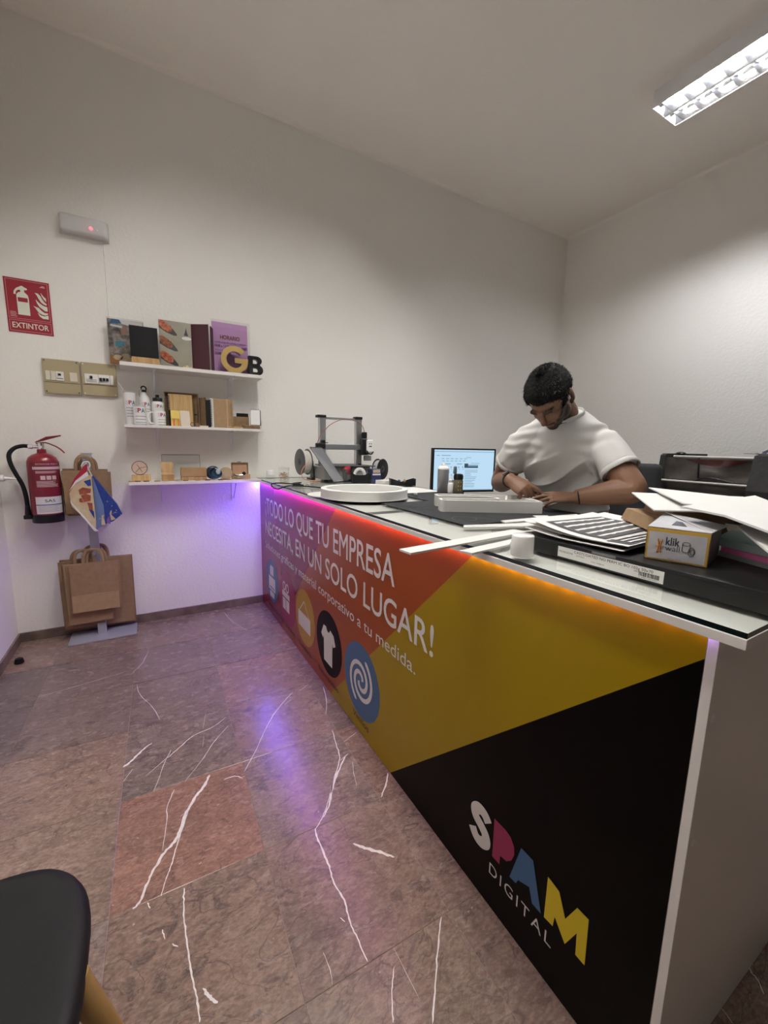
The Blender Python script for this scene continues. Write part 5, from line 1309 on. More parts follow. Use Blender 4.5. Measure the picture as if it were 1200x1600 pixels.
for k in range(12): mb.box(.165, .75, -2.28+k*.045, -2.279+k*.045, G+.0031, G+.0033)
obj('grid_lines', mb, mat('mat_faint_line', (.040, .042, .045), .7), t, kind='stuff')
GM = G+.0036
# white letter tray: U-shaped channel letter with walls
t = thing('channel_letter', 'white unfinished channel letter lying on the cutting mat under the hands', 'channel letter', (.45, -2.03, GM))
a_ = radians(-30.2); R_ = Matrix.Translation((.248, -2.029, 0)) @ Matrix.Rotation(a_, 4, 'Z')
def arc(cx_, cy_, r, a0, a1, n=8): return [(cx_+r*cos(radians(a0+(a1-a0)*k/n)), cy_+r*sin(radians(a0+(a1-a0)*k/n))) for k in range(n+1)]
out = arc(.022, .022, .022, 270, 180)[::1]
outer = [(.415, 0), (.415, .24)]+arc(.022, .218, .022, 90, 180)+[(0, .170)]+[(.012, .160)]+arc(.215, .1175, .0425, 90, -90, 12)+[(.012, .075), (0, .065)]+arc(.022, .022, .022, 180, 270)
tri = [(.285, .055), (.385, .055), (.385, .200), (.330, .200)]
def wall_ring(mb, poly, z0_, z1_, th):
    n = len(poly); P = [Vector((p[0], p[1], 0)) for p in poly]
    area = sum(P[k].x*P[(k+1) % n].y-P[(k+1) % n].x*P[k].y for k in range(n))
    s_ = 1 if area > 0 else -1; inn = []
    for k in range(n):
        e1 = (P[k]-P[k-1]).normalized(); e2 = (P[(k+1) % n]-P[k]).normalized()
        n1 = Vector((-e1.y, e1.x, 0))*s_; n2 = Vector((-e2.y, e2.x, 0))*s_
        b_ = (n1+n2); b_ = b_/max(.3, b_.dot(b_)/2) if b_.length > 1e-5 else n1
        inn.append(P[k]+b_*th*(1 if b_.length < 1.6 else .8))
    vs = []
    for z in (z0_, z1_):
        for p in P: vs.append(R_ @ Vector((p.x, p.y, z)))
        for p in inn: vs.append(R_ @ Vector((p.x, p.y, z)))
    fs = []
    for k in range(n):
        k2 = (k+1) % n
        fs += [(k, k2, 2*n+k2, 2*n+k), (n+k2, n+k, 3*n+k, 3*n+k2), (2*n+k, 2*n+k2, 3*n+k2, 3*n+k), (k2, k, n+k, n+k2)]
    mb._add(vs, fs)
mb = MB(); mb.prism(outer, R_ @ Vector((0, 0, GM)), R_.to_3x3() @ X, R_.to_3x3() @ Y, Z*.004); obj('back_plate', mb, WHITE_PVC, t)
mb = MB(); wall_ring(mb, outer, GM+.004, GM+.048, .012); obj('outer_wall', mb, WHITE_PVC, t, smooth=True, angle=40)
mb = MB(); wall_ring(mb, tri, GM+.004, GM+.048, -.010); obj('inner_wall', mb, WHITE_PVC, t, smooth=True, angle=40)
TT = GM+.048
# spray can, dropper bottle, pump bottle
t = thing('spray_can', 'grey spray can with a white cap ring standing at the back of the counter', 'spray can', (.722, -1.435, G+.003))
c_ = (.722, -1.435, G+.004)
mb = MB(); mb.lathe([(0, 0), (.031, 0), (.033, .003), (.033, .132), (.031, .137)], c_, 32); obj('can_body', mb, mat('can_grey', (.25, .25, .255), .35, metal=.4), t, smooth=True)
mb = MB(); mb.lathe([(.0335, .134), (.034, .139), (.031, .146), (.026, .151), (.020, .154), (0, .155)], c_, 32); obj('cone_top', mb, WHITE, t, smooth=True)
mb = MB(); mb.lathe([(.014, .154), (.0145, .163), (.008, .166), (.006, .175), (0, .176)], c_, 20); obj('spray_nozzle', mb, WHITE, t, smooth=True)
t = thing('dropper_bottle', 'small white bottle with a pointed nozzle between can and pump bottle', 'bottle', (.752, -1.475, G+.003))
c_ = (.748, -1.478, G+.004)
mb = MB(); mb.lathe([(0, 0), (.018, 0), (.019, .003), (.019, .050), (.016, .058), (.010, .062), (.010, .074), (.007, .078), (.003, .108), (0, .109)], c_, 24); obj('bottle_body', mb, WHITE, t, smooth=True)
mb = MB(); mb.lathe([(.0112, .061), (.0125, .063), (.0125, .075), (.0105, .077)], c_, 20); obj('collar', mb, mat('pale_collar', (.62, .63, .62), .4), t, smooth=True)
t = thing('flip_top_bottle', 'translucent amber bottle with a black flip-top lid beside the monitor', 'bottle', (.790, -1.50, G))
c_ = (.772, -1.512, G+.004)
mb = MB(); mb.lathe([(0, 0), (.026, 0), (.028, .003), (.028, .072), (.025, .080), (.022, .084)], c_, 28); obj('bottle_body', mb, mat('amber_plastic', (.13, .11, .075), .25), t, smooth=True)
mb = MB(); mb.lathe([(.0275, .082), (.028, .100), (.024, .110), (.012, .113), (0, .114)], c_, 28); obj('black_lid', mb, BLACK, t, smooth=True)
mb = MB(); mb.box(c_[0]-.034, c_[0]-.019, c_[1]-.010, c_[1]+.010, G+.115, G+.160, .006, M=None); obj('flip_cap', mb, mat('smoke_teal', (.10, .15, .17), .3), t, smooth=True)
for i_ in range(3):
    for j_ in range(2):
        a = -.62+.5*j_
        mb = wrap_patch((c_[0], c_[1]), .0284, a-.09, a+.09, G+.022+.022*i_, G+.030+.022*i_, 3); obj('label_dot', mb, mat('label_dot_gold', (.45, .36, .12), .5), t)
block('white_clip', 'tiny clear plastic knob lying at the left edge of the cutting mat', 'knob', .470, .488, -1.520, -1.502, G+.0036, G+.020, mat('milky_plastic', (.62, .63, .62), .3), bev=.005)
mb = MB(); mb.box(.46, .76, -1.38, -1.08, G, G+.0015, M=Matrix.Identity(4))
tag(obj('paper_sheet', mb, PAPER), 'blank white sheet lying behind the big white ring', 'paper')

# foam board strips
def strip_(name, label, pts, th, z, grp='white foam board strips', bend=0):
    mb = MB(); mb.slab([(a, b, z) for a, b in pts], (0, 0, th))
    return tag(obj(name, mb, WHITE_PVC), label, 'strip', grp)
t_ = strip_('foam_strip', 'white foam strip sticking out furthest over the front edge', [(-.248, -2.510), (-.244, -2.556), (.020, -2.522), (.225, -2.494), (.215, -2.448), (.01, -2.476)], .005, G+.0062)
strip_('foam_strip', 'short white foam strip under the long one, ending at the front edge', [(-.107, -2.569), (-.095, -2.604), (.060, -2.578), (.125, -2.530)], .005, G+.0005)
strip_('foam_strip', 'white foam strip lying along the front edge of the cutting mat', [(.136, -2.304), (.109, -2.335), (.300, -2.400), (.520, -2.420), (.520, -2.365), (.33, -2.355)], .005, G+.0005)
strip_('foam_strip', 'wide white foam piece between the mat strip and the papers', [(.300, -2.312), (.285, -2.347), (.56, -2.36), (.68, -2.36), (.70, -2.325)], .004, G+.0065)
mb = MB(); mb.slab([(.524, -2.262, GM), (.496, -2.308, GM), (.549, -2.331, GM), (.580, -2.285, GM)], (0, 0, .0025))
tag(obj('foam_offcut', mb, WHITE_PVC), 'small square white offcut on the front right corner of the cutting mat', 'offcut')
t = thing('plastic_cylinder', 'white plastic cylinder standing at the front edge of the glass', 'cylinder', (.008, -2.668, G))
mb = MB(); mb.lathe([(0, .0005), (.0265, .0005), (.0272, .0015), (.0265, .052), (.0245, .0555), (0, .0565)], (.008, -2.668, G), 40); obj('cylinder_wall', mb, mat('glossy_white', (.80, .79, .77), .2), t, smooth=True, angle=60)
mb = MB(); mb.lathe([(.0275, .0005), (.0285, .001), (.0285, .0025), (.0275, .003)], (.008, -2.668, G), 40); obj('bottom_lip', mb, mat('glossy_white'), t, smooth=True)

# flat black carton with its label
t = thing('flat_black_carton', 'flat black paper carton with a white barcode label at the counter end', 'carton', (.335, -2.93, G))
BX = mat('black_card', (.006, .006, .006), .36, spec=.35, col2=(.010, .010, .010), nscale=12)
TB = G+.038
mb = MB(); mb.box(.085, .565, -3.118, -2.592, G, TB-.002, .001); obj('carton_base', mb, BX, t)
mb = MB(); mb.box(.0835, .5665, -3.1195, -2.590, TB-.006, TB, .001); obj('carton_lid', mb, BX, t)
LX = .0832
mb = MB(); mb.box(.0843, .0850, -2.952, -2.712, G+.004, G+.029); lab = obj('label', mb, PAPER, t)
def ctext(s_, y, z, w_, cap, bold=0):
    words('lettering', s_, (.0841, y, G+z), -Y, Z, w_, cap, INK, lab, bold, gap=9)
ctext('FEDRIGONI', -2.716, .0155, .036, .0045); ctext('CASTCOATED NO PERM IC BO 102g 50x70', -2.756, .0205, .176, .0056, .006)
ctext('250 FOGLI', -2.762, .0145, .02, .003); ctext('NO PERM', -2.80, .0095, .03, .0028); ctext('SRA 102/70', -2.895, .0155, .035, .003); ctext('5 9084 001234', -2.905, .0060, .035, .0022)
mb = MB(); yy = -2.905
rs = random.Random(9)
while yy > -2.944:
    w_ = rs.choice((.0006, .0012, .0018)); mb.box(.0840, .0843, yy-w_, yy, G+.0095, G+.0185); yy -= w_+rs.choice((.0007, .0013))
obj('barcode', mb, INK, lab, kind='stuff')
mb = MB(); mb.box(.0833, .0838, -2.855, -2.800, TB-.007, TB-.001); obj('tape_strip', mb, mat('clear_tape', (.16, .16, .16), .2), t)

# printed papers, curling, on the carton's far end
def paper(label, o, u, v, w_, h_, curl, z, seed, name='printed_sheet', prints=None):
    """o: near-left corner on the stack, u: along the front edge, v: into the depth"""
    t = thing(name, label, 'paper', (*o, z), 'loose printed papers')
    o = Vector((*o, 0)); u = Vector((*u, 0)).normalized(); v = Vector((*v, 0)).normalized(); r_ = random.Random(seed)
    k1, k2, k3 = curl
    def fn(a, b):
        zz = z+k1*(1-a)**3*(.3+.7*(1-b))+k2*(a**4)*(.4+.6*b)+k3*max(0, b-.6)**2+.0012*sin(7*a+seed)*sin(5*b+seed)+.0013
        return o+u*(a*w_)+v*(b*h_)+Z*zz
    mb = MB(); mb.sheet(fn, 16, 16, .0005); sh = obj('sheet', mb, PAPER, t, smooth=True)
    for m, quads in (prints or []):
        mb = MB()
        for (a0, a1, b0, b1, wav) in quads:
            n = 10; vs = []
            for i in range(n+1):
                for b in (b0, b1):
                    a = a0+(a1-a0)*i/n; bb = b+wav*sin(i*2.2)
                    p = fn(a, bb); p.z += .0019; vs.append(p)
            mb._add(vs, [(2*i, 2*i+2, 2*i+3, 2*i+1) for i in range(n)])
        obj('print', mb, m, t, kind='stuff' if len(quads) > 1 else None)
    return t
pu, pv = (.03, -1), (1, .07)
GR = mat('print_dark_grey', (.055, .055, .058), .7)
paper('lowest white sheet of the paper stack on the black carton', (.100, -2.592), (.06, -1), (1, .16), .262, .40, (.010, .004, .02), TB+.001, 1)
paper('printed sheet in the middle of the stack with a dark lower border', (.095, -2.596), (.02, -1), (1, .08), .262, .40, (.008, .004, .03), TB+.0055, 2, prints=[(GR, [(.35, .98, .03, .10, 0)])])
paper('white sheet with a curled left edge near the top of the stack', (.100, -2.586), (.10, -1), (1, .14), .262, .39, (.020, .006, .03), TB+.0105, 3)
paper('top sheet with a dark printed block of white wavy stripes', (.100, -2.604), pu, pv, .262, .38, (.022, .004, .035), TB+.0165, 4,
      prints=[(GR, [(.12, .74, .08, .80, 0), (.78, .985, .04, .60, 0)])])
# the stripes of white lettering lines on the dark block
tp = [o for o in bpy.data.objects if o.get('label', '').startswith('top sheet with')][0]
o_, u_, v_ = Vector((.100, -2.604, 0)), Vector((*pu, 0)).normalized(), Vector((*pv, 0)).normalized()
def topfn(a, b):
    zz = TB+.0165+.022*(1-a)**3*(.3+.7*(1-b))+.004*(a**4)*(.4+.6*b)+.035*max(0, b-.6)**2+.0012*sin(7*a+4)*sin(5*b+4)+.0013
    return o_+u_*(a*.262)+v_*(b*.38)+Z*(zz+.0034)
mb = MB()
for q in range(5):
    a0 = .17+.115*q
    n = 16; vs = []
    for i in range(n+1):
        b = .12+.64*i/n
        for d in (0, .036+.006*sin(i*2.6+q)): vs.append(topfn(a0+d+.004*sin(i*1.9), b))
    mb._add(vs, [(2*i, 2*i+2, 2*i+3, 2*i+1) for i in range(n)])
for q in range(3):
    vs = []
    for i in range(9):
        b = .09+.45*i/8
        for d in (0, .024+.004*sin(i*2.6+q)): vs.append(topfn(.80+.062*q+d, b))
    mb._add(vs, [(2*i, 2*i+2, 2*i+3, 2*i+1) for i in range(8)])
obj('print_lines', mb, PAPER, tp, kind='stuff')

# kraft boxes
def frustum_box(label, c, ang, a, b, h, z, taper, m, mlid):
    t = thing('kraft_box', label, 'box', (c[0], c[1], z), 'small kraft boxes')
    R = Matrix.Translation((c[0], c[1], z)) @ Matrix.Rotation(ang, 4, 'Z'); k = 1-taper
    vs = [R @ Vector((x*a/2*q, y*b/2*q, zz)) for zz, q in ((0, 1), (h, k)) for x, y in ((-1, -1), (1, -1), (1, 1), (-1, 1))]
    mb = MB(); mb._add(vs, [(3, 2, 1, 0), (0, 1, 5, 4), (1, 2, 6, 5), (2, 3, 7, 6), (3, 0, 4, 7)]); mb._add(vs[4:], [(0, 1, 2, 3)]); obj('box_body', mb, m, t)
    vs = [R @ Vector((x*a/2*k*.985, y*b/2*k*.985, zz)) for zz in (h+.0002, h+.0016) for x, y in ((-1, -1), (1, -1), (1, 1), (-1, 1))]
    mb = MB(); mb._add(vs, [(3, 2, 1, 0), (4, 5, 6, 7), (0, 1, 5, 4), (1, 2, 6, 5), (2, 3, 7, 6), (3, 0, 4, 7)]); obj('box_lid', mb, mlid, t)
    return t
frustum_box('lower kraft box, the wider one, on the black carton', (.420, -2.795), radians(49), .215, .165, .031, TB+.0275, .10, KRAFT, KRAFT2)
frustum_box('upper kraft box stacked under the white foam boards', (.425, -2.825), radians(49), .165, .135, .029, TB+.0600, .12, KRAFT, KRAFT2)

# branded carton with yellow edges
t = thing('silver_carton', 'open silver-grey carton with a yellow-edged front and printed logo', 'carton', (.20, -2.935, TB))
SIL = mat('silver_card', (.42, .42, .45), .4, col2=(.50, .50, .52), nscale=25); YEDGE = mat('yellow_card_edge', (.55, .33, .045), .55)
fl = Vector((.122, -2.892, TB+.001)); fr_ = Vector((.156, -2.992, TB+.001)); dv = Vector((.150, .040, 0)); hz = .066
U2 = (fr_-fl).normalized(); N2 = -dv.normalized(); W2 = (fr_-fl).length
mb = MB(); mb.slab([fl, fl+dv, fl+dv+Z*(hz+.004), fl+Z*hz], U2*.0016); mb.slab([fr_, fr_+dv, fr_+dv+Z*(hz-.004), fr_+Z*hz], -U2*.0016); mb.slab([fl+dv, fr_+dv, fr_+dv+Z*hz, fl+dv+Z*hz], -dv.normalized()*.0016); mb.slab([fl, fr_, fr_+dv, fl+dv], Z*.0016); obj('carton_body', mb, mat('silver_card_side', (.16, .155, .15), .5), t)
mb = MB(); mb.slab([fl, fr_, fr_+Z*hz, fl+Z*hz], dv.normalized()*.002); fp = obj('front_flap', mb, YEDGE, t)
def onf(a, b, lift=.0006): return fl+U2*(a*W2)+Z*(b*hz)+N2*lift
mb = MB(); mb.quad(onf(.045, .06), onf(.955, .06), onf(.955, .90), onf(.045, .90)); obj('silver_print', mb, SIL, fp)
ORG = mat('logo_orange', (.50, .20, .035), .5); NAVY = mat('logo_navy', (.02, .02, .04), .5)
words('lettering', 'klik', onf(.33, .52, .0012), U2, Z, .0235, .0155, NAVY, fp, .02, gap=9)
words('lettering', 'wall', onf(.33, .34, .0012), U2, Z, .0245, .0115, NAVY, fp, -.01, gap=9)
words('lettering', 'easy click', onf(.40, .08, .0012), U2, Z, .022, .0028, INK_G, fp, gap=9)
mb = MB()
for sgn_ in (-1, 1):
    pts = [onf(.235+sgn_*(.060-.045*math.cos(q*.9)), .46+.22*q, .0016) for q in (-1, -.5, 0, .5, 1)]
    mb.tube(pts, .0013, 6, smooth=4)
mb.tube([onf(.17, .46, .0016), onf(.30, .46, .0016)], .0011, 6)
mb.tube([onf(.195, .60, .0016), onf(.275, .60, .0016)], .0009, 6); mb.tube([onf(.195, .33, .0016), onf(.275, .33, .0016)], .0009, 6)
obj('logo', mb, ORG, fp)
mb = MB()
def ell(cx_, cy_, rx, ry, a0=0, a1=2*pi, n=20): return [onf(cx_+rx*cos(a0+(a1-a0)*k/n), cy_+ry*sin(a0+(a1-a0)*k/n), .0014) for k in range(n+1)]
mb.tube(ell(.655, .62, .060, .055), .0005, 5); mb.tube(ell(.655, .42, .060, .055, pi, 2*pi), .0005, 5); mb.tube([onf(.595, .62, .0014), onf(.595, .42, .0014)], .0005, 5); mb.tube([onf(.715, .62, .0014), onf(.715, .42, .0014)], .0005, 5)
mb.tube(ell(.745, .40, .050, .13), .0005, 5); mb.tube(ell(.755, .40, .030, .08), .0005, 5)
obj('logo', mb, NAVY, fp)
mb = MB(); mb.slab([fl+Z*(hz+.001)+dv*.02, fr_+Z*(hz+.001)+dv*.02, fl+Z*(hz+.012)+dv*1.0-U2*.002], Z*.0014); left_flap = obj('top_flap', mb, SIL, t)
mb = MB(); mb.slab([fr_+Z*(hz+.0015)+dv*.03, fr_+Z*(hz-.002)+dv*1.05+U2*.01, fl+Z*(hz+.015)+dv*1.0], Z*.0014); obj('top_flap', mb, SIL, t)
mb = MB(); mb.tube([fr_+Z*(hz+.003)+dv*.03, fl+Z*(hz+.0165)+dv*1.0], .0009, 6); obj('flap_edge', mb, PAPER, t)
q0 = fl+U2*.035+dv*.10+Z*(hz+.0047)
mb = MB(); mb.slab([q0+dv*.12, q0+dv*.42+Z*.003, q0+U2*.032+dv*.36+Z*.0015, q0+U2*.032+dv*.10-Z*.001], Z*.0006); obj('printed_panel', mb, NAVY, left_flap)

# stacked pads to the right of it
for k, (pts, h_, m, lab_) in enumerate((
    ([(.235, -3.105), (.405, -3.06), (.42, -2.93), (.300, -2.955)], .012, mat('pad_grey', (.40, .42, .42), .6), 'grey pad at the bottom of the pads right of the silver carton'),
    ([(.228, -3.100), (.400, -3.06), (.415, -2.94), (.292, -2.960)], .010, mat('pad_pink', (.85, .20, .48), .5), 'pink pad between the grey and the mint pad'),
    ([(.250, -3.108), (.440, -3.06), (.445, -2.92), (.300, -2.945)], .016, mat('pad_mint', (.42, .58, .54), .6), 'mint green pad on top of the pink pad'))):
    z_ = TB+.0006+sum((.0122, .0102)[:k])
    mb = MB(); mb.slab([(a, b, z_) for a, b in pts], (0, 0, h_)); tag(obj('pad', mb, m), lab_, 'pad', 'coloured pads on the black carton')
# white foam boards thrown on top
def board(label, pts, th=.005):
    mb = MB(); mb.slab([Vector(p) for p in pts], (0, 0, th)); return tag(obj('foam_board', mb, WHITE_PVC), label, 'foam board', 'white foam boards on the pile')
board('lowest white foam board of the pile, edge showing over the mint pad', [(.27, -2.99, 1.150), (.09, -3.10, 1.139), (.30, -3.13, 1.140), (.46, -2.985, 1.150)], .004)
board('white foam board pointing furthest left over the kraft boxes', [(.225, -2.850, 1.167), (.455, -2.668, 1.180), (.66, -2.86, 1.180), (.43, -2.99, 1.168)], .003)
board('white foam board with its corner pointing back at the black machine', [(.569, -2.655, 1.190), (.545, -2.935, 1.186), (.30, -3.02, 1.177), (.305, -2.87, 1.182)], .003)
board('topmost white foam board sloping down to the right edge of the pile', [(.215, -2.908, 1.183), (.195, -2.994, 1.178), (.13, -3.085, 1.167), (.30, -3.12, 1.172), (.52, -2.93, 1.196)], .004)

# ================================================================== BEHIND THE COUNTER
t = thing('office_desk', 'plain white desk carrying the computer monitor along the back wall', 'desk', (1.55, -1.0, 0))
mb = MB(); mb.box(.90, 1.62, -1.40, -.03, .715, .74, .002); obj('desktop', mb, WHITE_LAM, t)
for xx in (.94, 1.58):
    for yy in (-1.36, -.08):
        mb = MB(); mb.box(xx-.022, xx+.022, yy-.022, yy+.022, 0, .715, .002); obj('leg', mb, GREYM, t)
t = thing('computer_monitor', 'black computer monitor showing a pale blue web page', 'monitor', (1.13, -1.10, .7405))
S0, S1_ = Vector((.889, -1.096, 0)), Vector((1.367, -1.197, 0)); su = (S1_-S0).normalized(); sn = Vector((su.y, -su.x, 0)); sw = (S1_-S0).length
zb_, zt2 = 1.000, 1.302
mb = MB(); mb.slab([S0+Z*zb_, S1_+Z*zb_, S1_+Z*zt2, S0+Z*zt2], -sn*.022); cas = obj('casing', mb, BLACK, t)
def scr(a, b, l=.0008): return S0+su*(a*sw)+Z*(zb_+b*(zt2-zb_))+sn*l
mb = MB(); mb.quad(scr(.030, .05), scr(.975, .05), scr(.975, .965), scr(.030, .965)); obj('screen', mb, emis('screen_glow', (.55, .79, .98), .92), t)
SC_D = emis('screen_text', (.30, .50, .70), .62); SC_T = emis('screen_dark', (.10, .16, .22), .5); SC_B = emis('screen_bar', (.42, .66, .88), .72)
def sq(a, b, c, d, m, nm='screen_item', l=.0016):
    mb = MB(); mb.quad(scr(a, c, l), scr(b, c, l), scr(b, d, l), scr(a, d, l)); obj(nm, mb, m, t)
sq(.03, .975, .915, .935, SC_B); sq(.03, .975, .05, .068, SC_B)
sq(.50, .56, .56, .66, SC_T); sq(.56, .72, .56, .60, SC_T); sq(.56, .72, .605, .63, SC_D)
mb = MB(); rs = random.Random(2)
def line(a, b, c, h_=.010): mb.quad(scr(a, c, .0016), scr(b, c, .0016), scr(b, c+h_, .0016), scr(a, c+h_, .0016))
for k in range(6): line(.14+.07*k, .14+.07*k+.045, .76, .012); line(.15+.065*k, .15+.065*k+.04, .71, .012)
for k in range(6): line(.165+.06*k, .18+.06*k, .56, .03); line(.165+.06*k, .195+.06*k, .525, .008)
for k in range(3): line(.165+.08*k, .19+.08*k, .45, .03)
line(.15, .28, .64, .016); line(.38, .46, .64, .016); line(.065, .11, .83, .014); line(.14, .28, .83, .014); line(.52, .60, .79, .010); line(.60, .74, .66, .010)
for k in range(11): line(.51, .60+.12*rs.random(), .50-.038*k, .011)
for k in range(7): line(.50+.02*k, .512+.02*k, .054, .010)
obj('screen_text', mb, SC_D, t, kind='stuff')
cm = (S0+S1_)/2-sn*.045
mb = MB(); mb.slab([cm-su*.032+Z*.752, cm+su*.032+Z*.752, cm+su*.032+Z*1.10, cm-su*.032+Z*1.10], -sn*.02); mb.slab([cm-su*.05+sn*.03+Z*1.05, cm+su*.05+sn*.03+Z*1.05, cm+su*.05+sn*.03+Z*1.15, cm-su*.05+sn*.03+Z*1.15], -sn*.035); obj('stand_neck', mb, BLACK, t)
mb = MB(); mb.slab([cm-su*.11+sn*.07+Z*.7405, cm+su*.11+sn*.07+Z*.7405, cm+su*.11-sn*.09+Z*.7405, cm-su*.11-sn*.09+Z*.7405], Z*.012); obj('stand_base', mb, BLACK, t)

t = thing('work_table', 'grey topped work table behind the man, under the black device', 'table', (2.05, -1.55, 0))
mb = MB(); mb.box(1.72, 2.50, -1.84, -1.30, .915, .945, .003); obj('tabletop', mb, mat('pale_grey_top', (.46, .45, .44), .5), t)
for xx in (1.76, 2.46):
    for yy in (-1.80, -1.34):
        mb = MB(); mb.box(xx-.02, xx+.02, yy-.02, yy+.02, 0, .915); obj('leg', mb, BLACK, t)
mb = MB(); mb.box(1.74, 2.48, -1.82, -1.32, .30, .86); obj('under_table_shade', mb, BLACK, t)  # black box standing in for the shadow under the tabletop
t = thing('label_printer', 'black device with pale ledge and small knobs on the work table', 'device', (2.08, -1.62, .9455))
mb = MB(); mb.box(1.86, 2.32, -1.76, -1.48, .9455, 1.055, .004); obj('lower_case', mb, mat('device_white', (.50, .50, .50), .4), t)
mb = MB(); mb.box(1.85, 2.33, -1.77, -1.47, 1.055, 1.112, .006); obj('upper_case', mb, DARK, t)
for k, xx in enumerate((1.90, 1.99, 2.04, 2.09)):
    mb = MB(); mb.cyl((xx, -1.68, 1.112), (xx, -1.68, 1.138), .012, n=14); mb.cyl((xx, -1.68, 1.138), (xx, -1.68, 1.148), .017, n=14); obj('knob', mb, BLACK if k == 0 else GREYM, t, smooth=True)

# large format machine against the right wall
t = thing('plotter', 'large black machine with dark mesh front and two pale rods by the right wall', 'plotter', (3.0, -2.25, 0))
PX = 2.72
FAB = mat('black_fabric', (.022, .021, .021), .85, col2=(.034, .031, .030), nscale=18, bump=.3, bscale=25)
MESH = mat('dark_mesh', (.060, .052, .046), .55, col2=(.115, .100, .088), nscale=9, ndetail=4, bump=.5, bscale=14)
mb = MB(); mb.box(PX+.10, 3.40, -2.95, -1.63, .80, 1.27, .03); obj('main_body', mb, FAB, t, smooth=True)
for yy in (-1.72, -2.85):
    mb = MB(); mb.box(2.98, 3.10, yy-.04, yy+.04, .06, .80, .004); mb.box(2.75, 3.38, yy-.04, yy+.04, .02, .07, .004); obj('leg', mb, BLACK, t)
mb = MB(); mb.prism([(PX+.10, .86), (PX-.005, 1.06), (PX+.015, 1.28), (PX+.05, 1.295), (3.42, 1.295), (3.42, .86)], (0, -1.60, 0), X, Z, -Y*.035); obj('end_cover', mb, FAB, t)
mb = MB(); mb.prism([(PX+.10, .80), (PX-.05, .90), (PX-.07, 1.06), (PX-.01, 1.29), (PX+.05, 1.30), (3.42, 1.30), (3.42, .80)], (0, -2.19, 0), X, Z, -Y*.30); obj('end_cover', mb, FAB, t)
mb = MB()
def cl(a, b): return Vector((PX+.035+.018*sin(5*b)*sin(9*a)+.02*(b-.5)**2, -1.635-.555*a, 1.10+.165*b))
mb.sheet(cl, 20, 8, .001); obj('upper_mesh', mb, MESH, t, smooth=True)
mb = MB()
def cl2(a, b): return Vector((PX+.045+.05*(1-b)+.016*sin(6*a+1)*sin(4*b), -1.640-.52*a, .86+.225*b))
mb.sheet(cl2, 20, 8, .001); obj('lower_mesh', mb, mat('darker_mesh', (.040, .036, .033), .6, col2=(.07, .062, .056), nscale=8, bump=.5, bscale=14), t, smooth=True)
ROD = mat('pale_rod', (.62, .60, .57), .3)
mb = MB(); mb.cyl((PX-.004, -1.705, 1.275), (PX-.004, -2.36, 1.272), .0075, n=12); obj('rod', mb, ROD, t, smooth=True)
mb = MB(); mb.cyl((PX-.010, -1.615, 1.091), (PX-.010, -2.215, 1.088), .0075, n=12); obj('rod', mb, ROD, t, smooth=True)
mb = MB(); mb.cyl((PX+.018, -1.873, 1.10), (PX+.020, -1.862, 1.265), .006, n=8); obj('seam_strut', mb, BLACK, t, smooth=True)
mb = MB()
def film(a, b): return Vector((PX+.002+.010*sin(9*a)*b, -1.78-.40*a, 1.262-.045*b*(1-abs(2*a-1)**2)-.006))
mb.sheet(film, 20, 4, .0006); obj('wine_film', mb, mat('wine_film', (.075, .022, .022), .12), t, smooth=True)
mb = MB(); mb.tube([(PX+.006, -1.86, 1.10), (PX-.004, -1.92, 1.125), (PX-.004, -2.0, 1.122), (PX, -2.06, 1.108), (PX+.004, -2.09, 1.10)], .005, 8, smooth=5); obj('hanging_cable', mb, BLACK, t, smooth=True)
mb = MB(); mb.ellipsoid((PX+.03, -1.735, 1.296), (.03, .035, .012), 14, 8); obj('latch', mb, BLACK, t, smooth=True)
mb = MB(); mb.box(PX+.02, PX+.06, -2.12, -1.80, .845, .870, .004); obj('wooden_ledge', mb, WOOD_D, t)
# navy spotted cloth on top
mb = MB()
def cloth(a, b):
    r = .5+.5*cos(pi*min(1, 2*math.hypot(a-.5, b-.5)))
    return Vector((2.74+.36*a, -2.12-.42*b, 1.302+.125*r+.018*sin(11*a)*sin(9*b)*r))
mb.sheet(cloth, 24, 24, .003)
cl_ = tag(obj('spotted_cloth', mb, mat('navy_cloth', (.010, .012, .032), .8), smooth=True, origin=(2.93, -2.3, 1.305)), 'crumpled navy cloth with white spots lying on the black machine', 'cloth')
for a, b in ((.12, .28), (.18, .50), (.10, .72), (.32, .38), (.35, .62), (.22, .15), (.45, .20)):
    p = cloth(a, b); q1 = cloth(a+.03, b)-p; q2 = cloth(a, b+.03)-p; n_ = q1.cross(q2).normalized()
    if n_.z < 0: n_ = -n_
    mb = MB(); mb.ellipsoid(p+Z*.003+n_*.001, (.011, .011, .0015), 10, 4, n_.to_track_quat('Z', 'Y').to_matrix()); obj('white_spot', mb, PAPER, cl_)

# office chair behind the man
t = thing('office_chair', 'black office chair with a tall padded back behind the man', 'chair', (1.52, -1.975, 0))
cb = Vector((1.52, -1.975, 0)); fa = Vector((-.92, -.38, 0)).normalized(); la = Vector((-fa.y, fa.x, 0)); MR = Matrix((fa, la, Z)).transposed()
PAD = mat('chair_black_fabric', (.014, .015, .019), .85, bump=.15, bscale=200)
mb = MB(); mb.obox(cb+Z*.51, (.46, .46, .08), MR, .03); obj('seat', mb, PAD, t, smooth=True, angle=60)
mb = MB(); M4 = MR.to_4x4(); M4.translation = cb-fa*.20+Z*.90
mb.box(-.035, .035, -.21, .21, -.30, .335, .034, M4, seg=4); obj('backrest', mb, PAD, t, smooth=True, angle=60)
mb = MB(); mb.tube([cb-fa*.05+Z*.46, cb-fa*.24+Z*.47, cb-fa*.27+Z*.62, cb-fa*.235+Z*.80], .018, 8, smooth=4); obj('back_support', mb, BLACK, t, smooth=True)
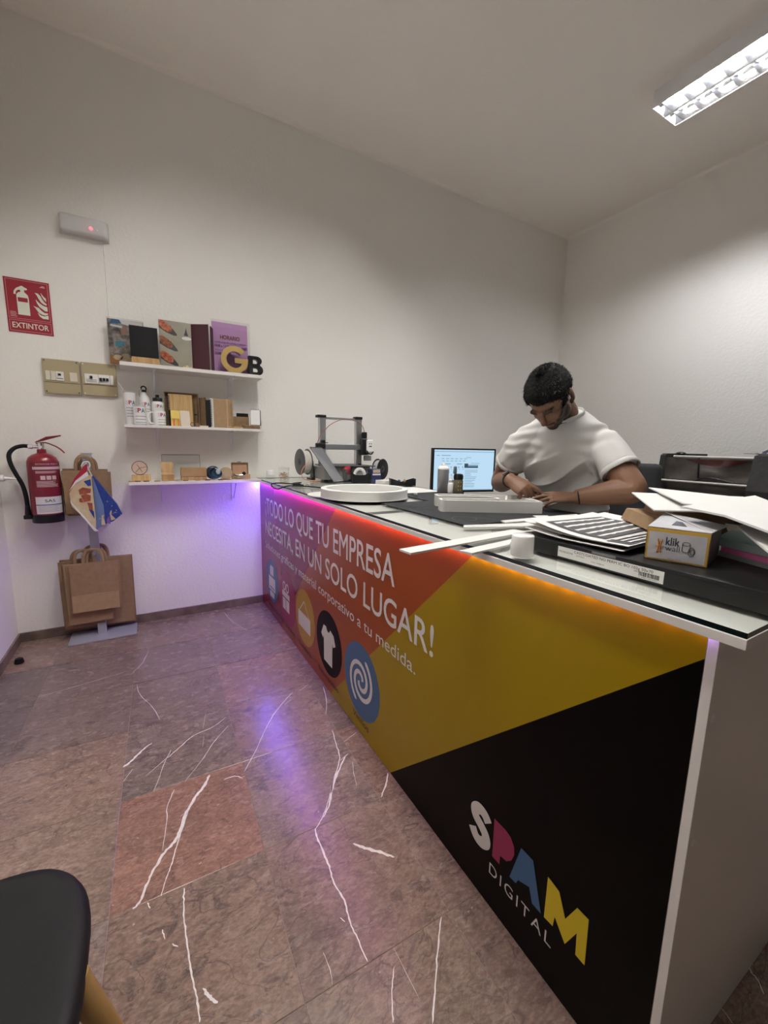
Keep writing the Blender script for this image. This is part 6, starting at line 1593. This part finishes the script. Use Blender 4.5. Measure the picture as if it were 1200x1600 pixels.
mb = MB(); mb.cyl(cb+Z*.09, cb+Z*.47, .027, n=14); obj('gas_lift', mb, BLACK, t, smooth=True)
for k in range(5):
    a = 2*pi*k/5+.3; d = Vector((cos(a), sin(a), 0))
    mb = MB(); mb.tube([cb+Z*.10, cb+d*.14+Z*.095, cb+d*.29+Z*.075], (.020, .016), 8); obj('base_leg', mb, BLACK, t, smooth=True)
    mb = MB(); q = Vector((-d.y, d.x, 0)); mb.cyl(cb+d*.29-q*.018+Z*.031, cb+d*.29+q*.018+Z*.031, .030, n=16); mb.cyl(cb+d*.29+Z*.04, cb+d*.29+Z*.08, .007, n=8); obj('caster', mb, BLACK, t, smooth=True)

# ================================================================== FOREGROUND CHAIR
t = thing('side_chair', 'black moulded side chair with wooden legs at the lower left corner', 'chair', (-1.14, -2.60, 0))
SEAT = mat('black_seat_plastic', (.0065, .0063, .0062), .62, spec=.2, bump=.06, bscale=400)
cxs, cys = -1.147, -2.608
def superr(a, rx, ry, n=3.2):
    c_, s_ = cos(a), sin(a); return Vector((rx*abs(c_)**(2/n)*(1 if c_ >= 0 else -1), ry*abs(s_)**(2/n)*(1 if s_ >= 0 else -1), 0))
mb = MB(); n = 56; rings = [(.0, .446), (.55, .447), (.80, .452), (.90, .456), (.955, .456), (.985, .450), (1.0, .440), (1.0, .428), (.985, .420), (.95, .418), (.6, .416), (.0, .416)]
vs, fs = [], []
for k, (q, z) in enumerate(rings):
    for i in range(n):
        p = superr(2*pi*i/n, .230*max(q, .001), .222*max(q, .001)); vs.append((cxs+p.x, cys+p.y, z-.012*(p.x > .15)*(p.x-.15)/.08))
for k in range(len(rings)-1):
    for i in range(n): fs.append((k*n+i, k*n+(i+1) % n, (k+1)*n+(i+1) % n, (k+1)*n+i))
mb._add(vs, fs); obj('seat', mb, SEAT, t, smooth=True, angle=70)
mb = MB()
def bk(a, b):
    yy = (a-.5)*2; w_ = .21*(1-.25*b**3)
    return Vector((cxs-.205-.06*b-.03*b*b+.035*yy*yy, cys+yy*w_, .44+.38*b))
vs, fs = [], []
for kk in (0, 1):
    for i in range(17):
        for j in range(13):
            p = bk(i/16, j/12); p.x -= .012*kk; vs.append(p)
W_ = 13; O_ = 17*13
for i in range(16):
    for j in range(12): fs.append((i*W_+j, (i+1)*W_+j, (i+1)*W_+j+1, i*W_+j+1)); fs.append((O_+i*W_+j+1, O_+(i+1)*W_+j+1, O_+(i+1)*W_+j, O_+i*W_+j))
rim = [(i, 0) for i in range(16)]+[(16, j) for j in range(12)]+[(i, 12) for i in range(16, 0, -1)]+[(0, j) for j in range(12, 0, -1)]
for a in range(len(rim)):
    p, q = rim[a], rim[(a+1) % len(rim)]; fs.append((p[0]*W_+p[1], q[0]*W_+q[1], O_+q[0]*W_+q[1], O_+p[0]*W_+p[1]))
mb._add(vs, fs); obj('backrest', mb, SEAT, t, smooth=True, angle=60)
for k in range(4):
    a = radians(-4+90*k); dx, dy = cos(a), sin(a)
    mb = MB(); mb.cyl((cxs+.214*dx, cys+.200*dy, .418), (cxs+.352*dx, cys+.340*dy-.035, .0), .0205, .0135, 20); obj('leg', mb, BEECH, t, smooth=True)
mb = MB()
mb.cyl((cxs-.18, cys, .402), (cxs+.18, cys, .402), .006, n=8); mb.cyl((cxs, cys-.18, .402), (cxs, cys+.18, .402), .006, n=8)
obj('cross_brace', mb, BLACK, t, smooth=True)

# ================================================================== THE MAN
LV = Vector((.481, -.877, 0)).normalized(); FV = Vector((LV.y, -LV.x, 0))   # his left, his front
man = thing('person', 'dark-haired bearded man in a white t-shirt bending over his work behind the counter', 'person', (1.0, -2.06, 0))
def limb(mb, pts, k=6, n=16, hint=None):
    """pts: (position, ra, rb); ra along hint"""
    P = catmull([Vector(p[0]) for p in pts], k); R = catmull([Vector((p[1], p[2] if len(p) > 2 else p[1], 0)) for p in pts], k)
    vs = []; m = len(P)
    t0 = (P[1]-P[0]).normalized(); a = Vector(hint) if hint is not None else t0.orthogonal()
    for i, p in enumerate(P):
        tt = (P[min(i+1, m-1)]-P[max(i-1, 0)]).normalized()
        a = (a-tt*a.dot(tt)).normalized(); b = tt.cross(a)
        for j in range(n):
            q = 2*pi*j/n; vs.append(p+a*(R[i].x*cos(q))+b*(R[i].y*sin(q)))
    # rounded ends
    fs = []
    for i in range(m-1):
        for j in range(n): fs.append((i*n+j, i*n+(j+1) % n, (i+1)*n+(j+1) % n, (i+1)*n+j))
    e0 = len(vs); vs.append(P[0]-(P[1]-P[0]).normalized()*R[0].y*.6); e1 = len(vs); vs.append(P[-1]+(P[-1]-P[-2]).normalized()*R[-1].y*.6)
    for j in range(n): fs.append((e0, (j+1) % n, j)); fs.append((e1, (m-1)*n+j, (m-1)*n+(j+1) % n))
    mb._add(vs, fs)
def remesh(mb, vox, smooth_it, name):
    bmesh.ops.recalc_face_normals(mb.bm, faces=mb.bm.faces[:])
    me = bpy.data.meshes.new('t'); mb.bm.to_mesh(me); mb.bm.free()
    o = bpy.data.objects.new('t', me); COL.objects.link(o)
    md = o.modifiers.new('r', 'REMESH'); md.mode = 'VOXEL'; md.voxel_size = vox
    ms = o.modifiers.new('s', 'SMOOTH'); ms.iterations = smooth_it; ms.factor = .5
    m2 = bpy.data.meshes.new_from_object(o.evaluated_get(bpy.context.evaluated_depsgraph_get()))
    bpy.data.objects.remove(o); bpy.data.meshes.remove(me)
    m2.name = name; return m2
def mesh_part(name, me, m, parent, **k):
    bm = bmesh.new(); bm.from_mesh(me); bpy.data.meshes.remove(me)
    return obj(name, bm, m, parent, smooth=True, angle=180, clean=False, **k)

PELV = Vector((1.00, -2.06, .93))
HC = Vector((.650, -2.195, 1.507)); HS = .975
hy, hp = radians(-166), radians(58)
HF = Vector((cos(hp)*cos(hy), cos(hp)*sin(hy), -sin(hp))); HU = Vector((sin(hp)*cos(hy), sin(hp)*sin(hy), cos(hp))); HL = HU.cross(HF)
def hd(f, l, u): return HC+(HF*f+HL*l+HU*u)*HS
HM = Matrix((HF, HL, HU)).transposed()
SHL, SHR = Vector((.905, -2.270, 1.350)), Vector((.752, -1.985, 1.350))
ELL, WRL = Vector((.868, -2.442, 1.152)), Vector((.755, -2.278, 1.110))
ELR, WRR = Vector((.805, -1.812, 1.135)), Vector((.640, -2.030, 1.165))
NB = Vector((.805, -2.160, 1.440))

b = MB()
# torso (under the shirt), pelvis, legs
for c_, a_, d_ in ():
    pass
limb(b, [(PELV-Z*.06, .150, .105), (PELV+Z*.04, .160, .115), (Vector((.965, -2.085, 1.06)), .160, .118), (Vector((.915, -2.11, 1.20)), .165, .115), (Vector((.865, -2.135, 1.32)), .160, .095), (Vector((.84, -2.148, 1.37)), .115, .070), (NB-Z*.01, .075, .062)], hint=LV)
limb(b, [(NB-Z*.03, .060), (Vector((.775, -2.170, 1.462)), .057), (hd(-.02, 0, -.055), .056), (hd(-.01, 0, .0), .055)])
for s_, sh, el, wr in ((1, SHL, ELL, WRL), (-1, SHR, ELR, WRR)):
    inner = sh-LV*s_*.06-Z*.005
    limb(b, [(inner-Z*.02, .036), (sh-Z*.008, .044), (sh+(el-sh)*.35, .054, .054), (sh+(el-sh)*.75, .056, .058), (el, .051, .052), (el+(wr-el)*.3, .051, .050), (el+(wr-el)*.7, .040, .037), (wr, .031, .026)], k=6)
    hip = PELV+LV*s_*.095-Z*.05; kn = Vector((1.03, -2.06, .49))+LV*s_*.11; an = Vector((1.06, -2.045, .09))+LV*s_*.12
    limb(b, [(hip, .088), (hip*.5+kn*.5, .075), (kn, .054), (kn*.6+an*.4, .052), (an, .036)])
    limb(b, [(an-FV*.04-Z*.045, .030, .030), (an+FV*.05-Z*.05, .038, .026), (an+FV*.16-Z*.062, .036, .018)], hint=LV)
# head
def ell_h(f, l, u, rf, rl, ru, nu=20): b.ellipsoid(hd(f, l, u), (rf*HS, rl*HS, ru*HS), nu, 14, HM)
ell_h(-.012, 0, .028, .098, .076, .092, 28)
ell_h(.026, 0, -.040, .068, .061, .070, 24)
ell_h(.044, 0, -.080, .040, .044, .034)
ell_h(.062, 0, -.100, .022, .026, .018)
for s_ in (-1, 1):
    ell_h(.048, s_*.040, -.030, .028, .022, .022)         # cheekbone
    ell_h(.010, s_*.052, -.065, .034, .014, .030)         # jaw angle
    ell_h(.074, s_*.031, .004, .012, .017, .009)          # lid
    ell_h(.094, s_*.013, -.036, .010, .009, .008)         # nostril wing
    # ear: rim and lobe
    R2 = HM @ Matrix.Rotation(s_*.35, 3, 'Z')
    b.ellipsoid(hd(-.016, s_*.086, .000), (.021*HS, .0085*HS, .033*HS), 16, 12, R2); b.ellipsoid(hd(-.004, s_*.080, -.030), (.011*HS, .008*HS, .013*HS), 12, 8, R2)
limb(b, [(hd(.080, .045, .022), .009*HS), (hd(.090, .018, .024), .010*HS), (hd(.090, -.018, .024), .010*HS), (hd(.080, -.045, .022), .009*HS)], k=4, n=10)
limb(b, [(hd(.088, 0, .016), .008*HS), (hd(.099, 0, -.010), .009*HS), (hd(.110, 0, -.032), .0115*HS)], k=4, n=12)
ell_h(.084, 0, -.060, .011, .023, .006); ell_h(.081, 0, -.071, .011, .020, .007)
# hands
def hand(wr, tip_dir, back, side, curls, spread, thumb):
    d = tip_dir.normalized(); nrm = (back-d*back.dot(d)).normalized(); lat = d.cross(nrm)*side   # lat: towards the thumb
    limb(b, [(wr-d*.02, .027, .023), (wr+d*.012, .029, .021), (wr+d*.045, .040, .017), (wr+d*.082, .042, .0145)], k=5, n=16, hint=lat)
    tips = []
    for i, (off, ln, r) in enumerate(((.031, .074, .0088), (.0105, .080, .0090), (-.0105, .074, .0086), (-.030, .058, .0076))):
        base = wr+d*(.086-.004*abs(i-1)-(.006 if i == 3 else 0))+lat*off+nrm*.001
        q = [base-d*.022]; q.append(base); ang = 0; p = base; dd = (d+lat*spread*(1.4-i)).normalized()
        for sg, c_ in zip((.46, .30, .24), curls[i]):
            ang += radians(c_); p = p+(dd*cos(ang)-nrm*sin(ang))*ln*sg; q.append(p)
        rr = [r*1.08, r*1.08, r, r*.94, r*.80]
        limb(b, [(a, c_) for a, c_ in zip(q, rr)], k=4, n=12); tips.append((p, (dd*cos(ang)-nrm*sin(ang)), (nrm*cos(ang)+dd*sin(ang)), r*.8))
    tb = wr+d*.022+lat*.024-nrm*.004
    t1, t2, t3 = thumb
    vec = (d*t1[0]+lat*t1[1]-nrm*t1[2]).normalized(); p1 = tb+vec*.042
    vec2 = (d*t2[0]+lat*t2[1]-nrm*t2[2]).normalized(); p2 = p1+vec2*.032
    vec3 = (d*t3[0]+lat*t3[1]-nrm*t3[2]).normalized(); p3 = p2+vec3*.024
    limb(b, [(tb-vec*.012, .015), (tb+vec*.02, .014), (p1, .0112), (p2, .0105), (p3, .0085)], k=4, n=12)
    return tips
NAILS = []
NAILS += hand(WRL, Vector((-.64, .77, -.05)), Vector((-.20, -.30, .93)), 1, ((6, 14, 10), (4, 10, 8), (10, 14, 10), (16, 18, 12)), .10, ((.75, .62, .15), (.9, .35, .15), (1, .12, .2)))
NAILS += hand(WRR, Vector((.10, -.80, -.36)), Vector((-.62, -.20, .74)), -1, ((12, 12, 6), (48, 55, 30), (56, 62, 35), (60, 62, 38)), .06, ((.80, .30, .50), (.95, .02, .32), (.98, -.10, .2)))
me = remesh(b, .0036, 4, 'body')
# colours that belong to the skin: beard, brows, lips, palms
bm = bmesh.new(); bm.from_mesh(me); bpy.data.meshes.remove(me)
lay = bm.verts.layers.float_color.new('tint')
SK, SKA, BRD, LIP = (.195, .098, .060), (.190, .098, .060), (.010, .007, .006), (.15, .055, .045)
def lerp3(a, b_, t): return tuple(x+(y-x)*t for x, y in zip(a, b_))
def sstep(a, b_, x):
    t = max(0, min(1, (x-a)/(b_-a))); return t*t*(3-2*t)
for v in bm.verts:
    d = (v.co-HC)/HS; f, l, u = d.dot(HF), d.dot(HL), d.dot(HU)
    c3 = SKA
    if d.length < .17 and u > -.135:
        c3 = SK
        jit = .006*noise.noise(v.co*160)
        jaw = sstep(-.052, -.066, u+jit+.55*max(0, abs(l)-.030)*0) * sstep(-.012, .008, f)
        side = sstep(.048, .056, abs(l)+jit)*sstep(.022, .010, u)*sstep(-.006, .004, f)*sstep(.05, .035, f)
        cheek = sstep(-.030, -.044, u-1.3*(abs(l)-.045)+jit)*sstep(.030, .040, abs(l))*sstep(-.01, .006, f)
        mous = sstep(-.044, -.049, u+jit)*sstep(.034, .026, abs(l))*sstep(.05, .07, f)
        bd = max(jaw, side, mous, cheek)
        under = sstep(-.012, -.03, f)
        bd *= (1-under*.6)
        lips = sstep(.024, .019, abs(l))*sstep(-.056, -.059, u)*sstep(-.078, -.074, u)*sstep(.078, .084, f)
        bd = bd*(1-lips)
        brow = sstep(.008, .005, abs(u-.026-.05*max(0, abs(l)-.02)*.2+jit*.4))*sstep(.010, .014, abs(l))*sstep(.050, .044, abs(l))*sstep(.05, .06, f)
        lash = sstep(.004, .002, abs(u+.003))*sstep(.016, .02, abs(l))*sstep(.047, .043, abs(l))*sstep(.06, .07, f)
        c3 = lerp3(c3, BRD, .88*bd); c3 = lerp3(c3, BRD, .85*max(brow, lash)); c3 = lerp3(c3, LIP, .7*lips)
    v[lay] = (*c3, 1)
skin = bpy.data.materials.new('skin'); skin.use_nodes = True
nt = skin.node_tree; pb = nt.nodes['Principled BSDF']; at_ = nt.nodes.new('ShaderNodeVertexColor'); at_.layer_name = 'tint'
nt.links.new(at_.outputs['Color'], pb.inputs['Base Color']); pb.inputs['Roughness'].default_value = .5; pb.inputs['Specular IOR Level'].default_value = .28
pb.inputs['Subsurface Weight'].default_value = .08; pb.inputs['Subsurface Radius'].default_value = (.012, .005, .003); pb.inputs['Subsurface Scale'].default_value = .5
nz_ = nt.nodes.new('ShaderNodeTexNoise'); nz_.inputs['Scale'].default_value = 260; bp_ = nt.nodes.new('ShaderNodeBump'); bp_.inputs['Strength'].default_value = .08; bp_.inputs['Distance'].default_value = .004
nt.links.new(nz_.outputs['Fac'], bp_.inputs['Height']); nt.links.new(bp_.outputs[0], pb.inputs['Normal'])
obj('body', bm, skin, man, smooth=True, angle=180, clean=False)
NAIL = mat('finger_nail', (.42, .27, .22), .3)
for p, dd, up, r in NAILS:
    mb = MB(); x_ = dd.normalized(); z_ = (up-x_*up.dot(x_)).normalized(); y_ = z_.cross(x_)
    mb.ellipsoid(p+z_*r*.80-x_*.001, (.0062, .0048, .0016), 10, 6, Matrix((x_, y_, z_)).transposed()); obj('finger_nail', mb, NAIL, man, smooth=True)

# hair: short, dark, thick on top and clipped at the sides
mb = MB(); nu, nv = 96, 56; vs = {}; fs = []; C0_ = hd(-.012, 0, .028)
def hair_pt(i, j):
    th = 2*pi*i/nu; ph = pi/2-pi*.80*j/nv
    dloc = Vector((cos(ph)*cos(th), cos(ph)*sin(th), sin(ph)))
    p = Vector((dloc.x*.098, dloc.y*.0765, dloc.z*.093))
    f, l, u = p.x-.012, p.y, p.z+.028
    low = (-.035 if f < -.03 else (-.035+(.062+.035)*sstep(-.03, .075, f)))
    if f > -.03 and f < .035: low = min(low, .016-.25*f*0) if abs(l) > .06 else low
    if -.006 < f < .034 and abs(l) > .052: low = -.042
    top = sstep(low, low+.075, u)
    cl = noise.noise(Vector((dloc.x*9, dloc.y*9, dloc.z*9)))*.5+noise.noise(dloc*24)*.5
    th_ = (.0022+.012*top+.007*sstep(.03, .09, f)*sstep(.05, .09, u))*(1+.32*cl)+.0030*noise.noise(dloc*48)*top
    q = dloc.normalized()
    ear = ((f+.014)/.026)**2+((u+.002)/.040)**2 < 1 and abs(l) > .05
    return u >= low-.002 and not ear, C0_+(HF*(p.x+q.x*th_)+HL*(p.y+q.y*th_)+HU*(p.z+q.z*th_))*HS
keep = {}; pos = {}
for j in range(nv+1):
    for i in range(nu): keep[i, j], pos[i, j] = hair_pt(i, j)
idx = {}
def vid(i, j):
    i %= nu
    if (i, j) not in idx: idx[i, j] = mb.bm.verts.new(pos[i, j])
    return idx[i, j]
for j in range(nv):
    for i in range(nu):
        if all(keep[a % nu, b_] for a, b_ in ((i, j), (i+1, j), (i, j+1), (i+1, j+1))):
            try: mb.bm.faces.new([vid(i, j), vid(i+1, j), vid(i+1, j+1), vid(i, j+1)])
            except ValueError: pass
bmesh.ops.remove_doubles(mb.bm, verts=mb.bm.verts[:], dist=2e-4)
bmesh.ops.recalc_face_normals(mb.bm, faces=mb.bm.faces[:])
r = bmesh.ops.extrude_face_region(mb.bm, geom=mb.bm.faces[:]); 
for v in [e for e in r['geom'] if isinstance(e, bmesh.types.BMVert)]: v.co += (C0_-v.co).normalized()*.012
HAIR = mat('dark_hair', (.0032, .0027, .0024), .62, spec=.16, bump=.8, bscale=300)
obj('hair', mb, HAIR, man, smooth=True, angle=180)
# tufts that break up the outline
mb = MB(); rs = random.Random(4)
for k in range(4200):
    i, j = rs.randrange(nu), rs.randrange(0, int(nv*.72))
    if not keep[i, j]: continue
    p = pos[i, j]; o_ = (p-C0_).normalized(); tg = Vector((rs.uniform(-1, 1), rs.uniform(-1, 1), rs.uniform(-1, 1)))+HF*.9; tg = (tg-o_*tg.dot(o_)).normalized()
    dirn = (o_*rs.uniform(.35, .9)+tg*.8).normalized(); ln = rs.uniform(.006, .015); s_ = dirn.cross(o_).normalized()*.0011
    e = p-o_*.002
    mb._add([e-s_, e+s_, e+dirn*ln*.6+s_*.6, e+dirn*ln+o_*(-.001), e+dirn*ln*.6-s_*.6], [(0, 1, 2, 3, 4)])
obj('hair_tufts', mb, mat('dark_hair_strands', (.006, .005, .0045), .5, spec=.3), man, kind='stuff', clean=False)

# t-shirt
b = MB()
limb(b, [(Vector((1.02, -2.050, .900)), .182, .140), (Vector((1.00, -2.060, .955)), .184, .142), (Vector((.975, -2.078, 1.04)), .184, .145), (Vector((.945, -2.094, 1.12)), .184, .142), (Vector((.905, -2.114, 1.22)), .188, .134), (Vector((.868, -2.134, 1.31)), .196, .122), (Vector((.845, -2.146, 1.365)), .180, .104), (Vector((.825, -2.155, 1.405)), .140, .088), (Vector((.806, -2.161, 1.452)), .082, .070)], k=6, n=40, hint=LV)
for s_, sh, el, e in ((1, SHL, ELL, .56), (-1, SHR, ELR, .46)):
    ax = (el-sh)
    limb(b, [(NB+LV*s_*.045-Z*.010, .040), (NB*.45+sh*.55+Z*.008, .050), (sh-LV*s_*.025+Z*.006, .060), (sh+ax*.15, .068), (sh+ax*.30, .071), (sh+ax*e, .074), (sh+ax*(e+.03), .0745)], k=6, n=28)
me = remesh(b, .006, 6, 'shirt')
bm = bmesh.new(); bm.from_mesh(me); bpy.data.meshes.remove(me)
bm.normal_update()
dm = (FV*.2-LV*.8+Z*.55).normalized()          # folds run from his left armpit down to the right hip
for v in bm.verts:
    p = v.co; n_ = v.normal
    a = p.dot(LV)-PELV.dot(LV); h_ = p.z
    fold = 0
    if h_ < 1.40:
        s1 = (h_-.95)-a*.62                    # coordinate across diagonal pulls
        wgt = sstep(1.36, 1.20, h_)*sstep(.90, 1.0, h_)
        fold += .0200*wgt*(1-1.8*abs(sin(s1*26+1.6*noise.noise(p*5)))**.6)*max(0, .45+.9*noise.noise(p*4+Vector((3, 1, 0))))
        fold += .0050*wgt*sin((h_-a*.9)*85+3*noise.noise(p*7))*sstep(.05, -.12, a)
        fold += .006*noise.noise(Vector((p.x*7, p.y*7, p.z*4.5)))*wgt
    fold += .0026*noise.noise(Vector((p.x*20, p.y*20, p.z*14)))
    # creases where the sleeves meet the body
    for sh in (SHL, SHR):
        dd = (p-sh).length
        if dd < .16: fold += .0030*sin((p-sh).dot(Z)*130+4*noise.noise(p*9))*sstep(.16, .08, dd)
    for sh, el in ((SHL, ELL), (SHR, ELR)):        # the sleeves stay smoother than the body
        ax = el-sh; tq = (p-sh).dot(ax)/ax.dot(ax)
        if tq > .12 and (p-sh-ax*tq).length < .1: fold *= 1-.72*sstep(.12, .35, tq)
    v.co = p+n_*fold
SHIRT = mat('white_cotton', (.52, .515, .50), .9, bump=.06, bscale=500)
obj('t_shirt', bm, SHIRT, man, smooth=True, angle=180, clean=False)
for s_, sh, el, e in ((1, SHL, ELL, .56), (-1, SHR, ELR, .46)):
    ax = el-sh; dn = ax.normalized(); c_ = sh+ax*(e+.055)
    a = dn.orthogonal().normalized(); b2 = dn.cross(a)
    mb = MB(); mb.tube([c_+a*  .0735*cos(q)+b2*.0735*sin(q)+dn*.002*sin(3*q) for q in [2*pi*k/28 for k in range(28)]], (.004, .011), 8, closed=True, flat=a); obj('sleeve_hem', mb, SHIRT, man, smooth=True)
mb = MB(); cn = Vector((.797, -2.163, 1.452)); nd = (HC-NB).normalized(); nd = (Vector((-.45, -.10, .88))).normalized(); a = (LV-nd*LV.dot(nd)).normalized(); b2 = nd.cross(a)
mb.tube([cn+a*.074*cos(q)+b2*.066*sin(q) for q in [2*pi*k/32 for k in range(32)]], (.010, .004), 8, closed=True, flat=nd); obj('neck_band', mb, SHIRT, man, smooth=True)
# trousers, shoes
b = MB()
limb(b, [(PELV-Z*.08, .165, .120), (PELV-Z*.02, .168, .124), (PELV+Z*.05, .168, .125)], hint=LV)
for s_ in (1, -1):
    hip = PELV+LV*s_*.090-Z*.06; kn = Vector((1.03, -2.06, .49))+LV*s_*.11; an = Vector((1.06, -2.045, .10))+LV*s_*.12
    limb(b, [(hip, .100), (hip*.5+kn*.5, .090), (kn, .072), (kn*.5+an*.5, .068), (an, .058)])
mesh_part('trousers', remesh(b, .009, 3, 'trousers'), mat('dark_denim', (.012, .014, .022), .85), man)
for s_ in (1, -1):
    an = Vector((1.06, -2.045, .09))+LV*s_*.12; b = MB()
    limb(b, [(an-FV*.06-Z*.045, .038, .043), (an+FV*.03-Z*.040, .046, .048), (an+FV*.12-Z*.055, .050, .034), (an+FV*.185-Z*.062, .042, .026)], hint=LV)
    b.bm.verts.ensure_lookup_table()
    for v in b.bm.verts: v.co.z = max(v.co.z, .0015)
    obj('shoe', b, BLACK_MATTE, man, smooth=True, angle=60)
# watch on his right wrist, bracelet on his left
ax = (WRR-ELR).normalized(); c_ = WRR-ax*.022; up = (Vector((-.70, -.35, .62))-ax*Vector((-.70, -.35, .62)).dot(ax)).normalized(); sd = ax.cross(up)
mb = MB(); mb.tube([c_+up*.0325*cos(q)+sd*.0325*sin(q) for q in [2*pi*k/28 for k in range(28)]], (.0022, .011), 8, closed=True, flat=up); wt = obj('wrist_watch', mb, BLACK_MATTE, man, smooth=True)
mb = MB(); mb.obox(c_+up*.0375, (.036, .030, .011), Matrix((ax, sd, up)).transposed(), .004); obj('watch_case', mb, mat('watch_grey', (.12, .12, .13), .25, metal=.6), wt, smooth=True)
ax = (WRL-ELL).normalized(); c_ = WRL-ax*.012; up = ax.orthogonal().normalized(); sd = ax.cross(up)
mb = MB(); mb.tube([c_+up*.0305*cos(q)+sd*.0285*sin(q) for q in [2*pi*k/24 for k in range(24)]], .0028, 8, closed=True); obj('bracelet', mb, BLACK_MATTE, man, smooth=True)
